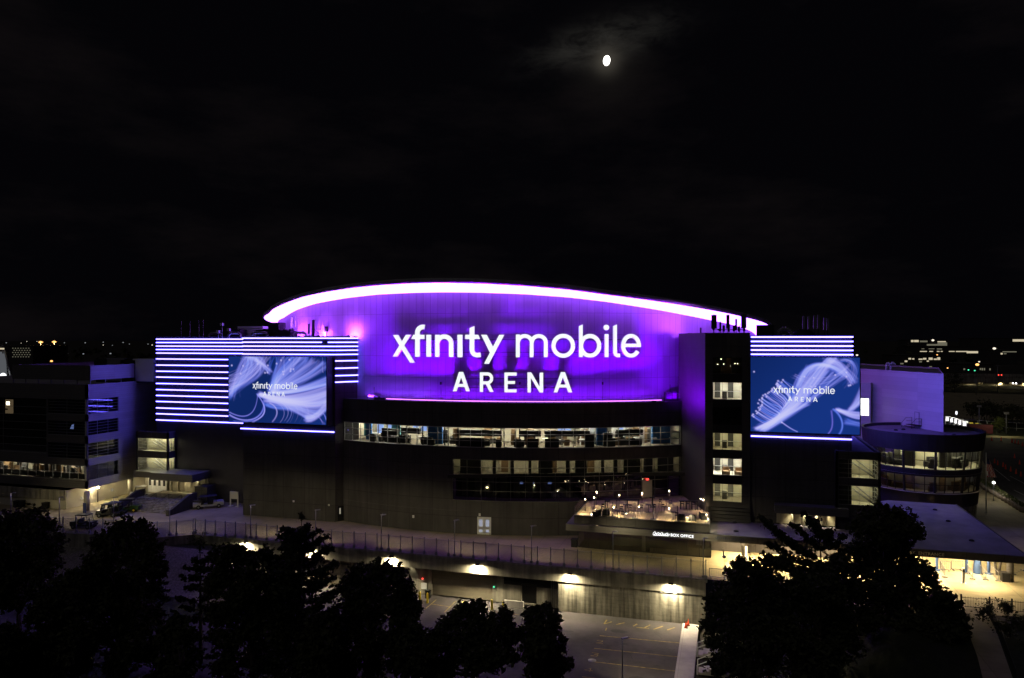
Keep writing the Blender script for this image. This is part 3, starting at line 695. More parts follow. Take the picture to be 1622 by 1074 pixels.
# right tower and wing ---------------------------------------------
TX0, TX1, TY = -2.6, 2.95, 98.5
rows = [(566, 592), (605.5, 633), (645, 673.5), (686, 713), (726, 753), (766.5, 795)]
hx0, hx1 = PY(1129, 600, TY).x - TX0, PY(1175.3, 600, TY).x - TX0
hol = [(hx0, hx1, PY(1150, b_, TY).z, PY(1150, a, TY).z) for a, b_ in rows]
b = MB(); facade(b, (TX0, TY), (1, 0), 0, TX1 - TX0, 0, 28.1, hol, .35); b.build('tower_wall', 'facade', ar)
b = MB(); b.face([(-6.6, 109.4, 0), (TX0, TY, 0), (TX0, TY, 28.1), (-6.6, 109.4, 28.1)]); b.build('tower_wall', 'rotunda', ar)
b = MB(); b.face([(TX0, TY + .3, 27.6), (TX1, TY + .3, 27.6), (TX1, 125, 27.6), (-12, 125, 27.6), (-6.6, 109.4, 27.6)]); b.face([(TX1, TY, 0), (TX1, 99.05, 0), (TX1, 99.05, 28.1), (TX1, TY, 28.1)]); b.build('tower_roof', 'roofing', ar)
for ha, hb in zip(hol, hol[1:]): b = MB(); b.box(TX0 + hx0, TX0 + hx1, TY - .012, TY + .01, hb[3] + .02, ha[2] - .02); b.build('spandrel_glass', 'black_paint', ar)
lights = ['stair_light', 'room_light', 'interior_dark', 'stair_light', 'room_light', 'stair_light']
floors = []
for i, h in enumerate(hol):
    window(ar, (TX0, TY), (1, 0), h[0], h[1], h[2], h[3], 3, 2, gm='glass', inset=.08, w=.05, fm='dark_metal')
    if i in (0, 2):
        r = room(ar, (TX0, TY), (1, 0), h[0] - .4, h[1] + .4, h[2] - .1, h[3] + .1, 4, 30 + i, wall='interior_dark', light='interior_dark', furn=3, nl=1, clutter=('interior_wood',))
        if i == 0:
            b = MB()
            for k in range(7): b.ball((TX0 + h[0] + ru(.2, 3.5), TY + ru(1, 3.5), h[3] - ru(.2, 1.2)), .045, 6, 4)
            b.build('lamp_bulbs', 'office_light', r)
    else:
        r = room(ar, (TX0, TY), (1, 0), h[0] - .4, h[1] + .4, h[2] - .1, h[3] + .35, 4.2, 30 + i, light=lights[i], floor='interior_wall' if i == 4 else 'interior_floor', furn=0, nl=2)
        b = MB()
        for a in (.15, .62): b.obox((TX0, TY), (1, 0), h[0] + (h[1] - h[0]) * a - .35, h[0] + (h[1] - h[0]) * a + .35, 3.9, 4.1, h[2] - .05, h[3] + .1)
        b.obox((TX0, TY), (1, 0), h[0] + 1.15, h[0] + 1.75, 2.2, 2.7, h[2] - .08, h[2] + .95); b.build('fittings', 'interior_dark' if i != 5 else 'facade_metal', r)
        b = MB(); b.obox((TX0, TY), (1, 0), h[0] - .2, h[1] + .2, 1.3, 1.36, h[2] + .95, h[2] + 1.0)
        b.build('hand_rail', 'white_metal', r)
b = MB()
for k in range(4): b.box(TX0 + .35, TX1 + .02, TY - .75 + .16 * k, TY - .004, 4.0 + .42 * k, 4.0 + .42 * (k + 1) - .03)
b.build('louvred_base', 'dark_metal', ar)
RX0, RX1, RY = TX1, PY(1349, 600, 99).x, 99.0
b = MB(); facade(b, (RX0, RY), (1, 0), 0, RX1 - RX0, 0, TOP, [], .4); b.face([(RX1, RY, 0), (RX1, 124, 0), (RX1, 124, TOP), (RX1, RY, TOP)]); b.build('wing_wall', 'facade', ar)
b = MB(); b.box(RX0, RX1 - .02, RY + .4, 124, TOP - .5, TOP - .36); b.build('wing_roof', 'roofing', ar)
for y in (533.9, 540.8, 547.8, 554.4, 561.1): z = PY(1188, y, RY).z; strip([(RX0 + .12, RY, z), (RX1 + .05, RY, z), (RX1 + .05, RY + 4, z)]); strip([(RX1 + .05, RY + 15, z), (RX1 + .05, 123.5, z)])
z = PY(1188, 690.4, RY).z; strip([(RX0 + .12, RY, z), (RX1, RY, z)])
for k in range(9): strip([(RX1 + .05, RY + 15, 16.2 + .9 * k), (RX1 + .05, 123.5, 16.2 + .9 * k)], w=.40)  # unseen oversized strips added on the wing side to brighten the hall wall

# glazed stair towers, left and right --------------------------------
def stair_tower(x0, x1, y0, y1, z0, z1, bands, nx):
    b = MB(); facade(b, (x0, y0), (1, 0), 0, x1 - x0, z0, z1, [(.25, x1 - x0 - .0001, a, c) for a, c in bands], .3)
    facade(b, (x1, y0), (0, 1), 0, y1 - y0, z0, z1, [(.0001, min(3.4, y1 - y0 - .3), a, c) for a, c in bands], .3)
    facade(b, (x0, y1), (0, -1), 0, y1 - y0, z0, z1, [], .3)
    w = b.build('stair_wall', 'facade', ar)
    b = MB(); b.box(x0 + .31, x1 - .31, y0 + .31, y1, z1 - .5, z1 - .3); b.build('stair_roof', 'canopy_roof', ar)
    for a, c in bands:
        window(ar, (x0, y0), (1, 0), .25, x1 - x0, a, c, nx, 4, inset=.03, fm='grey_metal'); window(ar, (x1, y0), (0, 1), 0, min(3.4, y1 - y0 - .3), a, c, 2, 4, inset=.03, fm='grey_metal')
        bk = min(3.5, y1 - y0 - .08)
        q = MB(); q.face([(x0 + .4, y0 + bk, a - .2), (x1 - .05, y0 + bk, a - .2), (x1 - .05, y0 + bk, c + .2), (x0 + .4, y0 + bk, c + .2)]); q.face([(x0 + .4, y0 + .4, a - .1), (x1 - .3, y0 + .4, a - .1), (x1 - .3, y0 + bk, a - .1), (x0 + .4, y0 + bk, a - .1)])
        q.face([(x0 + .4, y0 + .4, c + .2), (x1 - .3, y0 + .4, c + .2), (x1 - .3, y0 + bk, c + .2), (x0 + .4, y0 + bk, c + .2)]); r = q.build('room', 'light_wall', ar)
        q = MB(); L_ = x1 - x0
        for yy in (bk * .35, bk * .75): q.tube((x0 + L_ * .45, y0 + yy, c - .1), (x1 - .4, y0 + yy, a + .35), .07, n=4); q.tube((x0 + L_ * .45, y0 + yy, c - .8), (x1 - .4, y0 + yy, a - .05), .09, n=4)
        q.build('stair_flight', 'grey_metal', r)
        q = MB(); q.box(x0 + .8, x1 - .5, y0 + bk * .5, y0 + bk * .5 + .3, c + .06, c + .12); q.build('ceiling_lamp', 'stair_light', r)
sx0, sx1 = PY(1324, 700, 98.0).x, PY(1395, 740, 98.0).x
zz = lambda y, Y=98.0, px=1360: PY(px, y, Y).z
stair_tower(sx0, sx1, 98.0, 116, 3.0, zz(715.5), [(zz(758), zz(727.5)), (zz(801), zz(769.5))], 4)
lx0, lx1 = PY(216, 700, 103).x, PY(266, 700, 103).x
zl = lambda y: PY(240, y, 103).z
stair_tower(lx0, lx1, 103.0, 105, zl(757), zl(684), [(zl(715), zl(694)), (zl(749), zl(725))], 3)
# entrance lobby under the left stair tower
def porch(x0, x1, y0, y1, zf, zc, zt, npil, nlamp):
    b = MB(); b.box(x0, x1, y0, y1, zc, zt); p = b.build('porch_roof', 'facade_metal', ar)
    b = MB(); b.box(x0 + .3, x1 - .3, y1 - .12, y1 - .02, zf, zc); b.build('porch_wall', 'light_wall', ar)
    for i in range(npil): x = x0 + .8 + (x1 - x0 - 1.6) * i / (npil - 1); b = MB(); b.box(x - .16, x + .16, y1 - .5, y1 - .13, zf, zc); b.build('pilaster', 'light_wall', ar)
    for i in range(nlamp):
        x = x0 + 1.2 + (x1 - x0 - 2.4) * (i + .5) / nlamp; q = MB(); q.box(x - .15, x + .15, y1 - .75, y1 - .45, zc - .06, zc - .002); q.build('ceiling_lamp', 'warm_globe', p)
        lamp('SPOT', (x, y1 - .6, zc - .15), 160, (1, .85, .5), ar, (0, .1, -1), size=.1, spot=95, blend=1)
q0, q1 = PY(222, 760, 103), PY(321, 768, 103)
porch(q0.x + 4.2, q1.x, 100.5, 104.9, 1.3, 3.9, 5.1, 6, 3)
b = MB(); b.box(q0.x, q0.x + 4.19, 101.5, 104.9, 4.0, 5.0); b.build('porch_roof', 'facade_metal', ar)
b = MB(); b.box(q0.x - .4, q0.x + 4.2, 104.6, 104.98, .0, 4.0); dwall = b.build('porch_wall', 'light_wall', ar)
for i in range(4):
    x = q0.x + .25 + i * .98; b = MB(); b.box(x, x + .9, 104.5, 104.58, .9, 3.6); d = b.build('door', 'white_metal', ar)
    b = MB(); b.box(x + .22, x + .68, 104.47, 104.499, 2.05, 3.2); b.build('door_window', 'dark_metal', d)
lamp('AREA', (q0.x + 2, 103.2, 3.9), 260, (1, .85, .52), ar, (0, .3, -1), size=3, sizey=.4)
r0, r1_ = PY(1226, 800, 99), PY(1345, 806, 99)
porch(r0.x, r1_.x - .3, 97.2, 98.98, 4.02, 5.6, 6.6, 6, 4)
# ------------------------------------------------------------------ lettering
def sweep(pts, w):
    """flat stroke of width w along a polyline -> list of quads (2D)"""
    out = []; n = len(pts)
    nrm = []
    for i in range(n):
        a = pts[max(0, i - 1)]; c = pts[min(n - 1, i + 1)]; dx, dy = c[0] - a[0], c[1] - a[1]; l = math.hypot(dx, dy) or 1
        nrm.append((-dy / l * w / 2, dx / l * w / 2))
    for i in range(n - 1):
        (x0, y0), (x1, y1) = pts[i], pts[i + 1]; (a, b_), (c, d) = nrm[i], nrm[i + 1]
        out.append([(x0 + a, y0 + b_), (x1 + c, y1 + d), (x1 - c, y1 - d), (x0 - a, y0 - b_)])
    return out
def arc(cx, cy, rx, ry, a0, a1, n=18): return [(cx + rx * math.cos(math.radians(a0 + (a1 - a0) * i / n)), cy - ry * math.sin(math.radians(a0 + (a1 - a0) * i / n))) for i in range(n + 1)]
def disc(cx, cy, r, n=20): return [[(cx + r * math.cos(2 * math.pi * i / n), cy + r * math.sin(2 * math.pi * i / n)) for i in range(n)]]
K = 7.052
def cA(polys): return [[(600 + x / K, 500 + y / K) for x, y in p] for p in polys]
def cB(polys): return [[(800 + x / K, 500 + y / K) for x, y in p] for p in polys]
rect = lambda x0, x1, y0, y1: [(x0, y0), (x1, y0), (x1, y1), (x0, y1)]
GL = []
GL.append(cA([[(155, 215), (215, 215), (402, 527), (348, 527)], [(302, 213), (358, 213), (206, 458), (152, 458)]]))
GL.append(cA(sweep([(431, 460), (431, 205)] + arc(495, 190, 64, 64, 180, 75, 10), 54) + [[(385, 213), (510, 213), (510, 263), (360, 263)]]))
GL.append(cA([rect(530, 584, 213, 461)]))
GL.append(cA([rect(628, 678, 213, 462)] + sweep([(653, 300)] + arc(731, 312, 77, 78, 165, 0, 14) + [(808, 463)], 52)))
GL.append(cA([rect(877, 935, 213, 465)]))
GL.append(cA([[(1012, 138), (1068, 115), (1068, 220), (1012, 220)], [(965, 213), (1110, 213), (1132, 263), (962, 263)]] + sweep([(1040, 215), (1040, 380), (1048, 412), (1066, 433), (1095, 442), (1138, 436)], 55)))
GL.append(cA([[(1345, 213), (1403, 213), (1230, 538), (1175, 538)], [(1142, 213), (1205, 213), (1290, 375), (1240, 415)]]))
GL.append(cB([rect(120, 165, 210, 466)] + sweep([(143, 300)] + arc(221, 302, 76, 75, 165, 0, 14) + [(297, 466)], 45) + sweep([(297, 305)] + arc(377, 302, 78, 75, 165, 0, 14) + [(455, 466)], 45)))
GL.append(cB(sweep(arc(650, 337, 109, 111, 0, 360, 36), 48)))
GL.append(cB([[(825, 118), (868, 98), (868, 466), (825, 466)]] + sweep(arc(950, 337, 101, 110, 0, 360, 36), 48)))
GL.append(cB([rect(1112, 1157, 205, 466)] + disc(1132, 133, 32)))
GL.append(cB([[(1207, 118), (1250, 98), (1250, 400), (1207, 400)]] + sweep([(1229, 395), (1229, 412), (1238, 436), (1258, 446), (1286, 445)], 44)))
GL.append(cB(sweep(arc(1408, 337, 89, 111, 0, 328, 30), 46) + [rect(1322, 1519, 312, 352)]))
GL.append(cA([[(895, 628), (940, 628), (868, 846), (826, 846)], [(897, 628), (942, 628), (1017, 846), (973, 846)], rect(872, 968, 762, 797)]))
GL.append(cA([rect(1128, 1165, 633, 853)] + sweep([(1150, 651), (1205, 651)] + arc(1212, 701, 48, 50, 85, -85, 12) + [(1150, 751)], 36) + [[(1188, 752), (1233, 752), (1283, 853), (1238, 853)]]))
GL.append(cA([rect(1403, 1440, 635, 858), rect(1440, 1540, 635, 671), rect(1440, 1522, 730, 763), rect(1440, 1540, 823, 858)]))
GL.append(cB([rect(250, 288, 636, 860), rect(386, 426, 636, 860), [(250, 633), (292, 633), (426, 860), (386, 860)]]))
GL.append(cB([[(625, 630), (668, 630), (585, 859), (541, 859)], [(626, 630), (669, 630), (752, 859), (706, 859)], rect(594, 700, 770, 804)]))
NAMES = 'x f i n i t y m o b i l e A R E N A'.split()
sg = thing('arena_sign', 'white illuminated letters spelling the arena name across the purple drum wall', 'sign', (-27, 98.5, 22))
OFF = 0.62
def wallpt(px, py, off):
    r = ray(px, py); a, b_ = E2[2] + off, E2[3] + off
    p, t = hit(E2, px, off); return (r.x * t, r.y * t, H + r.z * t)
def inward(pt, dist):
    v = Vector((E2[0] - pt[0], 136.0 - pt[1], 0)).normalized(); return (pt[0] + v.x * dist, pt[1] + v.y * dist, pt[2])
for g, nm in zip(GL, NAMES):
    b = MB(); back = MB()
    for k, poly in enumerate(g):
        fr = [wallpt(x, y, OFF + .0025 * (k % 7)) for x, y in poly]
        if (Vector(fr[1]) - Vector(fr[0])).cross(Vector(fr[2]) - Vector(fr[1])).y > 0: fr = fr[::-1]
        b.face(fr); bk = [inward(q, .22) for q in fr]; n_ = len(fr)
        for i in range(n_): j = (i + 1) % n_; back.face([fr[j], fr[i], bk[i], bk[j]])
        back.face(bk[::-1])
    lt = b.build('letter', 'letter_face', sg); back.build('letter_return', 'white_metal', lt)
b = MB()
for (px0, px1, y) in ((624, 1014, 538), (624, 1014, 558), (722, 904, 600), (722, 904, 614)):
    pts = [wallpt(px0 + (px1 - px0) * i / 16, y, OFF - .32) for i in range(17)]; b.path(pts, .05, 4)
    for q in pts[::2]: b.tube(q, inward(q, .32), .04, n=4)
b.build('support_frame', 'dark_metal', sg)
# wall washers on the drum terrace (the lit bar is their lens)
PUR = (0.215, 0.0, 1.0)
for i in range(15):
    p = hit(E1, 590 + (1062 - 590) * i / 14, -.95)[0]; x, y = ell(E1, p, -.9)
    lamp('AREA', (x, y, 18.75), 120, PUR if i > 2 else (0.23, .05, 1.0), ar, (-math.sin(p) * .30, math.cos(p) * .30, .95), size=3.5, sizey=.1)
    lamp('AREA', (x, y, 18.75), 620, PUR, ar, (-math.sin(p) * .07, math.cos(p) * .07, .998), size=3.6, sizey=.12, spread=36)
def flood(px, d, z, pw, c=PUR):
    p = PD(px, 537, d); q = Vector((E2[0], 136, z)); v = (q - Vector((p.x, p.y, z))).normalized()
    f = thing('floodlight', None, 'floodlight', (p.x, p.y, z)); b = MB(); b.obox((p.x, p.y), (v.x, v.y), -.2, .0, -.3, .3, z + .15, z + .5); b.build('housing', 'dark_metal', f); b = MB(); b.tube((p.x, p.y, z), (p.x, p.y, z + .2), .05); b.build('bracket', 'dark_metal', f)
    lamp('AREA', (p.x + v.x * .05, p.y + v.y * .05, z + .4), pw, c, f, (v.x, v.y, .75), size=.8, sizey=.3)
    return f
for i, (px, d) in enumerate(((462, 119.5), (505, 115.5), (553, 111.2))): tag(flood(px, d, 27.36, 1100, (.42, .09, 1.0)), ['floodlight below the slim antennas at the far left end of the purple drum', 'floodlight behind the antenna frame on the striped wing roof', 'floodlight beside the dish mast, washing the drum wall pink'][i])
fq = thing('floodlight', 'floodlight added at the right end of the drum terrace to wash the tower side wall purple', 'floodlight', (-9.6, 104.2, 18.1)); b = MB(); b.box(-9.9, -9.3, 104.0, 104.4, 18.4, 18.7); b.build('housing', 'dark_metal', fq); b = MB(); b.tube((-9.6, 104.2, 18.1), (-9.6, 104.2, 18.4), .05); b.build('bracket', 'dark_metal', fq); lamp('AREA', (-9.5, 104.2, 18.8), 1900, PUR, fq, (1, -.1, 1.1), size=.6, sizey=.3)  # added lamp without a known fixture, turns the tower side wall purple
tag(flood(1092, 104.5, 27.65, 1000, (.42, .09, 1.0)), 'floodlight on the dark stair tower roof, washing the drum wall')

# ------------------------------------------------------------------ video screens
def bez(p, t):
    n = len(p); q = [Vector(a) for a in p]
    while len(q) > 1: q = [a.lerp(c, t) for a, c in zip(q, q[1:])]
    return q[0]
def screen(name, label, x0, x1, y, z0, z1, bundles, dots, tcx, tcy, tw, seed, dz):
    """cabinet, a display made of a fine grid of glowing cells showing drifting light streaks, and the wording"""
    import numpy as np
    rnd = random.Random(seed)
    s = thing(name, label, 'video screen', ((x0 + x1) / 2, y, z0), 'video screens on the wings')
    b = MB(); b.box(x0 - .12, x1 + .12, y, y + dz, z0 - .12, z1 + .12); b.build('cabinet', 'dark_metal', s)
    asp = (x1 - x0) / (z1 - z0); NX = 230; NY = int(NX / asp)
    q = lambda u, v, k: (x0 + (x1 - x0) * u, y - .02 - .00012 * k, z1 - (z1 - z0) * v)
    img = np.zeros((NY, NX, 3)); yy, xx = np.mgrid[0:NY, 0:NX]
    def splat(px, py, c, sig):
        R_ = int(sig * 2.5) + 1; ix, iy = int(px), int(py)
        xa, xb, ya, yb = max(0, ix - R_), min(NX, ix + R_ + 1), max(0, iy - R_), min(NY, iy + R_ + 1)
        if xa >= xb or ya >= yb: return
        g = np.exp(-((xx[ya:yb, xa:xb] - px) ** 2 + (yy[ya:yb, xa:xb] - py) ** 2) / (2 * sig * sig)); img[ya:yb, xa:xb] += g[..., None] * np.array(c)
    for (A, Bc, n, w, cols, jit) in bundles:
        gain = .075 if n > 8 else .34
        for i in range(n):
            t = rnd.random() if n > 1 else 0.5; J = [Vector((rnd.gauss(0, jit), rnd.gauss(0, jit))) for _ in A]
            P = [Vector(a).lerp(Vector(c), t) + j for a, c, j in zip(A, Bc, J)]
            c0, c1 = rnd.choice(cols), rnd.choice(cols); f = gain * rnd.choice([.3, .5, .7, 1.0, 1.6]); sg_ = rnd.uniform(.5, 1.5) * (w / .0045)
            ln = sum((Vector(((a - c).x * NX, (a - c).y * NY))).length for a, c in zip(P, P[1:])); m = max(12, int(ln / 1.1)); fade = rnd.random() < .4
            for k in range(m + 1):
                t_ = k / m; p = bez(P, t_); cc = [(c0[h] + (c1[h] - c0[h]) * t_) * f / max(.8, sg_) * ((1 - t_) ** .5 if fade else 1) for h in range(3)]
                if -.05 < p.x < 1.05 and -.05 < p.y < 1.05: splat(p.x * NX, p.y * NY, cc, sg_)
    for dx, dy in dots: splat(dx * NX, dy * NY, (1.4, 1.3, 1.4), 1.1)
    base = np.array((.006, .026, .17)) * (1 + .55 * np.sin(xx / NX * 2.2 + yy / NY * 1.7 + seed)[..., None] * .5)
    fin = base + (np.array((.60, .60, .92)) - base) * (1 - np.exp(-img * np.array((1.05, 1.0, 1.5))))
    b = MB(); me = bpy.data.meshes.new('display'); vs = [q(i / NX, j / NY, 0) for j in range(NY + 1) for i in range(NX + 1)]
    off = base_of(s); me.from_pydata([(v[0] - off.x, v[1] - off.y, v[2] - off.z) for v in vs], [], [(j * (NX + 1) + i, (j + 1) * (NX + 1) + i, (j + 1) * (NX + 1) + i + 1, j * (NX + 1) + i + 1) for j in range(NY) for i in range(NX)])
    ca = me.color_attributes.new('col', 'FLOAT_COLOR', 'CORNER'); arr = np.ones((NY * NX, 4, 4), dtype=np.float32); arr[:, :, :3] = fin.reshape(-1, 1, 3); ca.data.foreach_set('color', arr.ravel())
    me.materials.append(M['screen_streak']); disp = bpy.data.objects.new('display', me); col.objects.link(disp); disp.parent = s; ROOT[disp.name] = base_of(s)
    k = 40; W_ = 1015.5 - 621.5
    for g in GL:
        b = MB()
        for j, poly in enumerate(g):
            pts = [(tcx + (x - 818.5) / W_ * tw, tcy + (yy_ - 566) / W_ * tw * asp) for x, yy_ in poly]
            pts = [q(u, v, k + (j % 9)) for u, v in pts]
            if (Vector(pts[1]) - Vector(pts[0])).cross(Vector(pts[2]) - Vector(pts[1])).y > 0: pts = pts[::-1]
            b.face(pts)
        b.build('letter', 'screen_text', disp)
    return s
pale = [(.34, .40, .84), (.48, .50, .90), (.24, .32, .80), (.58, .50, .80), (.16, .25, .72)]
mid = [(.06, .16, .60), (.10, .22, .68), (.20, .30, .74), (.03, .10, .45), (.30, .32, .75)]
lite = [(.55, .50, .82), (.40, .46, .85), (.66, .60, .80)]
blu = [(.02, .09, .42), (.04, .14, .55), (.015, .06, .32)]
Y1 = 96.3
s1a, s1b = PY(362.5, 564.5, Y1), PY(516.8, 677, Y1)
B1 = [([(.02, .62), (.05, .30), (.12, .10), (.18, -.05)], [(-.05, .55), (.40, .30), (.42, .10), (.30, -.05)], 150, .0045, pale + mid, .03),
      ([(-.02, .50), (.15, .45), (.30, .25), (.42, -.02)], [(-.02, .30), (.1, .25), (.2, .15), (.3, -.02)], 70, .003, lite, .03),
      ([(.28, -.02), (.34, .08), (.40, .16), (.43, .24)], [(.10, -.02), (.28, .02), (.36, .1), (.43, .22)], 50, .004, pale, .02),
      ([(.43, -.02), (.42, .1), (.42, .18), (.43, .24)], [(.48, -.02), (.44, .1), (.43, .16), (.43, .24)], 16, .003, blu + mid, .01),
      ([(.46, .49), (.48, .25), (.60, .12), (.66, -.05)], [(.46, .50), (.70, .45), (.90, .30), (1.05, .10)], 150, .006, pale + mid, .025),
      ([(.46, .40), (.47, .2), (.5, .1), (.5, -.05)], [(.46, .48), (.50, .30), (.70, .05), (.95, -.1)], 70, .005, mid + blu + lite, .02),
      ([(.44, .52), (.65, .52), (.85, .40), (1.05, .25)], [(.44, .53), (.60, .60), (.85, .48), (1.05, .42)], 90, .006, mid + pale, .015),
      ([(.33, .565), (.50, .64), (.75, .56), (1.05, .40)], [(.33, .57), (.60, .72), (.80, .80), (1.05, .62)], 170, .0055, pale + lite, .015),
      ([(.40, .68), (.60, .72), (.75, .86), (.84, .95)], [(.40, .60), (.65, .62), (.90, .75), (1.05, .60)], 110, .0055, pale, .02),
      ([(.80, .96), (.90, .95), (.98, .82), (1.05, .70)], [(.78, .86), (.88, .90), (.96, .75), (1.05, .5)], 60, .0045, pale, .012),
      ([(.40, .70), (.5, .74), (.6, .72), (.75, .70)], [(.38, .74), (.5, .82), (.62, .78), (.8, .80)], 26, .005, mid, .012)]
for xs_, ye in ((.48, .97), (.55, .97), (.60, .97), (.625, .98), (.64, .98), (.70, .98), (.745, .98), (.80, .98)):
    B1.append(([(xs_ - .05, .69), (xs_ + .03, .74), (xs_ + .05, .85), (xs_ - .02, ye)], [(xs_ - .05, .69), (xs_ + .03, .74), (xs_ + .05, .85), (xs_ - .02, ye)], 1, .0035, lite, .006))
for A in ([(0, .845), (.10, .93), (.28, 1.0), (.30, .58)], [(0, .90), (.18, 1.05), (.42, .95), (.36, .60)], [(.24, 1.0), (.40, .90), (.42, .78), (.29, .56)], [(.05, .985), (.36, 1.02), (.46, .85), (.30, .58)], [(.92, .87), (.95, .93), (.96, .96), (.975, 1.0)], [(.97, .83), (.985, .87), (.99, .9), (1.0, .93)]):
    B1.append((A, A, 3, .0025, [(.12, .18, .62), (.35, .32, .70)], .006))
for u in (.645, .675, .575, .83, .96): B1.append(([(u, -.01), (u, .1), (u, .2), (u + .005, .22)], [(u, -.01), (u, .1), (u, .2), (u + .005, .22)], 1, .002, lite, .001))
D1 = [(.3, .11), (.15, .14), (.03, .135), (.125, .26), (.38, .24), (.405, .235), (.545, .05), (.63, .04), (.50, .1), (.565, .22), (.57, .26), (.64, .21), (.645, .18), (.67, .18), (.41, .13)]
screen('video_screen', 'video screen on the left wing, its pale light streaks filling the right half', s1a.x, s1b.x, Y1, PY(362.5, 667.5, Y1).z, s1a.z, B1, D1, .483, .484, .462, 3, 1.6)
Y2 = 97.6
s2a, s2b = PY(1189, 565.5, Y2), PY(1361.8, 687, Y2)
B2 = [([(.06, .97), (.30, .80), (.42, .45), (.50, .10)], [(.14, .97), (.50, .68), (.70, .42), (.90, .22)], 130, .0045, mid + pale, .02),
      ([(.10, .95), (.40, .72), (.50, .25), (.72, .0)], [(.12, .96), (.52, .62), (.62, .25), (.80, .02)], 90, .005, pale, .02),
      ([(.06, .97), (.25, .85), (.40, .70), (.55, .62)], [(.04, .96), (.2, .86), (.30, .75), (.42, .60)], 60, .004, lite + pale, .012),
      ([(.42, .40), (.46, .05), (.66, -.03), (.85, .25)], [(.45, .42), (.55, .12), (.72, .0), (.88, .22)], 90, .005, pale + mid, .02),
      ([(.68, .02), (.78, .08), (.86, .2), (.94, .34)], [(.76, .02), (.84, .05), (.90, .15), (.95, .30)], 60, .0045, pale, .02),
      ([(.80, .05), (.98, -.05), (1.02, .2), (.90, .35)], [(.86, .02), (.95, .02), (.98, .15), (.88, .36)], 18, .003, lite + mid, .02),
      ([(.40, .24), (.55, .29), (.75, .30), (.90, .10)], [(.40, .25), (.60, .45), (.80, .30), (.92, .06)], 14, .003, lite, .015),
      ([(1.02, .35), (.99, .5), (.96, .6), (.90, .68)], [(1.05, .55), (1.0, .58), (.98, .62), (.92, .68)], 50, .006, pale, .012),
      ([(.80, .675), (.88, .69), (.95, .70), (1.03, .70)], [(.80, .68), (.87, .74), (.95, .80), (1.03, .78)], 80, .005, pale + lite, .012),
      ([(.88, .80), (.92, .82), (.97, .84), (1.03, .84)], [(.86, .86), (.92, .88), (.97, .86), (1.03, .92)], 26, .006, mid, .01),
      ([(.755, .675), (.83, .75), (.88, .88), (.82, 1.0)], [(.755, .675), (.83, .75), (.87, .88), (.80, 1.0)], 5, .004, [(.14, .25, .75)], .008),
      ([(.74, .68), (.76, .80), (.77, .92), (.71, 1.0)], [(.74, .68), (.76, .80), (.77, .92), (.71, 1.0)], 2, .003, [(.25, .2, .6)], .004),
      ([(.29, .865), (.33, .90), (.37, .95), (.435, .985)], [(.29, .865), (.33, .90), (.37, .95), (.435, .985)], 1, .003, lite, .001)]
D2 = [(.29, .865), (.03, .195), (.50, .25), (.585, .265), (.78, .225), (.88, .19), (.90, .36), (.915, .355), (.88, .245), (.60, .38), (.56, .38)]
for i in range(34):
    t = i / 33; ex = .28 - .27 * t ** .8 + .07 * math.sin(9 * t) * .3; ey = .30 + .50 * t
    ex += random.Random(i).uniform(-.02, .03)
    A = [(ex, ey), (ex + .06 + .03 * t, ey + .10), (ex + .18, ey + .16 - .03 * t), (.34 - .12 * t, .60 + .28 * t)]; B2.append((A, A, 2, .0036, mid + lite, .004)); D2.append((ex, ey))
    A2 = [(ex, ey), (ex + .08, ey + .07), (ex + .16, ey + .10), (.42 - .14 * t, .50 + .38 * t)]; B2.append((A2, A2, 1, .003, blu + mid, .004))
screen('video_screen', 'video screen beside the dark stair tower, one bright twisted ribbon on blue', s2a.x, s2b.x, Y2, PY(1189, 683, Y2).z, s2a.z, B2, D2, .497, .477, .565, 5, 1.3)

# ------------------------------------------------------------------ rotunda and hall on the right
ro = thing('round_building', 'dark round building tapering downwards, two glazed bands around it', 'building', (29.7, 128.4, 0))
RC = tuple(PD(1459.6, 537, 115.0)[:2]); ZR = 12.9
def rr(z): return 7.2 + 1.3 * z / ZR
def zc(py): d = 128.4 * CT - 29.7 * ST - 9; return H - (py - 537) * d / F
bands = [(zc(747), zc(718.5)), (zc(785), zc(759))]
def ring_wall(b, z0, z1, a0=0, a1=360, n=48, off=0, inner=None):
    for i in range(n):
        p, q = math.radians(a0 + (a1 - a0) * i / n), math.radians(a0 + (a1 - a0) * (i + 1) / n)
        P = lambda t, z, o=off: (RC[0] + (rr(z) + o) * math.cos(t), RC[1] + (rr(z) + o) * math.sin(t), z)
        R_ = 8.5; b.face([P(p, z0), P(q, z0), P(q, z1), P(p, z1)], [(p * R_, z0), (q * R_, z0), (q * R_, z1), (p * R_, z1)])
        if inner is not None: b.face([P(q, z0, inner), P(p, z0, inner), P(p, z1, inner), P(q, z1, inner)]); b.face([P(p, z1), P(q, z1), P(q, z1, inner), P(p, z1, inner)]); b.face([P(q, z0), P(p, z0), P(p, z0, inner), P(q, z0, inner)])
for w0, w1 in ((bands[0][1], ZR + .45), (bands[1][1], bands[0][0]), (2.6, bands[1][0])): b = MB(); ring_wall(b, w0, w1, inner=-.35); b.build('wall', 'rotunda', ro)
b = MB(); ring_wall(b, 0, 2.6); b.build('base_glazing', 'dark_glass', ro)
b = MB(); ring_wall(b, 0, 2.6, off=-1.2); b.build('base_wall', 'facade_metal', ro)
b = MB()
for i in range(48): p, q = math.radians(7.5 * i), math.radians(7.5 * (i + 1)); b.face([(*RC, ZR), (RC[0] + 8.3 * math.cos(p), RC[1] + 8.3 * math.sin(p), ZR), (RC[0] + 8.3 * math.cos(q), RC[1] + 8.3 * math.sin(q), ZR)])
b.build('roof', 'canopy_roof', ro)
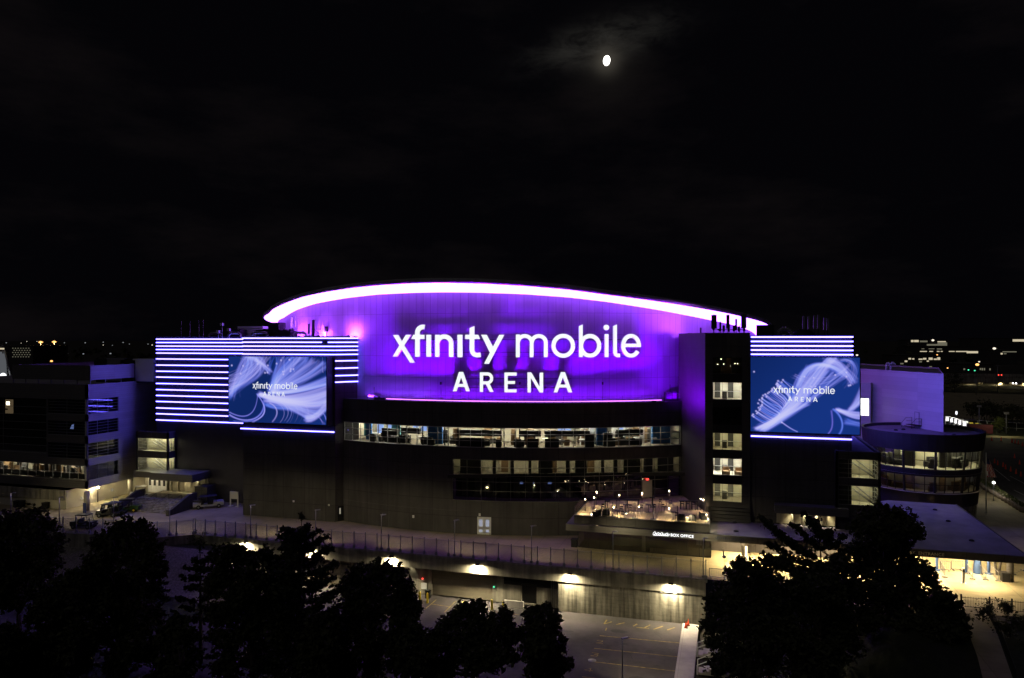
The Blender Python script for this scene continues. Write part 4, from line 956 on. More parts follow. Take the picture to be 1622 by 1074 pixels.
for bi, (z0, z1) in enumerate(bands):
    b = MB()
    for i in range(36):
        t = math.radians(10 * i); P = lambda z: (RC[0] + (rr(z) - .12) * math.cos(t), RC[1] + (rr(z) - .12) * math.sin(t), z); b.tube(P(z0), P(z1), .07 if i % 3 else .2, n=4)
    ring_wall(b, (z0 + z1) / 2 - .04, (z0 + z1) / 2 + .04, off=-.08)
    f = b.build('window_band', 'rotunda', ro); b = MB(); ring_wall(b, z0, z1, off=-.14); b.build('pane', 'glass', f)
    b = MB(); ring_wall(b, z0 - .1, z1 + .3, off=-4.5); b.face([(RC[0] + 8.05 * math.cos(math.radians(10 * i)), RC[1] + 8.05 * math.sin(math.radians(10 * i)), z0 - .05) for i in range(36)]); b.face([(RC[0] + 8.05 * math.cos(math.radians(10 * i)), RC[1] + 8.05 * math.sin(math.radians(10 * i)), z1 + .3) for i in range(36)])
    r = b.build('room', 'interior_wall', ro)
    b = MB(); ww = random.Random(9)
    for i in range(46):
        a = math.radians(ww.uniform(190, 350)); R_ = ww.uniform(4.4, 6.7); b.obox((RC[0] + R_ * math.cos(a), RC[1] + R_ * math.sin(a)), (-math.sin(a), math.cos(a)), -ww.uniform(.3, .9), ww.uniform(.2, .8), -.2, .2, z0, z0 + ww.choice([.8, 1.0, 1.4, 1.4, 2.6]))
    b.build('fittings', 'interior_dark' if bi == 0 else 'interior_wood', r)
    b = MB()
    for i in range(12): a = math.radians(185 + 15 * i); b.obox((RC[0] + 5.6 * math.cos(a), RC[1] + 5.6 * math.sin(a)), (-math.sin(a), math.cos(a)), -.7, .7, -.2, .2, z1 + .15, z1 + .2)
    b.build('ceiling_lamp', 'stair_light' if bi == 0 else 'far_window_dim', r)
    if bi == 1:
        b = MB(); ring_wall(b, z0, z1 + .25, off=-2.2, n=48); b.build('curtain', 'light_wall', r); 
        for a_ in (205, 235, 260, 285, 315, 340): lamp('POINT', (RC[0] + 6.6 * math.cos(math.radians(a_)), RC[1] + 6.6 * math.sin(math.radians(a_)), z1 + .1), 9, (1, .82, .5), ro, size=.05)
hl = thing('hall_building', 'windowless panelled hall washed blue-violet by the light stripes', 'building', (32, 128, 0))
NC, FC = (32.2, 127.5), (23.7, 145.9); zt_n = H - 55 * 113.4 / F
ext = ((FC[0] - NC[0]) * .35 + FC[0], (FC[1] - NC[1]) * .35 + FC[1])
E3 = (NC[0] + 6.0, NC[1] + 27); Fx = (ext[0] + 6.0, ext[1] + 27)
b = MB()
for p, q in ((ext, NC), (NC, E3), (E3, Fx), (Fx, ext)): b.face([(*p, 0), (*q, 0), (*q, zt_n), (*p, zt_n)])
b.build('wall', 'hall_panel', hl); b = MB(); b.face([(*p, zt_n - .3) for p in (ext, NC, E3, Fx)]); b.build('roof', 'roofing', hl)
un = Vector((FC[0] - NC[0], FC[1] - NC[1])).normalized()
b = MB(); b.obox(NC, (-un.x, -un.y), -6.3, -5.4, -.06, -.002, 12.95, 15.4); d = b.build('door', 'hall_panel', hl)
b = MB(); b.obox(NC, (-un.x, -un.y), -6.38, -6.3, -.08, -.002, 12.95, 15.48); b.obox(NC, (-un.x, -un.y), -5.4, -5.32, -.08, -.002, 12.95, 15.48); b.obox(NC, (-un.x, -un.y), -6.3, -5.4, -.08, -.002, 15.4, 15.48); b.build('door_frame', 'grey_metal', d)
lk = thing('glazed_link', 'small violet block with a white glowing window between screen and hall', 'building', (23, 141, 0))
def lkp(px, d): p = PD(px, 537, d); return (p.x, p.y)
A, Bp = lkp(1345, 131), lkp(1379, 129.2); u = Vector((Bp[0] - A[0], Bp[1] - A[1])); ln = u.length; u.normalize(); dK = 129.6
zk = lambda y: H - (y - 537) * dK / F
b = MB(); facade(b, A, (u.x, u.y), 0, ln, 0, zk(606.5), [(ln * .3, ln - .2, zk(659), zk(630.5))], .3); n_ = (-u.y, u.x)
b.face([(*Bp, 0), (Bp[0] + n_[0] * 6, Bp[1] + n_[1] * 6, 0), (Bp[0] + n_[0] * 6, Bp[1] + n_[1] * 6, zk(606.5)), (*Bp, zk(606.5))]); b.face([(*A, zk(606.5) - .1), (*Bp, zk(606.5) - .1), (Bp[0] + n_[0] * 6, Bp[1] + n_[1] * 6, zk(606.5) - .1), (A[0] + n_[0] * 6, A[1] + n_[1] * 6, zk(606.5) - .1)]); b.build('wall', 'hall_panel', lk)
w = window(lk, A, (u.x, u.y), ln * .3, ln - .2, zk(659), zk(630.5), 3, 3, gm='backlit_glass', inset=.05, fm='grey_metal')
# roof steps with handrail
st = thing('roof_steps', 'black metal steps with handrails against the violet hall wall', 'steps', (30, 131, ZR))
o = (NC[0] + un.x * 5.0, NC[1] + un.y * 5.0)
b = MB(); b.obox(o, (un.x, un.y), -.3, 2.0, .1, 1.2, ZR + .45, ZR + .55); b.obox(o, (un.x, un.y), -.3, 2.0, 1.2, 1.5, ZR + .2, ZR + .3); b.build('treads', 'black_paint', st)
b = MB()
for t in (-.3, 2.0):
    q = lambda s_, z: (o[0] + un.x * t - un.y * s_, o[1] + un.y * t + un.x * s_, z)
    b.path([q(.1, ZR + .5), q(.1, ZR + 1.6), q(1.1, ZR + 1.6), q(1.9, ZR + .8), q(1.9, ZR + .02)], .035, 4); b.path([q(.1, ZR + 1.1), q(1.1, ZR + 1.1)], .03, 4)
b.build('handrail', 'black_paint', st)
# small roof fixtures
for i, (px, py, lab) in enumerate(((1419, 682, 'left black drain cap on the round roof near the steps'), (1431, 681, 'right black drain cap on the round roof near the steps'), (1498, 691, 'left black drain cap at the front rim of the round roof'), (1511, 690, 'right black drain cap at the front rim of the round roof'))):
    p = G(px, py, ZR); t = thing('roof_drain', lab, 'roof drain', p, 'drain caps on the round roof'); MB().lathe(p, [(.32, .01), (.3, .15), (.15, .24), (0, .25)], 10).build('cap', 'black_paint', t)
hv = thing('vent_hood', 'twin curved vent pipes on top of the violet hall roof', 'vent', (26, 140, zt_n))
for px in (1404, 1411):
    p = PD(px, 584, 131); b = MB(); b.path([(p.x, p.y, zt_n - .2), (p.x, p.y, zt_n + .8), (p.x + .2, p.y, zt_n + 1.1), (p.x + .55, p.y, zt_n + 1.05), (p.x + .65, p.y, zt_n + .7)], .2, 8); b.build('pipe', 'white_metal', hv)

# ------------------------------------------------------------------ office building on the left
of = thing('office_building', 'dark office block with ribbon windows, one floor lit, standing left of the arena', 'office building', (-99, 95, 0))
OX, OY = -99.2, 94.9
zo_ = lambda py: PX(136, py, OX).z
def rowz(py, px=136): return PX(px, py, OX).z
ztop, zpen0, zlow, zsof = rowz(579.6), rowz(603), rowz(609.5), rowz(775)
fr_rows = [(rowz(657), rowz(633)), (rowz(691), rowz(668)), (rowz(728), rowz(703)), (rowz(762), rowz(738.5))]
Ld = 46
b = MB()
hol = [(Ld - 8.2 + .1, Ld - .02, a, c) for a, c in fr_rows[:3]] + [(0.3, Ld - 8.3, fr_rows[2][0] + .6, fr_rows[0][1])] + [(.3, Ld - .02, fr_rows[3][0], fr_rows[3][1])]
facade(b, (OX - Ld, OY), (1, 0), 0, Ld, zsof, zlow, hol, .35)
Wd = PX(188, 640, OX).y - OY; DD = 27
b.build('wall', 'facade_metal', of); b = MB()
facade(b, (OX, OY), (0, 1), 0, DD, zsof, zlow, [(.02, Wd, a, c) for a, c in fr_rows], .35)
b.build('wall', 'lit_side_panel', of); b = MB()  # same cladding as the front, lightened in colour where the strips light it
b.face([(OX - Ld, OY, zsof), (OX - Ld, OY + DD, zsof), (OX, OY + DD, zsof), (OX, OY, zsof)]); b.face([(OX - Ld, OY + DD, zsof), (OX, OY + DD, zsof), (OX, OY + DD, zlow), (OX - Ld, OY + DD, zlow)])
b.build('wall', 'facade_metal', of)
b = MB(); b.box(OX - Ld, OX - .01, OY + .4, OY + DD, zlow - .5, zlow - .3); b.build('roof', 'roofing', of)
px0 = 22
xa = PY(px0, 590, OY + 1.2).x
b = MB(); facade(b, (xa, OY + .9), (1, 0), 0, OX - .25 - xa, zpen0, ztop, [], .12); b.build('plant_screen', 'facade_metal', of); b = MB(); facade(b, (OX - .25, OY + .9), (0, 1), 0, DD + 6, zpen0, ztop, [], .12); facade(b, (xa, OY + 22), (0, -1), 0, 20, zpen0, ztop, [], .12); b.build('plant_screen', 'lit_side_panel', of)  # screen sides use the lightened tone, the front keeps the unlit one
b = MB()
for i in range(7): x = xa + (OX - .4 - xa) * i / 6; b.tube((x, OY + 1.1, zlow - .3), (x, OY + 1.1, ztop - .3), .08, n=4)
for i in range(1, 9): b.tube((OX - .45, OY + .9 + 3.3 * i, zlow - .3), (OX - .45, OY + .9 + 3.3 * i, ztop - .3), .08, n=4)
b.build('screen_posts', 'grey_metal', of)
# glazing
for i, (a, c) in enumerate(fr_rows):
    window(of, (OX, OY), (0, 1), .02, Wd, a, c, 3, 5 if i < 3 else 3, inset=.06, w=.06, gm='dark_glass' if i < 3 else 'glass', fm='frame_metal')
    if i < 3: window(of, (OX - 8.1, OY), (1, 0), 0, 8.0, a, c, 2, 5, inset=.06, w=.06, gm='dark_glass', fm='frame_metal')
zA, zB = fr_rows[2][0] + .6, fr_rows[0][1]
window(of, (OX - Ld, OY), (1, 0), .3, Ld - 8.3, zA, zB, 4, 2, inset=.06, w=.07, gm='dark_glass', fm='frame_metal', zlines=[zA + (zB - zA) * t for t in (.02, .14, .28, .42, .56, .70, .84)])
window(of, (OX - Ld, OY), (1, 0), .3, Ld - .02, fr_rows[3][0], fr_rows[3][1], 26, 2, inset=.06, w=.06, gm='glass', fm='frame_metal')
r = room(of, (OX - Ld, OY), (1, 0), Ld - 23, Ld - .4, fr_rows[3][0], fr_rows[3][1], 6, 55, furn=26, nl=6, light='hall_light')
room(of, (OX - Ld, OY), (1, 0), .3, Ld - 23.05, fr_rows[3][0], fr_rows[3][1], 6, 58, furn=10, nl=5, light='hall_light')
b = MB(); b.box(OX - 22, OX - 1, OY + .8, OY + .9, fr_rows[3][0] + .05, fr_rows[3][0] + .9); b.build('office_desks', 'interior_dark', r)
b = MB(); b.box(OX - 7, OX - .41, OY + .4, OY + 12, zsof + .3, fr_rows[0][1] + .2) if False else b.face([(OX - 7, OY + .5, zA), (OX - 7, OY + 20, zA), (OX - 7, OY + 20, zlow - .6), (OX - 7, OY + .5, zlow - .6)]); b.face([(OX - Ld, OY + 7.6, zA), (OX - .4, OY + 7.6, zA), (OX - .4, OY + 7.6, zlow - .6), (OX - Ld, OY + 7.6, zlow - .6)]); b.build('core_wall', 'interior_dark', of)
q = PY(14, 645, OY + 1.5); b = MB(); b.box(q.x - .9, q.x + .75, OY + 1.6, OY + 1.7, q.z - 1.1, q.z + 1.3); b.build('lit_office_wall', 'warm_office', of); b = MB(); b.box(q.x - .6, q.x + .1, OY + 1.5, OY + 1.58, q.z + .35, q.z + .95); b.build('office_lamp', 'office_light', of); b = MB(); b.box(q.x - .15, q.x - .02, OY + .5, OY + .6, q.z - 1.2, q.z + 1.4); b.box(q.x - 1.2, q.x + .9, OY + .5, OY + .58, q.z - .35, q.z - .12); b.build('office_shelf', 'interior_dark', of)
q = PY(114, 676, OY + 1.2); MB().face([(q.x - .4, q.y, q.z - .35), (q.x + .35, q.y, q.z - .35), (q.x + .4, q.y, q.z + .45), (q.x - .05, q.y, q.z + .3)]).build('monitor', 'cool_tv', of)
# recessed ground floor
c1 = G(105, 807); c2 = G(205, 774)
b = MB(); b.face([(c1.x - 40, c1.y, 0), (c1.x, c1.y, 0), (c1.x, c1.y, zsof), (c1.x - 40, c1.y, zsof)]); b.face([(c1.x, c1.y, 0), (c1.x, 124, 0), (c1.x, 124, zsof), (c1.x, c1.y, zsof)]); b.build('ground_floor_wall', 'light_wall', of)
b = MB(); b.box(c1.x - 40, c1.x - .3, c1.y - .2, c1.y - .02, 1.4, zsof - .02); b.build('pale_band', 'concrete', of)
for px, py in ((137.5, 809), (207, 787)):
    p = G(px, py); b = MB(); b.tube((p.x, p.y, 0), (p.x, p.y, zsof - .01), .42, n=16); b.build('column', 'light_wall', of)
for px, py in ((129, 789), (177, 776)):
    p = PX(px, py, c1.x); MB().box(c1.x, c1.x + .12, p.y - .15, p.y + .15, p.z - .2, p.z + .2).build('wall_lamp', 'lit_panel', of)
for k in range(6): lamp('AREA', (c1.x + 2.0, c1.y + 1.5 + 4.2 * k, zsof - .06), 42, (1, .84, .5), of, (0, 0, -1), size=.6)
# ------------------------------------------------------------------ entrance canopy and box office
WARM = (1.0, 0.77, 0.43)
def text_mesh(name, txt, m, size, loc, parent, depth=.04, shear=0.0, spacing=1.0):
    cu = bpy.data.curves.new(name, 'FONT'); cu.body = txt; cu.size = size; cu.extrude = depth; cu.shear = shear; cu.space_character = spacing; cu.offset = size * .012
    tmp = bpy.data.objects.new('tmp', cu); col.objects.link(tmp); dg = bpy.context.evaluated_depsgraph_get(); me = bpy.data.meshes.new_from_object(tmp.evaluated_get(dg)); bpy.data.objects.remove(tmp)
    import bmesh
    bm = bmesh.new(); bm.from_mesh(me); bmesh.ops.remove_doubles(bm, verts=bm.verts, dist=1e-5); seen = set(); isl = []
    for v in bm.verts:
        if v.index in seen: continue
        st_ = [v]; seen.add(v.index); fs = set()
        while st_:
            w = st_.pop()
            for f in w.link_faces: fs.add(f)
            for e_ in w.link_edges:
                o_ = e_.other_vert(w)
                if o_.index not in seen: seen.add(o_.index); st_.append(o_)
        isl.append(fs)
    for fs in isl:
        b = MB()
        for f in fs: b.face([(loc[0] + v.co.x, loc[1] - v.co.z, loc[2] + v.co.y) for v in f.verts])
        if b.f: b.build('letter', m, parent)
    bm.free(); bpy.data.meshes.remove(me)
YC = 91.0; ZC0, ZC1 = 3.2, 4.0
cp = thing('entrance_canopy', 'wide flat entrance canopy glowing warm underneath, its roof washed purple', 'canopy', (15, 100, 0))
poly = [(-1.0, YC + .12), (31.1, YC + .12), (31.1, 117.0), (22.5, 117.6), (16.6, 112), (16.6, 98.9), (-1.0, 98.4)]
b = MB(); b.prism(poly, ZC0 + .1, ZC1 - .06); b.build('canopy_slab', 'canopy_roof', cp)
b = MB(); b.box(-1.0, 31.25, YC - .1, YC + .12, ZC0, ZC1); b.box(31.1, 31.25, YC + .12, 117.2, ZC0, ZC1); b.build('fascia', 'facade', cp)
b = MB(); b.face([(-.9, YC + .2, ZC0 + .09), (-.9, 98.3, ZC0 + .09), (31.0, 116, ZC0 + .09), (31.0, YC + .2, ZC0 + .09)]); b.build('soffit', 'soffit_white', cp)
tc_ = [G(1600, 921), G(1179, 879)]
for x, y in ((tc_[0].x, tc_[0].y), (tc_[1].x, tc_[1].y), (9.5, 95.2), (20.0, 95.2)):
    b = MB(); b.tube((x, y, 0), (x, y, ZC0 + .08), .36, n=14); b.build('column', 'facade_metal', cp)
for i in range(6):
    for j, y in enumerate((93.0, 96.8, 101.5, 107)):
        x = 1.4 + i * 5.3
        if j > 1 and x < 17.5: continue
        if i > 4 and j == 0: x -= .5
        b = MB(); b.box(x - .25, x + .25, y - .25, y + .25, ZC0 + .03, ZC0 + .085); b.build('ceiling_lamp', 'warm_globe', cp)
        if i < 6: lamp('AREA', (x, y, ZC0 - .02), 760 if j < 2 else 420, WARM, cp, (0, 0, -1), size=.6, spread=168)
p = PY(1133, 853, YC - .12)
text_mesh('lettering', 'HYUNDAI', 'sign_letter_dark', .52, (p.x + .85, YC - .13, 3.44), cp, .02, spacing=1.05)
b = MB()                                                 # slanted oval emblem
for q in sweep([(p.x + .38 + .34 * math.cos(t), .3 * 1 + .18 * math.sin(t)) for t in [2 * math.pi * i / 20 for i in range(21)]], .05) + sweep([(p.x + .2, .14), (p.x + .3, .46)], .07) + sweep([(p.x + .46, .14), (p.x + .56, .46)], .07) + sweep([(p.x + .22, .29), (p.x + .54, .33)], .05):
    b.face([(x, YC - .13 - .002, 3.34 + y) for x, y in q])
b.build('emblem', 'sign_letter_dark', cp)
p = PY(1443, 880, YC - .12); p2 = PY(1496, 880, YC - .12)
text_mesh('lettering', 'ST. ENTRANCE', 'sign_letter_pale', .46, (p.x - .1, YC - .13, 3.42), cp, .02, spacing=1.12)
for i, (px, py, lab) in enumerate(((1162, 823, 'upper of the two drain caps on the canopy roof beside the terrace'), (1164, 828, 'lower of the two drain caps on the canopy roof beside the terrace'), (1166, 842, 'drain cap near the front left edge of the canopy roof'), (1221, 827, 'drain cap on the canopy roof left of the three lit porch panels'), (1278, 830, 'drain cap on the canopy roof below the lit porch panels'), (1481, 808, 'drain cap at the back of the canopy roof below the round building'), (1502, 826, 'drain cap in the middle of the right canopy roof'), (1539, 857, 'drain cap near the pale entrance lettering and right front canopy edge'))):
    p = G(px, py, ZC1 - .06); t = thing('roof_drain', lab, 'roof drain', p, 'drain caps on the canopy roof'); MB().lathe(p, [(.3, .01), (.28, .12), (.14, .2), (0, .21)], 10).build('cap', 'black_paint', t)

bo = thing('box_office', 'single storey glazed box office carrying a furnished roof terrace', 'box office', (-10, 95, 0))
BX0, BX1, BY = -18.6, -1.8, 95.0
TZ = 5.0; PYF = 91.7
b = MB(); b.box(BX0 - .8, -1.0, YC - .1, YC + .2, ZC0, ZC1); b.box(BX0 - .8, -1.0, YC + .2, 98.9, ZC0 + .05, ZC1 - .03); b.build('fascia', 'facade_metal', bo)
b = MB(); b.box(BX0 + .1, -1.9, PYF, PYF + .25, ZC1 - .02, TZ); b.box(-2.15, -1.9, PYF + .25, 100.2, ZC1 - .02, TZ); b.box(BX0 + .1, BX0 + .35, PYF + .25, 99.6, ZC1 - .02, TZ); b.build('parapet', 'facade', bo)
b = MB(); b.prism([(BX0 + .35, PYF + .25), (-2.15, PYF + .25), (-2.15, 109), (-5, 108.2), (-13, 103.6), (BX0 + .35, 100.3)], TZ - .25, TZ - .04); b.build('terrace_deck', 'deck_tile', bo)
window(bo, (BX0, BY), (1, 0), 0, BX1 - BX0, .02, ZC0 + .03, 12, 1, gm='dark_glass', fm='dark_metal', inset=0, w=.05); window(bo, (BX1, BY), (0, 1), 0, 3.4, .02, ZC0 + .03, 2, 1, gm='dark_glass', fm='dark_metal', inset=0, w=.05)
b = MB(); b.face([(BX0, 99, 0), (BX1, 99, 0), (BX1, 99, 3.2), (BX0, 99, 3.2)]); b.face([(BX0, 95.2, 0), (BX0, 99, 0), (BX0, 99, 3.2), (BX0, 95.2, 3.2)]); b.build('back_wall', 'interior_wood', bo)
b = MB(); b.box(BX0 + 4, BX1 - 3, 97.4, 97.9, .02, 1.1); b.box(-9.9, -9.4, 95.4, 95.5, .02, 2.6); b.build('counter', 'interior_dark', bo)
b = MB(); b.box(-10.4, -9.95, 95.6, 95.7, .02, 2.5); b.box(-3.6, -2.9, 95.6, 95.7, 1.3, 2.9); b.build('notice_panel', 'interior_wall', bo)
for k in range(9): x = BX0 + 1.3 + 1.85 * k; MB().box(x - .15, x + .15, 95.5, 95.7, 2.95, 3.05).build('ceiling_lamp', 'lit_panel', bo)
lamp('AREA', (-10, 96.4, 3.1), 10, (1, .85, .7), bo, (0, 0, -1), size=12, sizey=1)
ss = thing('box_office_sign', 'white glowing lettering on the box office fascia', 'sign', (-5, YC, 3.6))
p = PY(1035, 846, YC - .12); p2 = PY(1062, 849, YC - .12); p3 = PY(1099, 851, YC - .12)
text_mesh('lettering', 'BOX OFFICE', 'white_sign', .47, (p2.x, YC - .135, 3.42), ss, .03, spacing=1.05)
b = MB(); kk = 0                                         # running script word, too small to read
for i in range(9):
    x = p.x + .1 + (p2.x - p.x - .35) * i / 8; h = [.42, .26, .36, .24, .40, .24, .26, .38, .26][i]
    for qd in sweep([(x + .15 * math.cos(t) * .8 + .1 * math.sin(t), 3.42 + h / 2 + h / 2 * math.sin(t)) for t in [2 * math.pi * j / 10 for j in range(11)]], .055): kk += 1; b.face([(x_, YC - .15 - .0004 * kk, y_) for x_, y_ in qd])
for qd in sweep([(p.x, 3.40), (p2.x - .2, 3.48)], .05): b.face([(x_, YC - .2, y_) for x_, y_ in qd])
b.build('script_lettering', 'white_sign', ss)

# terrace: glass rail, lamps, furniture -------------------------------------------
rl = thing('glass_balustrade', 'frameless glass balustrade round the box office terrace', 'balustrade', (-10, PYF, TZ))
b = MB(); b.box(BX0 + .2, -2.0, PYF + .1, PYF + .115, TZ, TZ + 1.1); b.box(-2.03, -2.015, PYF + .12, 100, TZ, TZ + 1.1); b.box(BX0 + .2, BX0 + .215, PYF + .12, 99.5, TZ, TZ + 1.1); b.build('glass_panel', 'clear_rail', rl)
for i in range(9): x = BX0 + .2 + (16.4) * i / 8; b = MB(); b.box(x - .02, x + .02, PYF + .08, PYF + .13, TZ, TZ + 1.12); b.build('clamp_post', 'grey_metal', rl)
TF = TZ - .04
def TP(px, py): return G(px, py, TF)
def post_lamp(px, py, h, lab):
    p = TP(px, py); t = thing('terrace_lamp', lab, 'lamp', p, 'lamps on the terrace'); MB().tube(p, (p.x, p.y, p.z + h), .035, n=6).build('post', 'dark_metal', t); MB().ball((p.x, p.y, p.z + h + .08), .058, 8, 5).build('globe', 'warm_lamp', t)
    lamp('SPOT', (p.x, p.y - .05, p.z + h - .01), 150, (1, .74, .38), t, (0, 0, -1), size=.02, spot=150, blend=.6)
for i, (px, py) in enumerate(((927, 810), (945, 800), (941, 806), (981, 799), (1017, 797), (1060, 797), (1108, 801), (1110, 808), (1114, 811), (937, 822), (972, 812), (1012, 811), (1060, 812), (1119, 824))):
    post_lamp(px, py, [1.5, 1.7, 1.4, 1.2, 1.3, 1.6, 1.5, 1.4, 1.5, .5, .6, .6, .5, .6][i], '%s terrace lamp on a thin post, counted from the left along the terrace' % ORD[[0, 3, 2, 5, 7, 9, 10, 11, 12, 1, 4, 6, 8, 13][i]])
for i in range(8):
    x = BX0 + 1.2 + 2.2 * i; lamp('SPOT', (x, PYF + .5, TZ + .75), 420, (1, .76, .42), rl, (0, .8, -1), size=.05, spot=140, blend=1)
def table(px, py, lab, w=.7, h=1.05, d=.7):
    p = TP(px, py); t = thing('bar_table', lab, 'table', p, 'bar tables on the terrace'); b = MB(); b.box(p.x - w / 2, p.x + w / 2, p.y - d / 2, p.y + d / 2, p.z + h - .05, p.z + h); b.build('table_top', 'black_paint', t)
    b = MB(); b.tube((p.x, p.y, p.z + .04), (p.x, p.y, p.z + h - .05), .045); b.build('leg', 'dark_metal', t); b = MB(); b.box(p.x - .28, p.x + .28, p.y - .28, p.y + .28, p.z, p.z + .04); b.build('base', 'dark_metal', t)
for px, py, lab in ((962, 806, 'small bar table behind the left lounge chairs'), (991, 812, 'bar table at the middle left of the terrace'), (1027, 812, 'bar table in front of the lit terrace door'), (1033, 800, 'bar table near the terrace door, highest up'), (1055, 803, 'pale lit bar table right of the terrace door'), (978, 822, 'bar table close to the glass rail, left of the umbrella poles'), (1066, 824, 'bar table close to the glass rail, between umbrella pole and lounge chairs')): table(px, py, lab)
def long_counter(px0, px1, py, lab):
    a, c = TP(px0, py), TP(px1, py + .5); t = thing('bar_counter', lab, 'counter', a); u = Vector((c.x - a.x, c.y - a.y)); ln = u.length; u.normalize()
    b = MB(); b.obox((a.x, a.y), u, 0, ln, -.3, .3, TF + 1.02, TF + 1.1); b.build('table_top', 'black_paint', t)
    for k in range(4): s = .15 + (ln - .3) * k / 3; b = MB(); b.obox((a.x, a.y), u, s - .04, s + .04, -.2, .2, TF, TF + 1.02); b.build('leg', 'dark_metal', t)
long_counter(957, 1013, 804, 'long dark drinks counter in front of the window wall')
long_counter(1076, 1106, 806, 'dark drinks counter at the right end of the terrace')
def stool(px, py, lab):
    p = TP(px, py); t = thing('bar_stool', lab, 'stool', p, 'bar stools on the terrace'); b = MB(); b.box(p.x - .2, p.x + .2, p.y - .2, p.y + .2, p.z + .74, p.z + .8); b.build('seat', 'black_paint', t)
    b = MB(); b.box(p.x - .2, p.x + .2, p.y + .17, p.y + .2, p.z + .95, p.z + 1.08); b.build('backrest', 'black_paint', t)
    for sx in (-1, 1):
        for sy in (-1, 1): b = MB(); b.tube((p.x + .21 * sx, p.y + .21 * sy, p.z), (p.x + .16 * sx, p.y + .16 * sy, p.z + (1.0 if sy > 0 else .74)), .02, n=4); b.build('leg', 'dark_metal', t)
for i, (px, py) in enumerate(((955, 812), (984, 815), (998, 813), (1016, 813), (1036, 812), (1046, 804), (1050, 812), (1062, 806), (1081, 807), (1090, 807), (1099, 808), (986, 824), (1072, 826))): stool(px, py, 'black bar stool, %s from the left on the terrace' % ORD[[0, 1, 3, 4, 5, 6, 7, 8, 10, 11, 12, 2, 9][i]])
def lounge(px, py, lab, rz=0.0):
    p = TP(px, py); t = thing('lounge_chair', lab, 'lounge chair', p, 'lounge chairs along the terrace rail', rz)
    b = MB(); b.box(-.36, .36, -.36, .36, .2, .42); b.build('seat', 'interior_dark', t, local=True); b = MB(); b.box(-.36, .36, -.46, -.361, .1, .86); b.build('backrest', 'black_paint', t, local=True)
    for s in (-1, 1): b = MB(); b.box(.365 * s if s < 0 else .365, (.365 + .09) * s if s > 0 else -.455, -.4, .36, 0, .62); b.build('armrest', 'black_paint', t, local=True)
for a in ((945, 817.5, 'black lounge chair at the left end of the rail, turned sideways', 1.2), (960, 816.5, 'black boxy lounge chair second along the rail from the left', 0.1), (1080, 824, 'left of two black lounge chairs with a pale side table between', 0), (1097, 825, 'right of two black lounge chairs with a pale side table between', 0), (1114, 822, 'black lounge chair at the right corner of the terrace', -1.3)): lounge(*a)
p = TP(1089, 824.5); t = thing('side_table', 'pale cube side table between two lounge chairs', 'side table', p); b = MB(); b.box(p.x - .22, p.x + .22, p.y - .3, p.y + .3, p.z + .36, p.z + .42); b.build('table_top', 'soffit_white', t); b = MB(); b.box(p.x - .2, p.x + .2, p.y - .28, p.y + .28, p.z, p.z + .36); b.build('base', 'light_wall', t)
for i, (px, py, h) in enumerate(((970, 819, 1.9), (1006, 821, 1.9), (1035, 823, 1.9), (1073, 826, 1.9), (1034, 803, 2.7))):
    p = TP(px, py); t = thing('umbrella_pole', ['bare umbrella pole left of the first bar table at the glass rail', 'bare umbrella pole on a square foot, left of the middle of the rail', 'bare umbrella pole on a square foot, right of the middle of the rail', 'bare umbrella pole just left of the paired lounge chairs', 'tall dark pole beside the lit terrace door'][i], 'pole', p, 'umbrella poles on the terrace')
    b = MB(); b.tube((p.x, p.y, p.z + .08), (p.x, p.y, p.z + h), .05); b.build('pole', 'dark_metal', t); b = MB(); b.box(p.x - .38, p.x + .38, p.y - .38, p.y + .38, p.z, p.z + .08); b.build('base', 'dark_metal', t)
for (x, lab, px, py) in ((0, 'lit terrace door under a red exit sign in the window wall', 1025, 795), (1, 'narrow lit door under a red exit sign in the tower wall', 1104, 794)):
    pE = hit(E1, px, .12); q = PD(px, py, pE[1] if x == 0 else 99.5); z0 = TF; hgt = 2.3
    t = thing('terrace_door', lab, 'door', (q.x, q.y, z0)); u = (math.cos(pE[0]), math.sin(pE[0])) if x == 0 else (.52, -.85); o_ = (q.x, q.y)
    w = .75 if x == 0 else .5
    b = MB(); b.obox(o_, u, -w, w, -.05, .02, z0, z0 + hgt + .1); b.build('door_frame', 'light_wall', t); b = MB(); b.obox(o_, u, -w + .1, w - .1, -.09, -.055, z0 + .1, z0 + hgt); b.build('door_leaf', 'lit_panel' if x else 'interior_wall', t)
    b = MB(); b.obox(o_, u, -.2, .2, -.14, -.06, z0 + hgt + .15, z0 + hgt + .38); b.build('exit_sign', 'red_exit', t)
# armchairs inside the tower lounge
h = hol_t = None
zf = PY(1150, 753, TY).z - .1
for i, (px, lab) in enumerate(((1150, 'tan leather armchair in the bright tower lounge, by the middle mullion'), (1170, 'tan leather armchair in the bright tower lounge, at its right edge'))):
    p = PY(px, 750, TY + 1.6); t = thing('armchair', lab, 'armchair', (p.x, TY + 1.6, zf), 'armchairs in the tower lounge')
    b = MB(); b.box(-.4, .4, -.4, .35, .0, .42); b.build('seat', 'tan_leather', t, local=True); b = MB(); b.box(-.4, .4, .351, .5, 0, .85); b.build('backrest', 'tan_leather', t, local=True)
    for s in (-1, 1): b = MB(); b.box(min(.401 * s, .52 * s), max(.401 * s, .52 * s), -.4, .4, 0, .6); b.build('armrest', 'tan_leather', t, local=True)

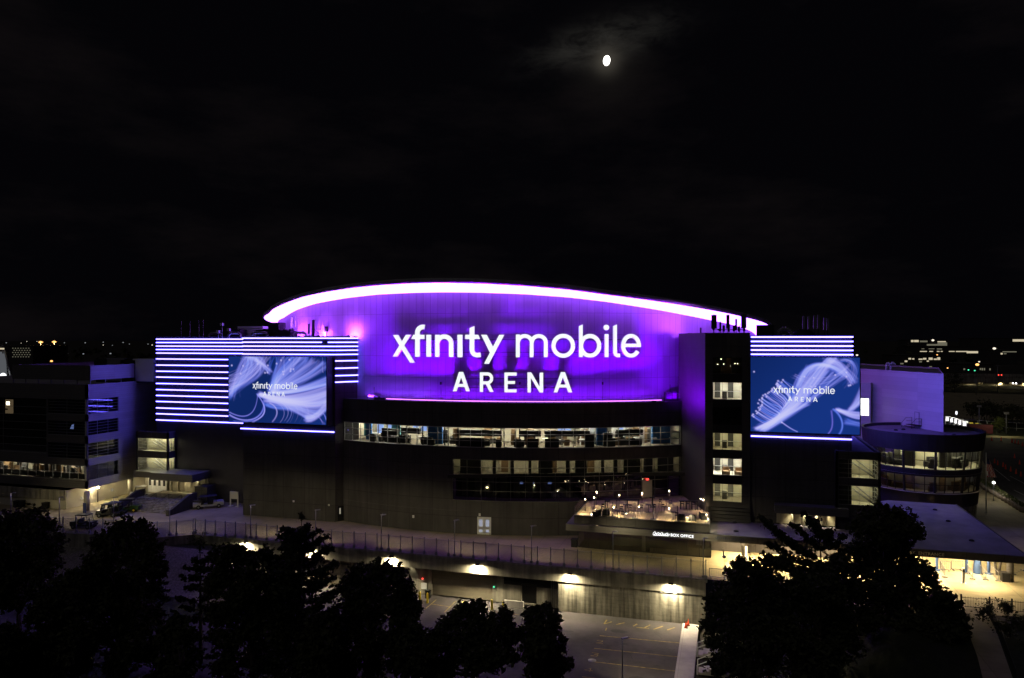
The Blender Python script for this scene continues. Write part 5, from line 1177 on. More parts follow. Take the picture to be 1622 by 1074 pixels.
# ------------------------------------------------------------------ lamp posts along the plaza edge
def plaza_lamp(p, lab, h=4.5, flip=1, pw=720, group='lamp posts along the plaza fence'):
    t = thing('lamp_post', lab, 'lamp post', p, group)
    b = MB(); b.tube((p.x, p.y, p.z), (p.x, p.y, p.z + h), .06, .05, 8); b.build('pole', 'grey_metal', t); b = MB(); b.box(p.x - .15, p.x + .15, p.y - .15, p.y + .15, p.z, p.z + .35); b.build('base', 'grey_metal', t)
    b = MB(); b.obox((p.x, p.y), (.75, .66), -.1, .62, -.13, .13, p.z + h, p.z + h + .09); hd = b.build('lamp_head', 'grey_metal', t)
    b = MB(); b.face([(p.x + .75 * a_ - .66 * c_, p.y + .66 * a_ + .75 * c_, p.z + h - .004) for a_, c_ in ((.05, -.1), (.05, .1), (.58, .1), (.58, -.1))]); b.build('lens', 'pink_lamp', hd)
    if pw: lamp('SPOT', (p.x + .3, p.y + .25, p.z + h - .06), pw, (1, .85, .46), t, (.12, 1.0, -.62), size=.03, spot=116, blend=.9)
xs_l = [(397, 'behind the dark bushy tree by the loading doors'), (500, 'just above the tall pine top'), (604, 'between the pine and the white double door'), (720, 'left of the white double door'), (842, 'right of the white double door'), (971, 'in front of the dark box office glazing'), (1114, 'at the right end of the box office')]
for px, w in xs_l: p = PY(px, 860, 86.6); plaza_lamp(Vector((p.x, 86.6, 0)), 'grey lamp post at the mesh fence, ' + w)
for px, py, w in ((17, 830, 'first from the left edge, behind the leafy crown'), (94, 838, 'by the black utility cart near the fence'), (180, 838, 'beside the two dark carts'), (269, 849, 'in front of the stair flight')): p = G(px, py); plaza_lamp(p, 'grey lamp post, left fence stretch, ' + w, pw=700)
p = G(986, 1090, LOW); plaza_lamp(p, 'slim dark lamp post standing in the service yard', h=4.6, pw=1100)
p = G(1574, 793); t = thing('lamp_post', 'short lamp post with a bright white head near the planters', 'lamp post', p); b = MB(); b.tube(p, (p.x, p.y, 2.9), .06, n=8); b.build('pole', 'grey_metal', t); MB().ball((p.x, p.y, 3.05), .2, 10, 6).build('globe', 'cold_lamp', t); lamp('POINT', (p.x, p.y, 3.4), 420, (1, .92, .75), t, size=.2)
p = G(155, 795.5); t = thing('lamp_post', 'short lamp post with a bright warm globe under the office overhang', 'lamp post', p); b = MB(); b.tube(p, (p.x, p.y, 2.35), .07, n=8); b.build('pole', 'dark_metal', t); MB().ball((p.x, p.y, 2.5), .24, 10, 6).build('globe', 'warm_lamp', t); lamp('POINT', (p.x + .3, p.y - .3, 2.9), 520, (1, .84, .52), t, size=.2)
p = G(1147, 918); t = thing('lamp_post', 'thin bent post beside the barricades at the fence end', 'post', p); b = MB(); b.path([p, (p.x, p.y, 2.6), (p.x - .15, p.y, 3.5)], .045, 6); b.build('pole', 'grey_metal', t); b = MB(); b.lathe((p.x, p.y, 2.5), [(0, 0), (.25, .02), (.2, .2), (0, .22)], 10); b.build('lamp_head', 'grey_metal', t)
# floodlights on the retaining wall
for i, (px, py, pw, w) in enumerate(((390, 862, 500, 'half hidden by the bushy dark tree'), (493, 872, 500, 'seen through the pine'), (620, 886, 520, 'above the left garage door'), (757, 898, 520, 'over the wide roller door'), (903, 913, 620, 'on the bare concrete wall beside the pipes'), (1063, 929, 620, 'inside the raised conduit frame'))):
    p = PY(px, py, 86.1); t = thing('wall_light', 'bright floodlight on the retaining wall, ' + w, 'wall light', (p.x, 86.1, p.z), 'floodlights on the retaining wall')
    zt = p.z + .25; b = MB(); b.box(p.x - .25, p.x + .25, 85.75, 86.14, zt, zt + .14); b.build('housing', 'dark_metal', t)
    b = MB(); b.xprism([(0, 0), (.25, -.2), (.25, 0)], p.x - .22, p.x + .22, (0, 85.8, zt - .003)); b.build('lens', 'warm_lamp', t)
    lamp('AREA', (p.x, 85.72, zt - .12), pw * (2.0 if i < 4 else 1.5), (1, .86, .55), t, (0, .42, -1), size=.4, sizey=.2, spread=172)
    lamp('SPOT', (p.x, 85.6, zt - .1), pw * 1.25, (1, .84, .56), t, (0, -.9, -1), size=.03, spot=150, blend=1)
    if i < 4: lamp('SPOT', (p.x, 85.55, zt - .1), pw * 1.6, (1, .84, .55), t, (0, .8, -1), size=.03, spot=140, blend=1)
p = at_wall(653, 894); t = thing('wall_light', 'small downlight between the two garage doors', 'wall light', (p.x, 87, p.z)); b = MB(); b.box(p.x - .12, p.x + .12, 86.85, 87.08, p.z, p.z + .12); b.build('housing', 'dark_metal', t); lamp('SPOT', (p.x, 86.8, p.z - .03), 60, (1, .9, .6), t, (0, .25, -1), size=.03, spot=70, blend=.6)
# yard furniture
def at_low(px, py): return G(px, py, LOW)
for i, (px, py, w) in enumerate(((665, 953, 'left of the black bin by the wide roller door'), (677, 955, 'right of the black bin by the wide roller door'), (779, 966, 'at the right jamb of the wide roller door'), (797, 969, 'behind the low white barrier'))):
    p = at_low(px, py); p.y = min(p.y, 86.0); t = thing('bollard', 'yellow steel bollard ' + w, 'bollard', p, 'yellow bollards in the service yard'); b = MB(); b.lathe(p, [(.13, .0), (.13, 1.15), (.1, 1.24), (0, 1.28)], 12); b.build('post', 'yellow_paint', t)
p = at_low(670, 954); p.y = 86.0; t = thing('waste_bin', 'black waste bin between two yellow bollards', 'bin', p); b = MB(); b.box(p.x - .28, p.x + .28, p.y - .3, p.y + .3, p.z, p.z + .9); b.build('body', 'black_paint', t); b = MB(); b.box(p.x - .32, p.x + .32, p.y - .34, p.y + .34, p.z + .9, p.z + .97); b.build('lid', 'rubber', t)
b0, b1 = at_low(792, 969), at_low(823, 972); t = thing('concrete_barrier', 'low white concrete barrier beside the dark service door', 'barrier', b0); b = MB(); b.xprism([(0, 0), (.55, 0), (.5, .2), (.38, .8), (.17, .8), (.05, .2)], b0.x, b1.x, (0, 85.6, LOW)); b.build('body', 'walk', t)
p = at_low(1085, 996); p.z = LOW + .13
for k, (dx, w) in enumerate(((0, 'front one of two on the pale sidewalk'), (.35, 'rear one of two on the pale sidewalk'))):
    q = Vector((p.x + dx * .6 + .1, p.y + dx * 2.2, p.z)); t = thing('traffic_cone', 'orange traffic cone, ' + w, 'traffic cone', q, 'cones on the sidewalk'); b = MB(); b.box(q.x - .2, q.x + .2, q.y - .2, q.y + .2, q.z, q.z + .05); b.build('base', 'rubber', t); b = MB(); b.lathe((q.x, q.y, q.z + .05), [(.16, 0), (.03, .72), (0, .72)], 10); b.build('cone', 'cone_orange', t)
# yard markings
mk = MB()
def pline(a, c, w=.12, z=LOW + .008):
    a, c = at_low(*a), at_low(*c); d = Vector((c.x - a.x, c.y - a.y)); d.normalize(); n = Vector((-d.y, d.x)) * w / 2; mk.face([(a.x - n.x, a.y - n.y, z), (c.x - n.x, c.y - n.y, z), (c.x + n.x, c.y + n.y, z), (a.x + n.x, a.y + n.y, z)])
for a, c in (((950, 1007), (1076, 1018.5)), ((941, 1027), (1073, 1040.5)), ((938, 1048), (1069, 1063)), ((922, 1072), (1060, 1088)), ((960, 984), (958, 988)), ((691, 950), (672, 966)), ((722, 952), (704, 970)), ((734, 953), (716, 972)), ((684, 957), (712, 961)), ((769, 967), (822, 974)), ((867, 981), (884, 984)), ((884, 983), (882, 990))): pline(a, c)
for a, c in (((961, 982), (957, 988.5)), ((957, 988.5), (969, 985)), ((976, 989.5), (989, 986.5)), ((1003, 992), (1009, 988.5)), ((1008, 994), (1028, 995.5)), ((1021, 994.5), (1030, 990)), ((1035, 997), (1050, 992)), ((1057, 998), (1069, 994))): pline(a, c, .16, LOW + .011)
DIG = {'1': [[(.5, 1), (.5, 0)]], '2': [[(0, .85), (.3, 1), (.75, .9), (.7, .6), (0, 0), (.9, 0)]], '3': [[(0, 1), (.8, .9), (.75, .6), (.3, .52), (.85, .4), (.75, .05), (0, 0)]], '4': [[(.65, 0), (.65, 1), (0, .3), (.95, .3)]]}
for dgt, (px, py) in (('1', (960, 997)), ('2', (951, 1017)), ('3', (943, 1037)), ('4', (933, 1061))):
    c = at_low(px, py)
    for st_ in DIG[dgt]:
        for qd in sweep(st_, .14): mk.face([(c.x + (x - .5) * .85, c.y + (y - .5) * .8, LOW + .014) for x, y in qd])
pt = MB(); rp = random.Random(12)
def blob(px, py, w, h, z):
    c = at_low(px, py); pt.face([(c.x + w * math.cos(a) * rp.uniform(.8, 1.15), c.y + h * math.sin(a) * rp.uniform(.8, 1.15), z) for a in [2 * math.pi * k / 14 for k in range(14)]])
for k, (px, py, w, h) in enumerate(((980, 1000, 1.1, .5), (1030, 1032, .5, .4), (960, 1060, .9, .5), (900, 1000, .7, .3), (1040, 1055, .4, .3), (700, 975, 1.3, .5), (730, 985, .5, .3), (915, 1035, .35, .3), (990, 1020, .3, .2), (1010, 1075, 1.0, .5), (645, 985, .8, .4))): blob(px, py, w, h, LOW + .005 + .0004 * k)
for k in range(9):                                       # sealed cracks
    px, py = rp.uniform(880, 1060), rp.uniform(985, 1075); c = at_low(px, py); x, y = c.x, c.y; d_ = rp.uniform(0, 6.28)
    for m in range(9):
        nx_, ny_ = x + .7 * math.cos(d_), y + .7 * math.sin(d_); d_ += rp.uniform(-.5, .5); n_ = Vector((-(ny_ - y), nx_ - x)).normalized() * .035; z = LOW + .0062 + .0002 * k
        if nx_ < a0.x - .3 and 45 < ny_ < 86: pt.face([(x - n_.x, y - n_.y, z), (nx_ - n_.x, ny_ - n_.y, z), (nx_ + n_.x, ny_ + n_.y, z), (x + n_.x, y + n_.y, z)])
        x, y = nx_, ny_
pt.build('asphalt_stains', 'tar', kind='structure')
mk.build('yard_markings', 'line_paint', kind='structure')
mh = at_low(938, 1046); b = MB(); b.lathe((mh.x, mh.y, LOW + .004), [(0, .006), (.42, .006), (.42, 0)], 20); o = b.build('manhole_cover', 'grey_metal'); tag(o, 'round iron manhole cover by the third parking bay', 'manhole cover')
# yard stair rails right of the sidewalk
for i, (px, py, lab) in enumerate(((1101, 1040, 'upper pair of pale stair rails beside the sidewalk'), (1101, 1068, 'lower pair of pale stair rails beside the sidewalk'))):
    p = at_low(px, py); t = thing('stair_rail', lab, 'hand rail', p, 'stair rails beside the sidewalk')
    for dy in (0, 1.4):
        b = MB(); b.path([(p.x + .2, p.y + dy, p.z), (p.x + .2, p.y + dy, p.z + .9), (p.x + 2.6, p.y + dy, p.z + 2.1), (p.x + 2.6, p.y + dy, p.z + .6)], .05, 5); b.build('rail', 'white_metal', t)
    b = MB()
    for k in range(5): b.box(p.x + .3 + .5 * k, p.x + .8 + .5 * k, p.y + .05, p.y + 1.35, p.z, p.z + .2 + .22 * k)
    b.build('steps', 'walk', t)
# dumpster and shed roof behind the thin pine
p = at_low(283, 935); t = thing('dumpster', 'green dumpster with a pale lid, half hidden behind the thin pine', 'dumpster', p); b = MB(); b.box(p.x - 1.0, p.x + 1.6, p.y, p.y + 1.6, p.z + .1, p.z + 1.5); b.build('body', 'bin_green', t); b = MB(); b.xprism([(0, 1.5), (1.7, 1.75), (1.7, 1.82), (0, 1.57)], p.x - 1.05, p.x + 1.65, (0, p.y - .05, p.z)); b.build('lid', 'canopy_roof', t)

# ------------------------------------------------------------------ left plaza: stairs, carts, board
stt = thing('entrance_stairs', 'broad stone steps with dark sloping cheek walls below the left porch', 'steps', (-90, 98, 0))
xs0, xs1 = q0.x + 3.4, q1.x + .6; Ys = 95.2; ns = 9
b = MB()
for i in range(ns): b.box(xs0, xs1, Ys + i * .42, 104.5, .145 * i, .145 * (i + 1))
b.build('treads', 'concrete', stt)
for x in (xs0 - .45, xs1): b = MB(); b.xprism([(-1.2, 0), (5.2, 0), (5.2, 2.4), (3.6, 2.4), (-.4, .9), (-1.2, .9)], x, x + .45, (0, Ys, 0)); b.build('cheek_wall', 'facade', stt)
for i in range(4):
    x = xs0 + (xs1 - xs0) * (i + .5) / 4; b = MB(); b.path([(x, Ys, .1), (x, Ys, 1.0), (x, Ys + 3.6, 2.2), (x, Ys + 3.6, 1.4)], .03, 5); b.build('hand_rail', 'dark_metal', stt)
p = G(304, 806); t = thing('concrete_block', 'dark low concrete block wall right of the steps', 'wall', p); b = MB(); b.obox((p.x - 1.6, p.y), (1, 0.1), 0, 3.2, 0, .5, 0, 1.3); b.build('body', 'facade', t)
p = G(318, 800); t = thing('storage_box', 'tall dark square storage box beside the porch', 'box', p); b = MB(); b.box(p.x - 1.2, p.x + 1.2, p.y, p.y + 2.2, 0, 2.9); b.build('body', 'facade', t); b = MB(); b.box(p.x - 1.25, p.x + 1.25, p.y - .05, p.y + 2.25, 2.9, 3.0); b.build('lid', 'dark_metal', t)
def cart(name, label, px, py, rz, paint, L_=3.2, roof=True, bed=False, rimm='grey_metal', roofm='cart_black', group='utility carts on the plaza'):
    p = G(px, py); t = thing(name, label, 'utility cart', p, group, rz); w = .72; h = L_ / 2
    b = MB(); b.xprism([(-h, .38), (h, .38), (h, .85), (h * .62, .95), (h * .42, .95), (h * .3, .55), (-h * .1, .55), (-h * .15, .95), (-h, .98)], -w, w, (0, 0, 0), (0, 1)) if False else b.xprism([(-w, .38), (w, .38), (w, .62), (-w, .62)], -h, h)
    b.xprism([(-w + .05, .62), (w - .05, .62), (w - .15, .98), (-w + .15, .98)], h * .5, h); b.box(-h, -h * .35, -w, w, .62, .98) if bed else b.box(-h * .45, -h * .3, -w + .05, w - .05, .62, 1.35)
    b.build('body', paint, t, local=True)
    b = MB(); b.box(-h * .28, h * .05, -w + .06, w - .06, .62, .86); b.box(-h * .3, -h * .22, -w + .06, w - .06, .86, 1.35); b.build('seat', 'interior_dark', t, local=True)
    if roof:
        b = MB(); b.xprism([(-w, 1.92), (w, 1.92), (w - .1, 2.0), (-w + .1, 2.0)], -h * .55, h * .55); b.build('roof', roofm, t, local=True)
        b = MB()
        for sy in (-1, 1): b.path([(h * .62, sy * (w - .06), .9), (h * .45, sy * (w - .08), 1.92)], .035, 5); b.path([(-h * .5, sy * (w - .06), .9), (-h * .48, sy * (w - .08), 1.92)], .035, 5)
        for x_, z_ in ((h * .45, 1.9), (-h * .48, 1.9), (-h * .5, .92)): b.tube((x_, -w + .08, z_), (x_, w - .08, z_), .035, n=5)
        for sy in (-1, 1): b.tube((h * .45, sy * (w - .08), 1.9), (-h * .48, sy * (w - .08), 1.9), .035, n=5)
        b.build('roll_cage', 'black_paint', t, local=True)
        b = MB(); b.face([(h * .6, -w + .1, .98), (h * .6, w - .1, .98), (h * .46, w - .12, 1.88), (h * .46, -w + .12, 1.88)]); b.build('windscreen', 'clear_rail', t, local=True)
    b = MB(); b.path([(h * .42, .3, .95), (h * .26, .3, 1.12)], .03); b.build('steering_column', 'black_paint', t, local=True)
    for sx in (-1, 1):
        for sy in (-1, 1):
            b = MB(); b.tube((sx * h * .66, sy * (w - .12), .32), (sx * h * .66, sy * (w + .12), .32), .32, n=14); wh = b.build('wheel', 'rubber', t, local=True); b = MB(); b.tube((sx * h * .66, sy * (w + .121), .32), (sx * h * .66, sy * (w + .135), .32), .17, n=10); b.build('rim', rimm, wh, local=True)
    for sy in (-1, 1): b = MB(); b.box(h, h + .02, sy * .5 - .1, sy * .5 + .1, .7, .82); b.build('headlight', 'white_metal', t, local=True)
    return t
cart('utility_cart', 'open golf-style cart with a pale cage, front one of the dark pair', 172, 818, math.radians(200), 'cart_black')
cart('utility_cart', 'blue-roofed dark utility cart squeezed between its two neighbours', 183, 815, math.radians(200), 'cart_black', roofm='flag_blue')
cart('utility_cart', 'crew utility cart with yellow wheel rims behind the open cart', 201, 810, math.radians(203), 'cart_green', 3.9, bed=True, rimm='yellow_paint')
cart('utility_cart', 'dark utility cart with a reflecting windscreen close to the mesh fence', 133, 836, math.radians(10), 'cart_black', 3.4, bed=True)
cart('utility_cart', 'white cart parked behind the left cheek wall of the steps', 223, 788, math.radians(215), 'cart_white', 3.2, roofm='cart_white')
cart('utility_cart', 'small white flatbed cart with a dark roof right of the steps', 330, 804, math.radians(222), 'cart_white', 4.6, bed=True)
p = G(371, 802); t = thing('sign_board', 'blank pale portable board standing on two legs by the dark wall', 'sign board', p); b = MB(); b.box(p.x - .75, p.x + .75, p.y, p.y + .12, 1.2, 2.4); b.build('board', 'soffit_white', t)
for s in (-1, 1): b = MB(); b.box(p.x + .7 * s - .11, p.x + .7 * s + .11, p.y - .05, p.y - .01, .1, 2.4); b.box(p.x + .7 * s - .3, p.x + .7 * s + .3, p.y - .35, p.y + .3, 0, .1); b.build('leg', 'soffit_white', t)
p = G(134, 814); t = thing('notice_sign', 'small dark upright notice sign at the office corner column', 'sign', p); b = MB(); b.box(p.x - .3, p.x + .3, p.y - .03, p.y + .03, .15, 1.7); b.build('panel', 'flag_blue', t); b = MB(); b.box(p.x - .35, p.x + .35, p.y - .2, p.y + .2, 0, .15); b.build('base', 'black_paint', t)
def litter(px, py, lab, w=.38, h=1.05, m='black_paint', grp='waste bins on the plaza'):
    p = G(px, py); t = thing('waste_bin', lab, 'bin', p, grp); b = MB(); b.box(p.x - w, p.x + w, p.y - w, p.y + w, .03, h - .12); b.build('body', m, t); b = MB(); b.box(p.x - w - .05, p.x + w + .05, p.y - w - .05, p.y + w + .05, h - .12, h); b.build('lid', 'dark_metal', t)
for a in ((27, 803, 'left bin of the dark pair by the office wall'), (34, 803, 'right bin of the dark pair by the office wall'), (72, 806, 'single dark bin by the office wall'), (910, 866, 'black bin at the left end of the box office glazing'), (1592, 921, 'black bin beside the right canopy column')): litter(*a)

# ------------------------------------------------------------------ entrance plaza on the right
for i, (px, py, w) in enumerate(((1484, 903, 'folded blue sunshade nearest the entrance lettering'), (1531, 907, 'folded blue sunshade next to the white pillar'), (1566, 909, 'folded blue sunshade between the barricades, right end'), (1548, 908, 'wide blue covered stand in the middle of the canopy front'))):
    p = G(px, py); t = thing('folded_umbrella', w, 'umbrella', p, 'folded blue umbrellas under the canopy')
    if i < 3: b = MB(); b.lathe(p, [(.12, .1), (.17, .35), (.17, 2.2), (.1, 2.7), (0, 2.75)], 10); b.build('canopy_cloth', 'blue_canvas', t); b = MB(); b.lathe(p, [(0, .1), (.4, .1), (.4, 0)], 12); b.build('base', 'blue_canvas', t)
    else: b = MB(); b.lathe(p, [(.5, 0), (.42, .9), (.3, 2.1), (.22, 2.5), (0, 2.55)], 10); b.build('cover', 'blue_canvas', t)
def barricade(px, py, px2, py2, lab):
    a, c = G(px, py), G(px2, py2); u = Vector((c.x - a.x, c.y - a.y)); ln = u.length; u.normalize(); t = thing('barricade', lab, 'barricade', a, 'steel crowd barricades')
    q = lambda s, z: (a.x + u.x * s, a.y + u.y * s, z)
    b = MB(); b.path([q(0, .15), q(0, 1.1), q(ln, 1.1), q(ln, .15), q(0, .15)], .03, 5); b.build('frame', 'grey_metal', t); b = MB(); k = max(3, int(ln / .18))
    for i in range(1, k): b.tube(q(ln * i / k, .15), q(ln * i / k, 1.1), .01, n=3)
    b.build('bars', 'grey_metal', t)
    for s in (.2, ln - .2): b = MB(); b.obox((a.x + u.x * s, a.y + u.y * s), (-u.y, u.x), -.3, .3, -.03, .03, 0, .15); b.build('foot', 'grey_metal', t)
for i, a in enumerate(((1124, 915, 1152, 918, 'dark crowd barricade at the end of the mesh fence'), (1490, 903, 1506, 905, 'crowd barricade just right of the first folded umbrella'), (1507, 903, 1525, 904, 'crowd barricade behind the white pillar'), (1489, 902, 1497, 916, 'crowd barricade running forward near the lettering'), (1532, 908, 1541, 919, 'crowd barricade running forward at the middle stand, left'), (1552, 909, 1562, 920, 'crowd barricade running forward at the middle stand, right'), (1568, 909, 1582, 922, 'crowd barricade running towards the right column'), (1604, 911, 1622, 904, 'crowd barricade right of the big column'))): barricade(*a)
p = G(1526, 924); t = thing('ticket_pillar', 'slender white scanner pillar standing in front of the canopy', 'pillar', p); b = MB(); b.box(p.x - .12, p.x + .12, p.y - .12, p.y + .12, .05, 1.75); b.build('body', 'white_metal', t); b = MB(); b.box(p.x - .25, p.x + .25, p.y - .25, p.y + .25, 0, .05); b.build('base', 'white_metal', t); b = MB(); b.box(p.x - .1, p.x + .1, p.y - .13, p.y - .121, 1.3, 1.6); b.build('panel', 'dark_metal', t)
p = G(1182, 893); t = thing('ticket_pillar', 'slender white pillar rising above the trees below the canopy', 'pillar', p); b = MB(); b.box(p.x - .12, p.x + .12, p.y - .12, p.y + .12, .05, 2.1); b.build('body', 'white_metal', t); b = MB(); b.box(p.x - .22, p.x + .22, p.y - .22, p.y + .22, 0, .05); b.build('base', 'white_metal', t)
for i, (px, w) in enumerate(((1578, 'left leg of the slanted pair'), (1584, 'right leg'))): pass
p = G(1580, 911); t = thing('slanted_support', 'V-shaped slanted steel support under the right canopy end', 'support', p); b = MB(); b.tube((p.x, p.y, 0), (p.x - .6, p.y, ZC0), .16, n=8); b.build('strut', 'facade_metal', t); b = MB(); b.tube((p.x + .1, p.y, 0), (p.x + .5, p.y, ZC0), .16, n=8); b.build('strut', 'facade_metal', t)
fp = G(1562, 813); t = thing('flagpole', 'tall pale flagpole with a drooping striped flag beside the round building', 'flagpole', fp); d_ = fp.x * -ST + fp.y * CT; zt = H - (717 - 537) * d_ / F
b = MB(); b.tube(fp, (fp.x, fp.y, zt), .08, .05, 8); b.build('pole', 'white_metal', t)
fl = MB(); cols = []
for i in range(10):
    for j in range(13):
        def q(i, j): return (fp.x + .08 + 1.35 * i / 10 * (.25 + .75 * j / 13), fp.y - .1 + .12 * math.sin(i * 1.6 + j * .3), zt - .8 - 3.0 * j / 13 - .3 * i / 10 * (1 - j / 13))
        fl.face([q(i, j + 1), q(i + 1, j + 1), q(i + 1, j), q(i, j)])
f_ = fl.build('flag', 'flag_red', t); me = f_.data; me.materials.append(M['flag_white']); me.materials.append(M['flag_blue'])
for k, pl_ in enumerate(me.polygons): i, j = divmod(k, 13); pl_.material_index = 2 if j < 4 and i < 8 else (1 if (i + (j // 3)) % 2 else 0)
for i in range(13):
    px, py = 1551 + 5.9 * i, 765 + 3.55 * i; p = G(px, py + 3.5)
    t = thing('planter', '%s planter tub from the far end of the kerb row by the parking lot' % ORD[i], 'planter', p, 'planter tubs along the parking lot kerb'); b = MB(); b.lathe(p, [(0, 0), (.62, 0), (.85, .85), (.78, .9), (.7, .8), (0, .8)], 14); b.build('tub', 'planter', t)
    b = MB(); r_ = random.Random(i)
    for k in range(70): a = r_.uniform(0, 6.28); R_ = r_.uniform(0, .65); z = r_.uniform(.82, 1.5 - .4 * R_); x, y = p.x + R_ * math.cos(a), p.y + R_ * math.sin(a); v = Vector((r_.gauss(0, 1), r_.gauss(0, 1), r_.gauss(0, 1))).normalized() * .12; w = v.orthogonal().normalized() * .1; b.face([(x - v.x, y - v.y, z - v.z), (x + w.x, y + w.y, z + w.z), (x + v.x, y + v.y, z + v.z), (x - w.x, y - w.y, z - w.z)])
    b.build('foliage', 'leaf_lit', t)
cones = [(1571, 698), (1586, 698.5), (1603, 701), (1608, 702.5), (1613, 704), (1619.5, 707), (1607, 726), (1615, 736), (1575.5, 734), (1580.5, 737), (1589, 740), (1593, 743.5), (1601, 747), (1609.5, 751), (1617, 755)]
for i, (px, py) in enumerate(cones):
    p = G(px, py); row = 'far row' if i < 6 else ('middle pair' if i < 8 else 'near row'); k = i if i < 6 else (i - 6 if i < 8 else i - 8)
    t = thing('traffic_cone', 'orange traffic cone in the parking lot, %s from the left in the %s' % (ORD[k], row), 'traffic cone', p, 'cones in the parking lot'); b = MB(); b.box(p.x - .22, p.x + .22, p.y - .22, p.y + .22, p.z, p.z + .06); b.build('base', 'rubber', t); b = MB(); b.lathe((p.x, p.y, p.z + .06), [(.2, 0), (.06, 1.0), (0, 1.0)], 8); b.build('cone', 'cone_orange', t)
b = MB()
for (a, c) in (((1600, 754), (1640, 775)), ((1575, 742), (1600, 762)), ((1606, 776), (1622, 784))):
    A_, C_ = G(*a), G(*c); d = Vector((C_.x - A_.x, C_.y - A_.y)).normalized(); n_ = Vector((-d.y, d.x)) * .09; b.face([(A_.x - n_.x, A_.y - n_.y, -.008), (C_.x - n_.x, C_.y - n_.y, -.008), (C_.x + n_.x, C_.y + n_.y, -.008), (A_.x + n_.x, A_.y + n_.y, -.008)])
b.build('parking_markings', 'white_line', kind='structure')
# iron fence and shrubs, bottom right
fa, fb = G(1522, 962), G(1640, 973); u = Vector((fb.x - fa.x, fb.y - fa.y)); ln = u.length; u.normalize()
t = thing('iron_fence', 'black iron picket fence at the plaza edge, lower right', 'fence', fa); b = MB(); q = lambda s, z: (fa.x + u.x * s, fa.y + u.y * s, z)
for z in (.15, 1.05): b.tube(q(0, z), q(ln, z), .025, n=4)
k = int(ln / .14)
for i in range(k): b.tube(q(ln * i / k, .05), q(ln * i / k, 1.2), .012, n=3)
b.build('pickets', 'black_paint', t)
for s in (0.03, 2.55, 4.5, 7.4): b = MB(); b.obox((fa.x + u.x * s, fa.y + u.y * s), u, -.06, .06, -.06, .06, 0, 1.35); b.build('post', 'black_paint', t)
t = thing('iron_fence', 'black railing running down beside the path', 'fence', pr[1]); b = MB(); pr_ = [Vector((p.x + .15, p.y, 0)) for p in pr]
for a, c in zip(pr_, pr_[1:]):
    b.tube((a.x, a.y, 1.0), (c.x, c.y, 1.0), .03, n=4); L_ = (c - a).length; k = int(L_ / .3)
    for i in range(k + 1): m_ = a.lerp(c, i / max(1, k)); b.tube((m_.x, m_.y, 0), (m_.x, m_.y, 1.0), .013, n=3)
b.build('pickets', 'black_paint', t)
# ------------------------------------------------------------------ roof equipment
WZ = TOP - .35
def roofpt(px, Y): p = PY(px, 537, Y); return Vector((p.x, Y, WZ))
def antenna(px, Y, h, lab, w=.16, group='antennas on the roofs', z0=None, mname='grey_metal', t0=.3):
    p = roofpt(px, Y) if z0 is None else Vector((PY(px, 537, Y).x, Y, z0)); t = thing('antenna', lab, 'antenna', p, group)
    b = MB(); b.tube(p, (p.x, p.y, p.z + h), .05, n=5); b.build('mast', 'dark_metal', t); b = MB(); b.box(p.x - w, p.x + w, p.y - .2, p.y - .06, p.z + h * t0, p.z + h * .98); b.build('panel', mname, t)
    b = MB(); b.box(p.x - .35, p.x + .35, p.y - .35, p.y + .35, p.z, p.z + .12); b.build('base', 'dark_metal', t)
for i, (px, Y, h) in enumerate(((287, 110, 3.2), (301, 110, 3.1), (315, 110, 3.2), (322, 110, 3.6))):
    p = roofpt(px, Y); t = thing('whip_antenna', '%s thin whip antenna from the left end of the striped wing roof' % ORD[i], 'antenna', p, 'whip antennas on the wing roof'); b = MB(); b.tube(p, (p.x, p.y, p.z + h), .05, .02, 5); b.build('rod', 'grey_metal', t); b = MB(); b.box(p.x - .15, p.x + .15, p.y - .15, p.y + .15, p.z, p.z + .3); b.build('base', 'dark_metal', t)
for i, (px, h) in enumerate(((463, 3.3), (470, 3.4), (476, 3.4))): antenna(px, 108, h + .35, '%s slim pale panel antenna in front of the bright drum end' % ORD[i], .15, mname='white_metal', t0=.5)
antenna(490, 103, 2.4, 'short dark panel antenna left of the tall slab antenna', .13, mname='dark_metal'); antenna(497, 103, 3.0, 'tall dark slab antenna on the purple-lit frame', .2, mname='black_paint', t0=.05)
p = roofpt(493, 103); t = thing('steel_gantry', 'triangular steel frame bracing the dark roof antennas', 'frame', p); b = MB(); e_ = roofpt(530, 103)
b.path([p + Vector((0, 0, .3)), (e_.x, e_.y, p.z + .3)], .05, 4); b.path([p + Vector((0, 0, 1.5)), (e_.x - 1.4, e_.y, p.z + 1.5), (e_.x, e_.y, p.z)], .05, 4); b.path([p + Vector((.6, 0, 1.4)), p + Vector((2.2, 0, .2))], .04, 4); b.path([(e_.x - 1.4, e_.y, p.z + 1.6), (e_.x - 1.4, e_.y, p.z)], .05, 4); b.build('struts', 'dark_metal', t)
b = MB(); b.box(e_.x - 1.65, e_.x - 1.2, e_.y - .3, e_.y, p.z + 1.1, p.z + 1.9); b.build('equipment_box', 'black_paint', t)
p = roofpt(539, 103); t = thing('dish_mast', 'short mast carrying two small dishes near the concave wall corner', 'mast', p); b = MB(); b.tube(p, (p.x, p.y, p.z + 2.6), .05); b.build('mast', 'dark_metal', t)
for z in (1.9, .9): b = MB(); b.ball((p.x - .2, p.y, p.z + z), .3, 10, 6, sy=.5); b.build('dish', 'dark_metal', t)
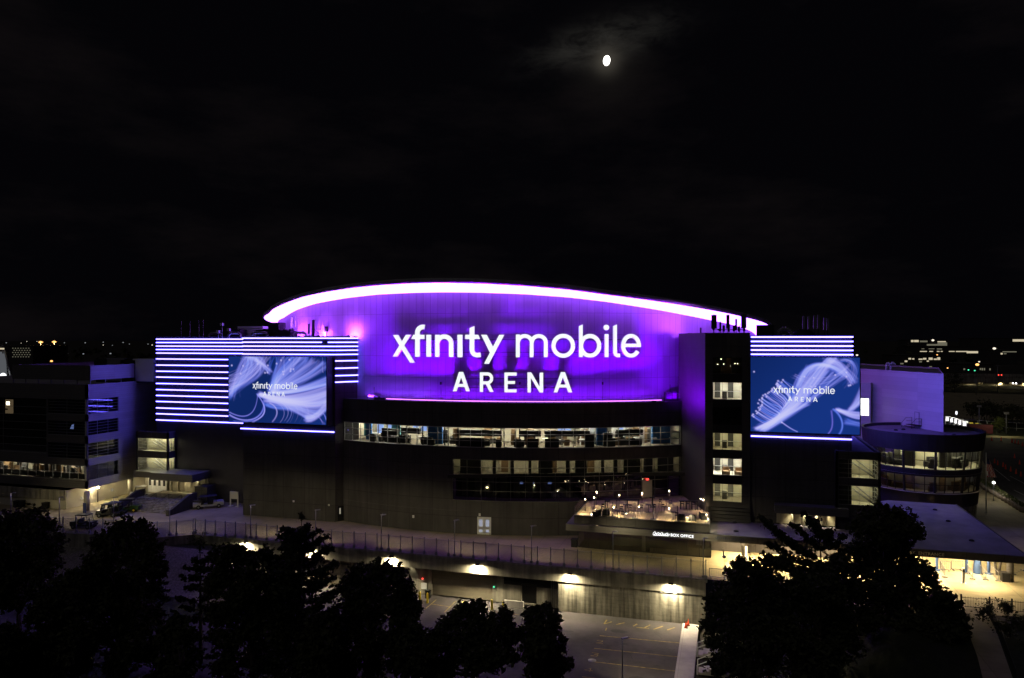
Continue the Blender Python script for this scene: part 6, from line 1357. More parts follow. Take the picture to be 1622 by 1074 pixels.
def unit(px, Y, w, d, h, lab, m='grey_metal', zoff=0.0, fans=2):
    p = roofpt(px, Y); p.z += zoff; t = thing('air_handler', lab, 'air handler', p, 'air handlers on the wing roof'); b = MB(); b.box(p.x - w / 2, p.x + w / 2, p.y - d / 2, p.y + d / 2, p.z + .2, p.z + h); b.build('casing', m, t)
    b = MB(); b.box(p.x - w / 2 + .1, p.x + w / 2 - .1, p.y - d / 2 + .2, p.y + d / 2 - .2, p.z, p.z + .2); b.build('curb', 'dark_metal', t)
    for i in range(fans): x = p.x - w / 2 + w * (i + .5) / fans; b = MB(); b.tube((x, p.y, p.z + h), (x, p.y, p.z + h + .2), min(.5, w / fans * .35), n=12); b.build('fan_cowl', 'dark_metal', t)
    b = MB()
    for i in range(6): b.box(p.x - w / 2 + .2, p.x + w / 2 - .2, p.y - d / 2 - .03, p.y - d / 2 - .002, p.z + .4 + (h - .6) * i / 6, p.z + .4 + (h - .6) * i / 6 + .05)
    b.build('grille', 'black_paint', t)
unit(403, 109, 5.0, 2.4, 2.1, 'long box air handler with a lit top on the wing roof', 'white_metal', fans=0); unit(378, 107, 2.0, 2, 1.5, 'dark box air handler left of the long lit one', 'dark_metal'); unit(452, 103.5, 3.2, 2, 1.3, 'grilled air handler under the slim pale antennas', 'dark_metal', fans=3); unit(421, 104.5, 2.4, 2, 1.4, 'rounded dark unit right of the long air handler', 'dark_metal', fans=1)
p = roofpt(440, 104.5); t = thing('duct_hood', 'large dark angled intake hood at the left end of the glowing roof edge', 'duct', p); b = MB(); b.xprism([(-.9, 0), (.7, 0), (.7, 2.6), (-1.2, 2.6), (-1.3, 2.2)], -1, 1, (p.x, p.y, p.z)); b.build('hood', 'dark_metal', t)
for i, (px, Y, dx) in enumerate(((331, 106, 1.6), (362, 104, 1.4), (398, 103, 2.2), (466, 101.5, 1.2))):
    p = roofpt(px, Y); t = thing('roof_pipe', 'bent pipe on the striped wing roof, %s from the left' % ORD[i], 'pipe', p, 'bent pipes on the wing roof'); b = MB(); b.path([p, p + Vector((0, 0, .5)), p + Vector((.2, 0, .8)), p + Vector((.5, 0, .95)), p + Vector((dx + .5, 0, .95)), p + Vector((dx + .8, 0, .7)), p + Vector((dx + .9, 0, 0))], .2, 8); b.build('pipe', 'grey_metal', t)
for i, (px, h, m_) in enumerate(((352, 2.6, 'tilted floodlight pole'), (346, 1.4, 'short vent stack'), (363, 1.7, 'spot lamp on a short pole'))):
    p = roofpt(px, 104); t = thing('roof_mast', m_ + ' on the left wing roof', 'mast', p); b = MB(); b.tube(p, p + Vector((0, 0, h)), .07); b.build('mast', 'grey_metal', t); b = MB(); b.box(p.x - .3, p.x + .15, p.y - .2, p.y + .2, p.z + h - .45, p.z + h); b.build('head', 'white_metal', t)
TRZ = 27.65
for i, (px, Y, h, w, m_, lab) in enumerate(((1131, 100.5, 2.9, .35, 'black_paint', 'broad dark panel antenna at the left of the tower roof'), (1153, 101, 2.9, .22, 'far_building', 'slim panel antenna in the middle of the tower roof'), (1178, 100.5, 3.0, .34, 'far_building', 'broad grey panel antenna at the right of the tower roof'), (1141, 103, 2.0, .12, 'dark_metal', 'low dark antenna between the two left panel antennas'), (1166, 104, 2.4, .14, 'dark_metal', 'low dark antenna between the two right panel antennas'), (1110, 103, 1.2, .1, 'dark_metal', 'small camera post at the left rim of the tower roof'))): antenna(px, Y, h, lab, w, z0=TRZ, mname=m_, t0=.35)
p = Vector((PY(1155, 537, 102).x, 102, TRZ)); t = thing('steel_gantry', 'cluttered steel frame between the tower roof antennas', 'frame', p); b = MB()
for k in range(7): x = p.x - 2 + .65 * k; b.tube((x, p.y, TRZ), (x + ru(-.3, .3), p.y, TRZ + ru(1.0, 1.8)), .05, n=4); b.box(x - .15, x + .15, p.y - .15, p.y + .15, TRZ + ru(.5, .9), TRZ + ru(1.0, 1.5))
b.tube((p.x - 2, p.y, TRZ + .9), (p.x + 2, p.y, TRZ + .9), .05, n=4); b.build('struts', 'dark_metal', t)
def wingR(px, Y): p = PY(px, 537, Y); return Vector((p.x, Y, WZ))
p = wingR(1212, 104); t = thing('air_handler', 'black square air handler on the right wing, beside the arched duct', 'air handler', p); b = MB(); b.box(p.x - 1.1, p.x + 1.1, p.y - 1, p.y + 1, p.z + .1, p.z + 1.8); b.build('casing', 'black_paint', t); b = MB(); b.box(p.x - 1.0, p.x + 1.0, p.y - .9, p.y + .9, p.z, p.z + .1); b.build('curb', 'dark_metal', t)
p = wingR(1232, 104); t = thing('arched_duct', 'round arched duct with a violet rim on the right wing roof', 'duct', p); b = MB(); b.path([p + Vector((1.0 * math.cos(a) + .9, 0, 1.3 * math.sin(a))) for a in [math.pi - math.pi * k / 12 for k in range(13)]], .28, 8); b.build('duct', 'grey_metal', t)
p = wingR(1242, 103); t = thing('vent_stack', 'small lit vent stack under the arched duct', 'vent', p); b = MB(); b.tube(p, p + Vector((0, 0, .5)), .25, n=10); b.build('pipe', 'white_metal', t)
p = wingR(1272, 105); t = thing('roof_dome', 'low dark domed roof unit on the right wing', 'roof unit', p); b = MB(); b.ball((p.x, p.y, p.z + .2), 1.5, 14, 8, sz=.75); b.build('dome', 'black_paint', t)
for i, (px, h) in enumerate(((1273, 3.0), (1281, 3.0), (1290, 3.1), (1296, 3.2), (1306, 2.8), (1311, 2.7))): antenna(px, 104.5, h, '%s antenna from the left in the cluster on the right wing roof' % ORD[i], .14, z0=WZ, mname='grey_metal', t0=.4)
for i, (px, py) in enumerate(((165, 571), (188, 570), (208, 573), (232, 571))):
    p = PY(px, py, 106); t = thing('plant_unit', '%s boxy plant unit from the left on the office roof' % ORD[i], 'plant unit', (p.x, 106, zlow - .3), 'plant units on the office roof'); w = [1.4, 2.0, 1.6, 2.2][i]; b = MB(); b.box(p.x - w, p.x + w, 105.2, 107.6, zlow, p.z + .3); b.build('casing', ['dark_metal', 'grey_metal', 'dark_metal', 'white_metal'][i], t); b = MB(); b.box(p.x - w + .2, p.x + w - .2, 105.4, 107.4, zlow - .3, zlow); b.build('curb', 'dark_metal', t)
# terrace equipment at both ends of the drum terrace
for i, (px, lab) in enumerate(((592, 'pale pump unit with a tilted panel at the left end of the drum terrace'), (1062, 'cluster of dark plant boxes at the right end of the drum terrace'))):
    ph, d = hit(E1, px, -1.2); x, y = ell(E1, ph, -1.3); t = thing('terrace_equipment', lab, 'equipment', (x, y, 18.1)); u = (math.cos(ph), math.sin(ph))
    b = MB(); b.obox((x, y), u, -.8, .1, -.4, .4, 18.1, 19.0 + i * .6); b.build('casing', ['white_metal', 'dark_metal'][i], t); b = MB(); b.obox((x, y), u, .25, .9, -.3, .3, 18.1, 18.8 + i * .9); b.obox((x, y), u, 1.2, 1.7, -.3, .3, 18.1, 18.6 + i * .8); b.build('side_box', 'dark_metal', t); b = MB(); b.tube((x, y, 19), (x, y, 20.2 + i * .5), .05); b.build('mast', 'dark_metal', t)
for i, px in enumerate((699, 824, 955)):
    w = wallpt(px, 607, .06); t = thing('wall_camera', 'dark camera post at the purple wall foot, ' + ['left of the lower lettering', 'between the letters E and N', 'right of the lower lettering'][i], 'camera', (w[0], w[1], w[2])); b = MB(); b.box(w[0] - .1, w[0] + .1, w[1] - .3, w[1], w[2] - .2, w[2] + .2); b.build('housing', 'dark_metal', t); b = MB(); b.tube((w[0], w[1] - .1, w[2] - .2), (w[0], w[1] - .1, 18.2), .025, n=4); b.build('post', 'grey_metal', t)

# ------------------------------------------------------------------ trees
def leafy(b, c, r, n, rnd, s0, s1, flat=1.0):
    for _ in range(n):
        v = Vector((rnd.gauss(0, 1), rnd.gauss(0, 1), rnd.gauss(0, 1)))
        if v.length < .01: continue
        v.normalize(); rad = r * min(1.7, abs(rnd.gauss(0, .62)) + .12); p = Vector((c[0] + v.x * rad, c[1] + v.y * rad, c[2] + v.z * rad * flat))
        a = Vector((rnd.gauss(0, 1), rnd.gauss(0, 1), rnd.gauss(0, .8))).normalized(); w = a.cross(Vector((rnd.gauss(0, 1), rnd.gauss(0, 1), rnd.gauss(0, 1)))).normalized(); s = rnd.uniform(s0, s1)
        a = a * s; w = w * s * .55; b.face([p - a, p - a * .2 + w, p + a, p + a * .1 - w])
def tree(name, lab, base, lobes, d, seed, trunk_r=.28, leaf='leaf_dark', dens=1.0, group='dark trees in front of the yard', s0=.10, s1=.27):
    """lobes: (px, py, radius px) of crown masses as seen; each gets its own depth inside the crown"""
    rnd = random.Random(seed); t = thing(name, lab, 'tree', base, group); cr = MB(); tk = MB()
    cx = sum(l[0] for l in lobes) / len(lobes); sc_ = d / F
    top = max(PD(l[0], l[1], d).z for l in lobes); hgt = top - base.z
    fork = Vector((base.x, base.y, base.z + hgt * .28)); mid_ = fork + Vector((rnd.uniform(-.3, .3), rnd.uniform(-.3, .3), hgt * .3))
    tk.tube(base - Vector((0, 0, .3)), fork, trunk_r, trunk_r * .75, 8); tk.tube(fork, mid_, trunk_r * .75, trunk_r * .45, 7)
    for (px, py, r) in lobes:
        rm = r * sc_ * 1.22; dd = d + rnd.uniform(-1, 1) * min(2.6, 1.0 + rm); c = PD(px, py, dd)
        st_ = fork if rnd.random() < .5 else mid_
        if c.z < st_.z + .3: st_ = Vector((base.x, base.y, base.z + hgt * .2))
        m1 = st_.lerp(c, .5) + Vector((rnd.uniform(-.3, .3), rnd.uniform(-.3, .3), rnd.uniform(.0, .5))); tk.tube(st_, m1, .12, .08, 5, False); tk.tube(m1, c, .08, .035, 5, False)
        sub = max(7, int(15 * (rm / 1.5)))
        for _ in range(sub):
            v = Vector((rnd.gauss(0, 1), rnd.gauss(0, 1), rnd.gauss(0, .85))).normalized() * rm * rnd.uniform(.25, 1.0); c2 = c + v; tk.tube(c, c2, .03, .012, 3, False)
            leafy(cr, c2, rm * rnd.uniform(.22, .46), int(dens * 62 * max(.5, rm)), rnd, s0, s1, .85)
        for _ in range(int(9 + 9 * rm)):                       # twigs reaching past the mass
            v = Vector((rnd.gauss(0, 1), rnd.gauss(0, 1), rnd.gauss(.25, .8))).normalized(); e1 = c + v * rm * rnd.uniform(1.0, 1.45); tk.tube(c + v * rm * .5, e1, .025, .01, 3, False)
            for q in (.6, .8, .95): leafy(cr, c.lerp(e1, q), .24, 9, rnd, s0 * .8, s1 * .8)
        leafy(cr, c, rm * .8, int(dens * 260 * rm), rnd, s0 * 1.3, s1 * 1.4)
    cr.build('crown', leaf, t); tk.build('trunk', 'bark', t); return t
def gt(px, py, z=LOW): return G(px, py, z)
def spread_lobes(x0, x1, y0, y1, r, n, seed, shape=None):
    rnd = random.Random(seed); out = []
    while len(out) < n:
        x, y = rnd.uniform(x0, x1), rnd.uniform(y0, y1); u, v = (x - (x0 + x1) / 2) / ((x1 - x0) / 2), (y - y0) / (y1 - y0)
        lim = min(1, math.sqrt(max(0, v / .35))) if v < .35 else 1.0 - max(0, v - .75) * .8
        if abs(u) < lim: out.append((x, y, r * rnd.uniform(.7, 1.25)))
    return out
def base_at(px, d, z): p = PD(px, 537, d); return Vector((p.x, p.y, z))
tree('broadleaf_tree', 'big dark broadleaf tree cut by the left picture edge', base_at(30, 76, LOW + .4), [(18, 828, 18), (44, 822, 15), (66, 838, 17), (30, 850, 22), (4, 850, 20), (82, 868, 14), (60, 878, 20), (24, 890, 22), (92, 852, 6), (-14, 870, 22), (70, 905, 15), (40, 920, 18), (5, 925, 22), (-20, 910, 20), (62, 940, 12), (20, 948, 14), (84, 895, 11), (-12, 835, 16)], 76, 1)
tree('broadleaf_tree', 'broad dark tree standing below the utility carts', base_at(195, 72, LOW), [(200, 838, 14), (180, 850, 16), (225, 850, 15), (165, 862, 15), (240, 872, 14), (205, 872, 24), (170, 890, 22), (235, 900, 20), (148, 900, 14), (130, 922, 18), (160, 930, 22), (205, 925, 26), (245, 938, 16), (118, 952, 18), (150, 968, 22), (200, 975, 26), (240, 978, 18), (110, 990, 18), (255, 905, 9), (160, 1005, 22), (215, 1015, 24), (125, 1030, 18), (188, 1048, 22), (245, 1030, 16), (222, 830, 6)], 72, 2, s0=.10, s1=.27)
tree('broadleaf_tree', 'rounded dark tree between the thin pine and the tall pine', base_at(400, 70, LOW), [(352, 884, 14), (372, 876, 13), (398, 888, 15), (418, 880, 12), (440, 898, 14), (360, 910, 20), (400, 920, 22), (440, 930, 18), (340, 930, 14), (380, 950, 24), (425, 962, 22), (460, 955, 16), (350, 975, 18), (400, 995, 26), (445, 1000, 20), (475, 990, 14), (360, 1015, 20), (410, 1040, 24), (455, 1042, 20), (360, 1055, 18)], 70, 3)
tree('broadleaf_tree', 'dense dark tree to the left of the wide roller door', base_at(585, 71, LOW), [(600, 904, 14), (570, 912, 16), (625, 914, 14), (555, 930, 16), (640, 930, 13), (595, 935, 24), (650, 950, 11), (560, 955, 18), (630, 960, 20), (660, 962, 6), (590, 972, 24), (640, 985, 16), (545, 985, 16), (535, 1010, 16), (575, 1010, 22), (620, 1015, 20), (650, 1010, 10), (545, 1045, 20), (590, 1050, 22), (635, 1050, 16), (652, 972, 12)], 71, 4)
tree('broadleaf_tree', 'low airy dark tree in front of the white barrier', base_at(750, 67.5, LOW), [(735, 970, 12), (760, 962, 9), (722, 985, 15), (750, 985, 16), (780, 990, 13), (800, 972, 8), (800, 992, 12), (705, 1000, 13), (690, 1010, 14), (735, 1010, 20), (770, 1015, 18), (800, 1015, 14), (818, 1005, 9), (680, 1035, 16), (715, 1040, 20), (755, 1045, 20), (790, 1045, 16), (668, 1058, 14), (810, 1040, 10), (700, 1068, 16)], 67.5, 5, .2, dens=.85)
tree('broadleaf_tree', 'narrow dark tree below the right end of the service door', base_at(855, 67, LOW), [(845, 972, 11), (862, 968, 9), (876, 980, 9), (850, 990, 14), (875, 1000, 12), (838, 1000, 9), (858, 1015, 16), (884, 1022, 11), (840, 1030, 12), (868, 1040, 15), (890, 1050, 11), (848, 1058, 13), (875, 1066, 12), (900, 1052, 6)], 67, 6, .2)
tree('broadleaf_tree', 'large dark tree towering in front of the canopy roof', base_at(1405, 72, LOW + 4.5), [(1400, 812, 13), (1375, 818, 12), (1425, 822, 14), (1362, 836, 12), (1400, 838, 20), (1440, 835, 14), (1453, 845, 7), (1385, 860, 20), (1425, 862, 18), (1360, 872, 14), (1405, 885, 22), (1440, 895, 14), (1370, 900, 18), (1462, 905, 12), (1430, 920, 22), (1390, 930, 22), (1475, 920, 9), (1450, 945, 18), (1360, 935, 16), (1410, 960, 24), (1470, 960, 16), (1370, 975, 20), (1440, 990, 22), (1395, 1010, 24), (1360, 1020, 18), (1420, 1045, 24), (1375, 1055, 20)], 72, 7)
tree('broadleaf_tree', 'dark tree leaning over the descending path', base_at(1490, 68, LOW + 3), [(1490, 945, 11), (1505, 958, 11), (1515, 975, 10), (1490, 972, 16), (1522, 990, 10), (1505, 1000, 15), (1478, 1000, 16), (1528, 1012, 7), (1495, 1025, 18), (1520, 1030, 11), (1470, 1035, 18), (1540, 1045, 10), (1510, 1052, 16), (1480, 1062, 18), (1552, 1062, 10), (1535, 1068, 12), (1455, 1058, 20), (1440, 1030, 18), (1420, 1068, 18), (1500, 1075, 20), (1560, 1085, 14)], 68, 8)
tree('broadleaf_tree', 'dark bushy tree beside the pale sidewalk', base_at(1180, 70, LOW), [(1172, 895, 10), (1165, 912, 12), (1195, 905, 12), (1218, 890, 11), (1240, 892, 10), (1180, 925, 16), (1215, 920, 16), (1145, 935, 11), (1165, 948, 16), (1205, 950, 20), (1240, 935, 16), (1128, 955, 11), (1150, 972, 16), (1190, 980, 20), (1235, 975, 20), (1125, 990, 12), (1158, 1000, 16), (1200, 1012, 20), (1130, 1018, 11), (1165, 1035, 18), (1215, 1045, 20), (1140, 1055, 15), (1250, 1010, 20), (1180, 1065, 18)], 70, 9)
tree('broadleaf_tree', 'dark tree filling the gap behind the leaning pine', base_at(1300, 69, LOW + 2), [(1300, 905, 14), (1330, 895, 14), (1270, 925, 16), (1310, 935, 20), (1340, 930, 16), (1280, 960, 20), (1325, 970, 22), (1290, 1000, 22), (1335, 1010, 20), (1265, 1030, 20), (1310, 1045, 24), (1350, 1050, 18), (1270, 1062, 18)], 69, 10)
tree('broadleaf_tree', 'lower dark tree between the left edge tree and the one below the carts', base_at(95, 70, LOW), [(100, 930, 14), (80, 955, 18), (110, 960, 18), (60, 975, 14), (95, 990, 22), (125, 1000, 16), (70, 1010, 20), (105, 1030, 22), (60, 1045, 20), (90, 1062, 22), (125, 1055, 16), (40, 1062, 16)], 70, 21)
tree('broadleaf_tree', 'low dark tree hiding the ground at the lower left corner', base_at(15, 66, LOW), [(10, 1005, 12), (30, 1020, 16), (-5, 1030, 18), (45, 1040, 14), (15, 1050, 22), (40, 1066, 18), (-10, 1066, 18)], 66, 22)
tree('broadleaf_tree', 'low dark tree between the thin pine and the tree below the carts', base_at(285, 68, LOW), [(280, 985, 12), (268, 1005, 16), (292, 1010, 16), (275, 1035, 20), (300, 1045, 16), (260, 1060, 18), (290, 1066, 18)], 68, 23, dens=.8)
tree('broadleaf_tree', 'low dark tree below the tall pine', base_at(500, 67, LOW), [(500, 990, 13), (520, 985, 12), (490, 1010, 16), (515, 1015, 18), (500, 1040, 20), (530, 1045, 18), (505, 1064, 20), (540, 1066, 16)], 67, 24, dens=.8)
tree('broadleaf_tree', 'low dark tree joining the doorway tree and the airy tree', base_at(655, 66, LOW), [(655, 1000, 10), (668, 1012, 12), (648, 1025, 16), (672, 1038, 14), (650, 1055, 18), (680, 1062, 14)], 66, 25, dens=.8)
def pine(lab, base, d, top, whorls, seed, tr=.2):
    """whorls: (px0, py0, px1, py1) limbs from trunk to tip as seen"""
    rnd = random.Random(seed); t = thing('pine_tree', lab, 'tree', base, 'pines in front of the yard'); cr = MB(); tk = MB(); tp = PD(*top, d)
    tk.tube(base - Vector((0, 0, .3)), base.lerp(tp, .5), tr, tr * .6, 8); tk.tube(base.lerp(tp, .5), tp, tr * .6, .03, 6); leafy(cr, tp, .35, 60, rnd, .08, .2, 1.4)
    for (x0, y0, x1, y1, f) in whorls:
        a = PD(x0, y0, d); c = PD(x1, y1, d + rnd.uniform(-2.2, 2.2)); ln = (c - a).length; m1 = a.lerp(c, .5) - Vector((0, 0, ln * .05)); tk.tube(a, m1, .07, .05, 5, False); tk.tube(m1, c, .05, .02, 4, False); k = max(3, int(ln / .32))
        for i in range(k):
            s = (i + 1) / k
            if s < .25: continue
            p = (a.lerp(m1, s * 2) if s < .5 else m1.lerp(c, s * 2 - 1)) + Vector((rnd.uniform(-.2, .2), rnd.uniform(-.3, .3), rnd.uniform(-.05, .2)))
            leafy(cr, p, .42 * f * (1.2 - .45 * s), int(64 * f), rnd, .09, .24, .75)
    cr.build('crown', 'leaf_pine', t); tk.build('trunk', 'bark', t); return t
W_ = []
rnd2 = random.Random(77)
for y, l, r in ((838, 22, 14), (848, 30, 26), (858, 20, 40), (868, 28, 26), (880, 24, 52), (892, 18, 30), (905, 22, 60), (918, 30, 40), (930, 26, 50), (945, 34, 70), (960, 40, 50), (975, 44, 60), (990, 46, 56), (1005, 50, 60), (1020, 52, 62), (1040, 55, 66), (1060, 58, 66)):
    W_ += [(474, y + 10, 474 - l, y + 2, 1.15), (474, y + 12, 474 + r, y - 4 if r < 45 else y - 12, 1.15), (474, y + 8, 474 + rnd2.uniform(-16, 16), y + 6, 1.3)]
pine('tall dark pine with upswept limbs rising above the mesh fence', base_at(474, 69, LOW), 69, (478, 818), W_, 11)
W_ = []
for y, l, r in ((885, 12, 14), (898, 22, 20), (912, 28, 30), (928, 24, 34), (945, 34, 26), (960, 30, 40), (975, 42, 44), (1004, 34, 40), (1034, 42, 46), (1056, 50, 52)): W_ += [(318, y + 6, 318 - l, y + 3, .85), (318, y + 8, 318 + r, y, .85), (318, y + 5, 318 + rnd2.uniform(-14, 14), y + 2, .9)]
pine('thin see-through pine in front of the green dumpster', base_at(318, 74, LOW), 74, (317, 868), W_, 12, .22)
W_ = [(1312, 900, 1206, 824, 1.2), (1306, 892, 1222, 838, 1.1), (1312, 880, 1258, 832, 1.15), (1312, 862, 1276, 816, 1.25), (1312, 860, 1296, 836, 1.2), (1312, 872, 1336, 850, 1.1), (1312, 905, 1218, 862, 1.2), (1312, 915, 1230, 885, 1.2), (1312, 890, 1345, 872, 1.2), (1312, 925, 1250, 905, 1.3), (1312, 925, 1350, 900, 1.3), (1312, 945, 1260, 930, 1.3), (1312, 950, 1355, 935, 1.3), (1312, 870, 1312, 842, 1.2)]
pine('dark pine with long limbs reaching left across the purple canopy', base_at(1312, 71, LOW + 2), 71, (1296, 826), W_, 13)
def shrub(px, py, r, lab, m='leaf_dark', seed=0, n=700):
    p = G(px, py); t = thing('shrub', lab, 'shrub', p, 'shrubs below the iron fence'); rnd = random.Random(seed); b = MB()
    for k in range(7): leafy(b, (p.x + rnd.uniform(-r, r) * .7, p.y + rnd.uniform(-r, r) * .7, r * rnd.uniform(.5, 1.0)), r * .6, n // 7, rnd, .06, .15)
    b.build('foliage', m, t); b = MB(); b.tube(p, (p.x, p.y, r), .05); b.build('stem', 'bark', t)
for i, (px, py, r, lab) in enumerate(((1557, 985, 1.3, 'leafy shrub at the corner of the iron fence'), (1596, 972, .8, 'small round shrub below the iron fence'), (1622, 1000, 1.4, 'dark shrub at the right picture edge below the fence'), (1600, 1010, 1.1, 'dark shrub beside the railing'), (1634, 1040, 1.4, 'lowest dark shrub at the right picture edge'))): shrub(px, py, r, lab, seed=i)
p = PY(316, 846, 86); t = thing('climbing_plant', 'dark climbing plant on the low wall below the fence corner', 'plant', (p.x, 86, -1)); b = MB(); r_ = random.Random(5); leafy(b, (p.x, 85.8, -.9), 1.0, 500, r_, .07, .16, 1.3); b.build('foliage', 'leaf_dark', t)

# ------------------------------------------------------------------ far surroundings
def far_lamp(px, py, d, lab, m='white_far_lamp', r=.5, ground=0.0, pole=True, group='distant lights', gy=None):
    p = PD(px, py, d); t = thing('street_light', lab, 'street light', (p.x, p.y, ground), group); MB().ball((p.x, p.y, p.z), r, 8, 5, sz=.7).build('lamp', m, t)
    b = MB(); b.tube((p.x, p.y, ground), (p.x, p.y, p.z - r * .6), max(.12, d / F * .22), n=5); b.build('pole', 'far_building', t); return t
for px, py, lab in ((64.5, 542, 'left of the two tall orange parking lot lights'), (85.8, 541.5, 'right and brighter of the two tall orange parking lot lights')):
    t = far_lamp(px, py, 420, lab, 'sodium_lamp', .9, group='tall orange lights'); b = MB(); p = PD(px, py, 420); b.ball((p.x, p.y, p.z), 1.25, 10, 4, sz=.3); b.build('lamp_ring', 'sodium_lamp', t)
    for c_ in t.children:
        if c_.name.startswith('pole'): c_.data.materials[0] = M['walk']
    for k in range(3): lamp('POINT', (p.x, p.y - 1.5, p.z - 1.5 - 6 * k), 5000 / (k + 1), (1, .55, .2), t, size=.8)
far_lamp(81.5, 572, 300, 'small low orange light below the two tall ones', 'sodium_lamp', .5); far_lamp(247, 571, 260, 'pale light peeping out left of the striped wing', 'white_far_lamp', .45)
for i, (px, py, m, r) in enumerate(((10, 543, 'dim_far_lamp', 1.0), (33.5, 543.5, 'white_far_lamp', .7), (42.5, 541, 'white_far_lamp', .8), (58.5, 541, 'white_far_lamp', .7), (102, 543, 'dim_far_lamp', .9), (135, 543, 'dim_far_lamp', 1.1), (163.5, 542, 'dim_far_lamp', 1.0), (163.5, 546.5, 'white_far_lamp', .9), (178, 547, 'dim_far_lamp', .7), (195, 542.5, 'dim_far_lamp', 1.0), (205, 545, 'dim_far_lamp', .8), (234.5, 545, 'dim_far_lamp', .9), (241, 546.5, 'white_far_lamp', 1.2), (106, 560, 'dim_far_lamp', 1.2), (132, 560.5, 'dim_far_lamp', 1.0), (175, 560, 'dim_far_lamp', 1.1))):
    far_lamp(px, py, 900 if py < 555 else 700, '%s faint distant light from the left along the skyline left of the arena' % ORD[i], m, r * (.55 if m == 'white_far_lamp' else .75))
for i, (px, py, d, m, r, lab) in enumerate(((1357.5, 562.5, 420, 'white_far_lamp', .62, 'pale street light just above the right screen corner'), (1378, 578, 360, 'sodium_lamp', .4, 'orange street light above the violet hall roof'), (1477.5, 539, 1000, 'white_far_lamp', 1.9, 'bright light on the roof of the far lit building'), (1575, 552, 800, 'white_far_lamp', 1.7, 'bright white light on a pole near the right skyline'), (1484.5, 562, 600, 'sodium_lamp', .55, 'orange light in front of the far lit building'), (1548, 577.5, 520, 'sodium_lamp', 1.2, 'large orange light above the overpass'), (1501, 583, 480, 'sodium_lamp', .5, 'small orange light right of the violet hall'), (1438, 552.5, 1000, 'white_far_lamp', 1.4, 'pale light at the left end of the far lit building'), (1463.5, 565, 800, 'sodium_lamp', .6, 'small orange light low before the far lit building'), (1551, 573, 600, 'white_far_lamp', .7, 'small white light right above the large orange one'))): far_lamp(px, py, d, lab, m, r)
for i, (px, py) in enumerate(((1534, 586), (1544, 587))): far_lamp(px, py, 500, ['left', 'right'][i] + ' green traffic signal by the overpass', 'green_signal', .55)
def far_block(name, lab, px0, px1, pyt, d, wins, depth=30):
    a, c = PD(px0, 537, d), PD(px1, 537, d); zt = H - (pyt - 537) * d / F; u = Vector((c.x - a.x, c.y - a.y)); ln = u.length; u.normalize(); t = thing(name, lab, 'building', a)
    b = MB(); b.obox((a.x, a.y), u, 0, ln, 0, depth, 0, zt); b.build('wall', 'far_building', t); b = MB(); b.obox((a.x, a.y), u, -.3, ln + .3, -.3, depth, zt, zt + .6); b.build('roof', 'far_building', t)
    for (x0, x1, y0, y1, m) in wins:
        s0, s1 = (x0 - px0) / (px1 - px0) * ln, (x1 - px0) / (px1 - px0) * ln; z1_, z0_ = H - (y0 - 537) * d / F, H - (y1 - 537) * d / F; b = MB(); b.obox((a.x, a.y), u, s0, s1, -.25, -.02, z0_, z1_); b.build('window', m, t)
    return t
fw, fd = 'far_window', 'far_window_dim'
far_block('far_building', 'long distant building with lit top windows on the right skyline', 1440, 1501, 538.5, 1000, [(1443, 1447, 538.6, 541.8, fw), (1448, 1455, 538.6, 541.8, fw), (1457, 1469, 539.6, 542, fd), (1485, 1498, 540.5, 542, fw), (1468, 1500, 545, 547.5, fd), (1485, 1500, 542.4, 546, fd)])
far_block('far_building', 'low dark distant building with a row of bright window strips', 1450, 1550, 549, 850, [(1457, 1468, 556, 557.3, fw), (1472, 1478, 556, 557.3, fw), (1484, 1488, 556, 557.3, fw), (1490, 1493, 556, 557.3, fw), (1459, 1464, 552, 553, fd), (1471, 1480, 552, 553, fd), (1484, 1492, 552, 553.5, fd), (1503, 1512, 556, 557.3, fw), (1514, 1533, 556, 557.5, fw), (1531, 1549, 556.3, 559.5, fw)])
far_block('far_building', 'distant building with scattered bright windows above the violet hall', 1425, 1492, 563, 620, [(1439, 1443, 567, 569.5, fw), (1445, 1448, 567.5, 569.5, fw), (1455, 1461, 568, 570, fw), (1462, 1467, 567, 569.6, fw), (1471, 1477, 566.5, 570, fw), (1479, 1484, 568, 570, fw), (1484, 1489, 566, 570, fw), (1433, 1437, 571, 573.5, fw), (1456, 1460, 572, 574, fd), (1468, 1471, 571, 573, fw), (1421 + 5, 1431, 575, 577, fd), (1472, 1476, 580, 581.5, fd)])
far_block('far_building', 'big pale windowless distant block on the right skyline', 1542, 1640, 536, 900, [(1604, 1640, 537.5, 541, fw)])
far_block('far_building', 'low distant pavilion with warm lights under its roof', 1582, 1612, 555, 780, [(1585, 1588, 559, 561.5, fw), (1590, 1594, 559.5, 561, fd), (1588, 1610, 556.5, 558, fd)])
far_block('far_building', 'small distant house with four lit windows beyond the overpass', 1525, 1575, 577, 560, [(1526, 1528.5, 583.5, 586, fd), (1555, 1557, 583, 586.5, fd), (1558.5, 1560, 583, 586.5, fd), (1567, 1569, 583.5, 586.5, fd), (1552, 1554, 583, 586, fd)])
far_block('far_building', 'dark distant grandstand with faint speckled windows on the left skyline', 14, 52, 549, 380, [(20 + 4.2 * (k % 7) + 2 * (k // 7 % 2), 21.2 + 4.2 * (k % 7) + 2 * (k // 7 % 2), 551 + 3.4 * (k // 7), 552.2 + 3.4 * (k // 7), 'far_window_dim') for k in range(35)])
tg = thing('lit_stand_tower', 'white lit glass tower with a sloping lattice leg at the left picture edge', 'tower', PD(0, 560, 300)); d = 300
P3 = lambda px, py, dd=0: PD(px, py, d + dd)
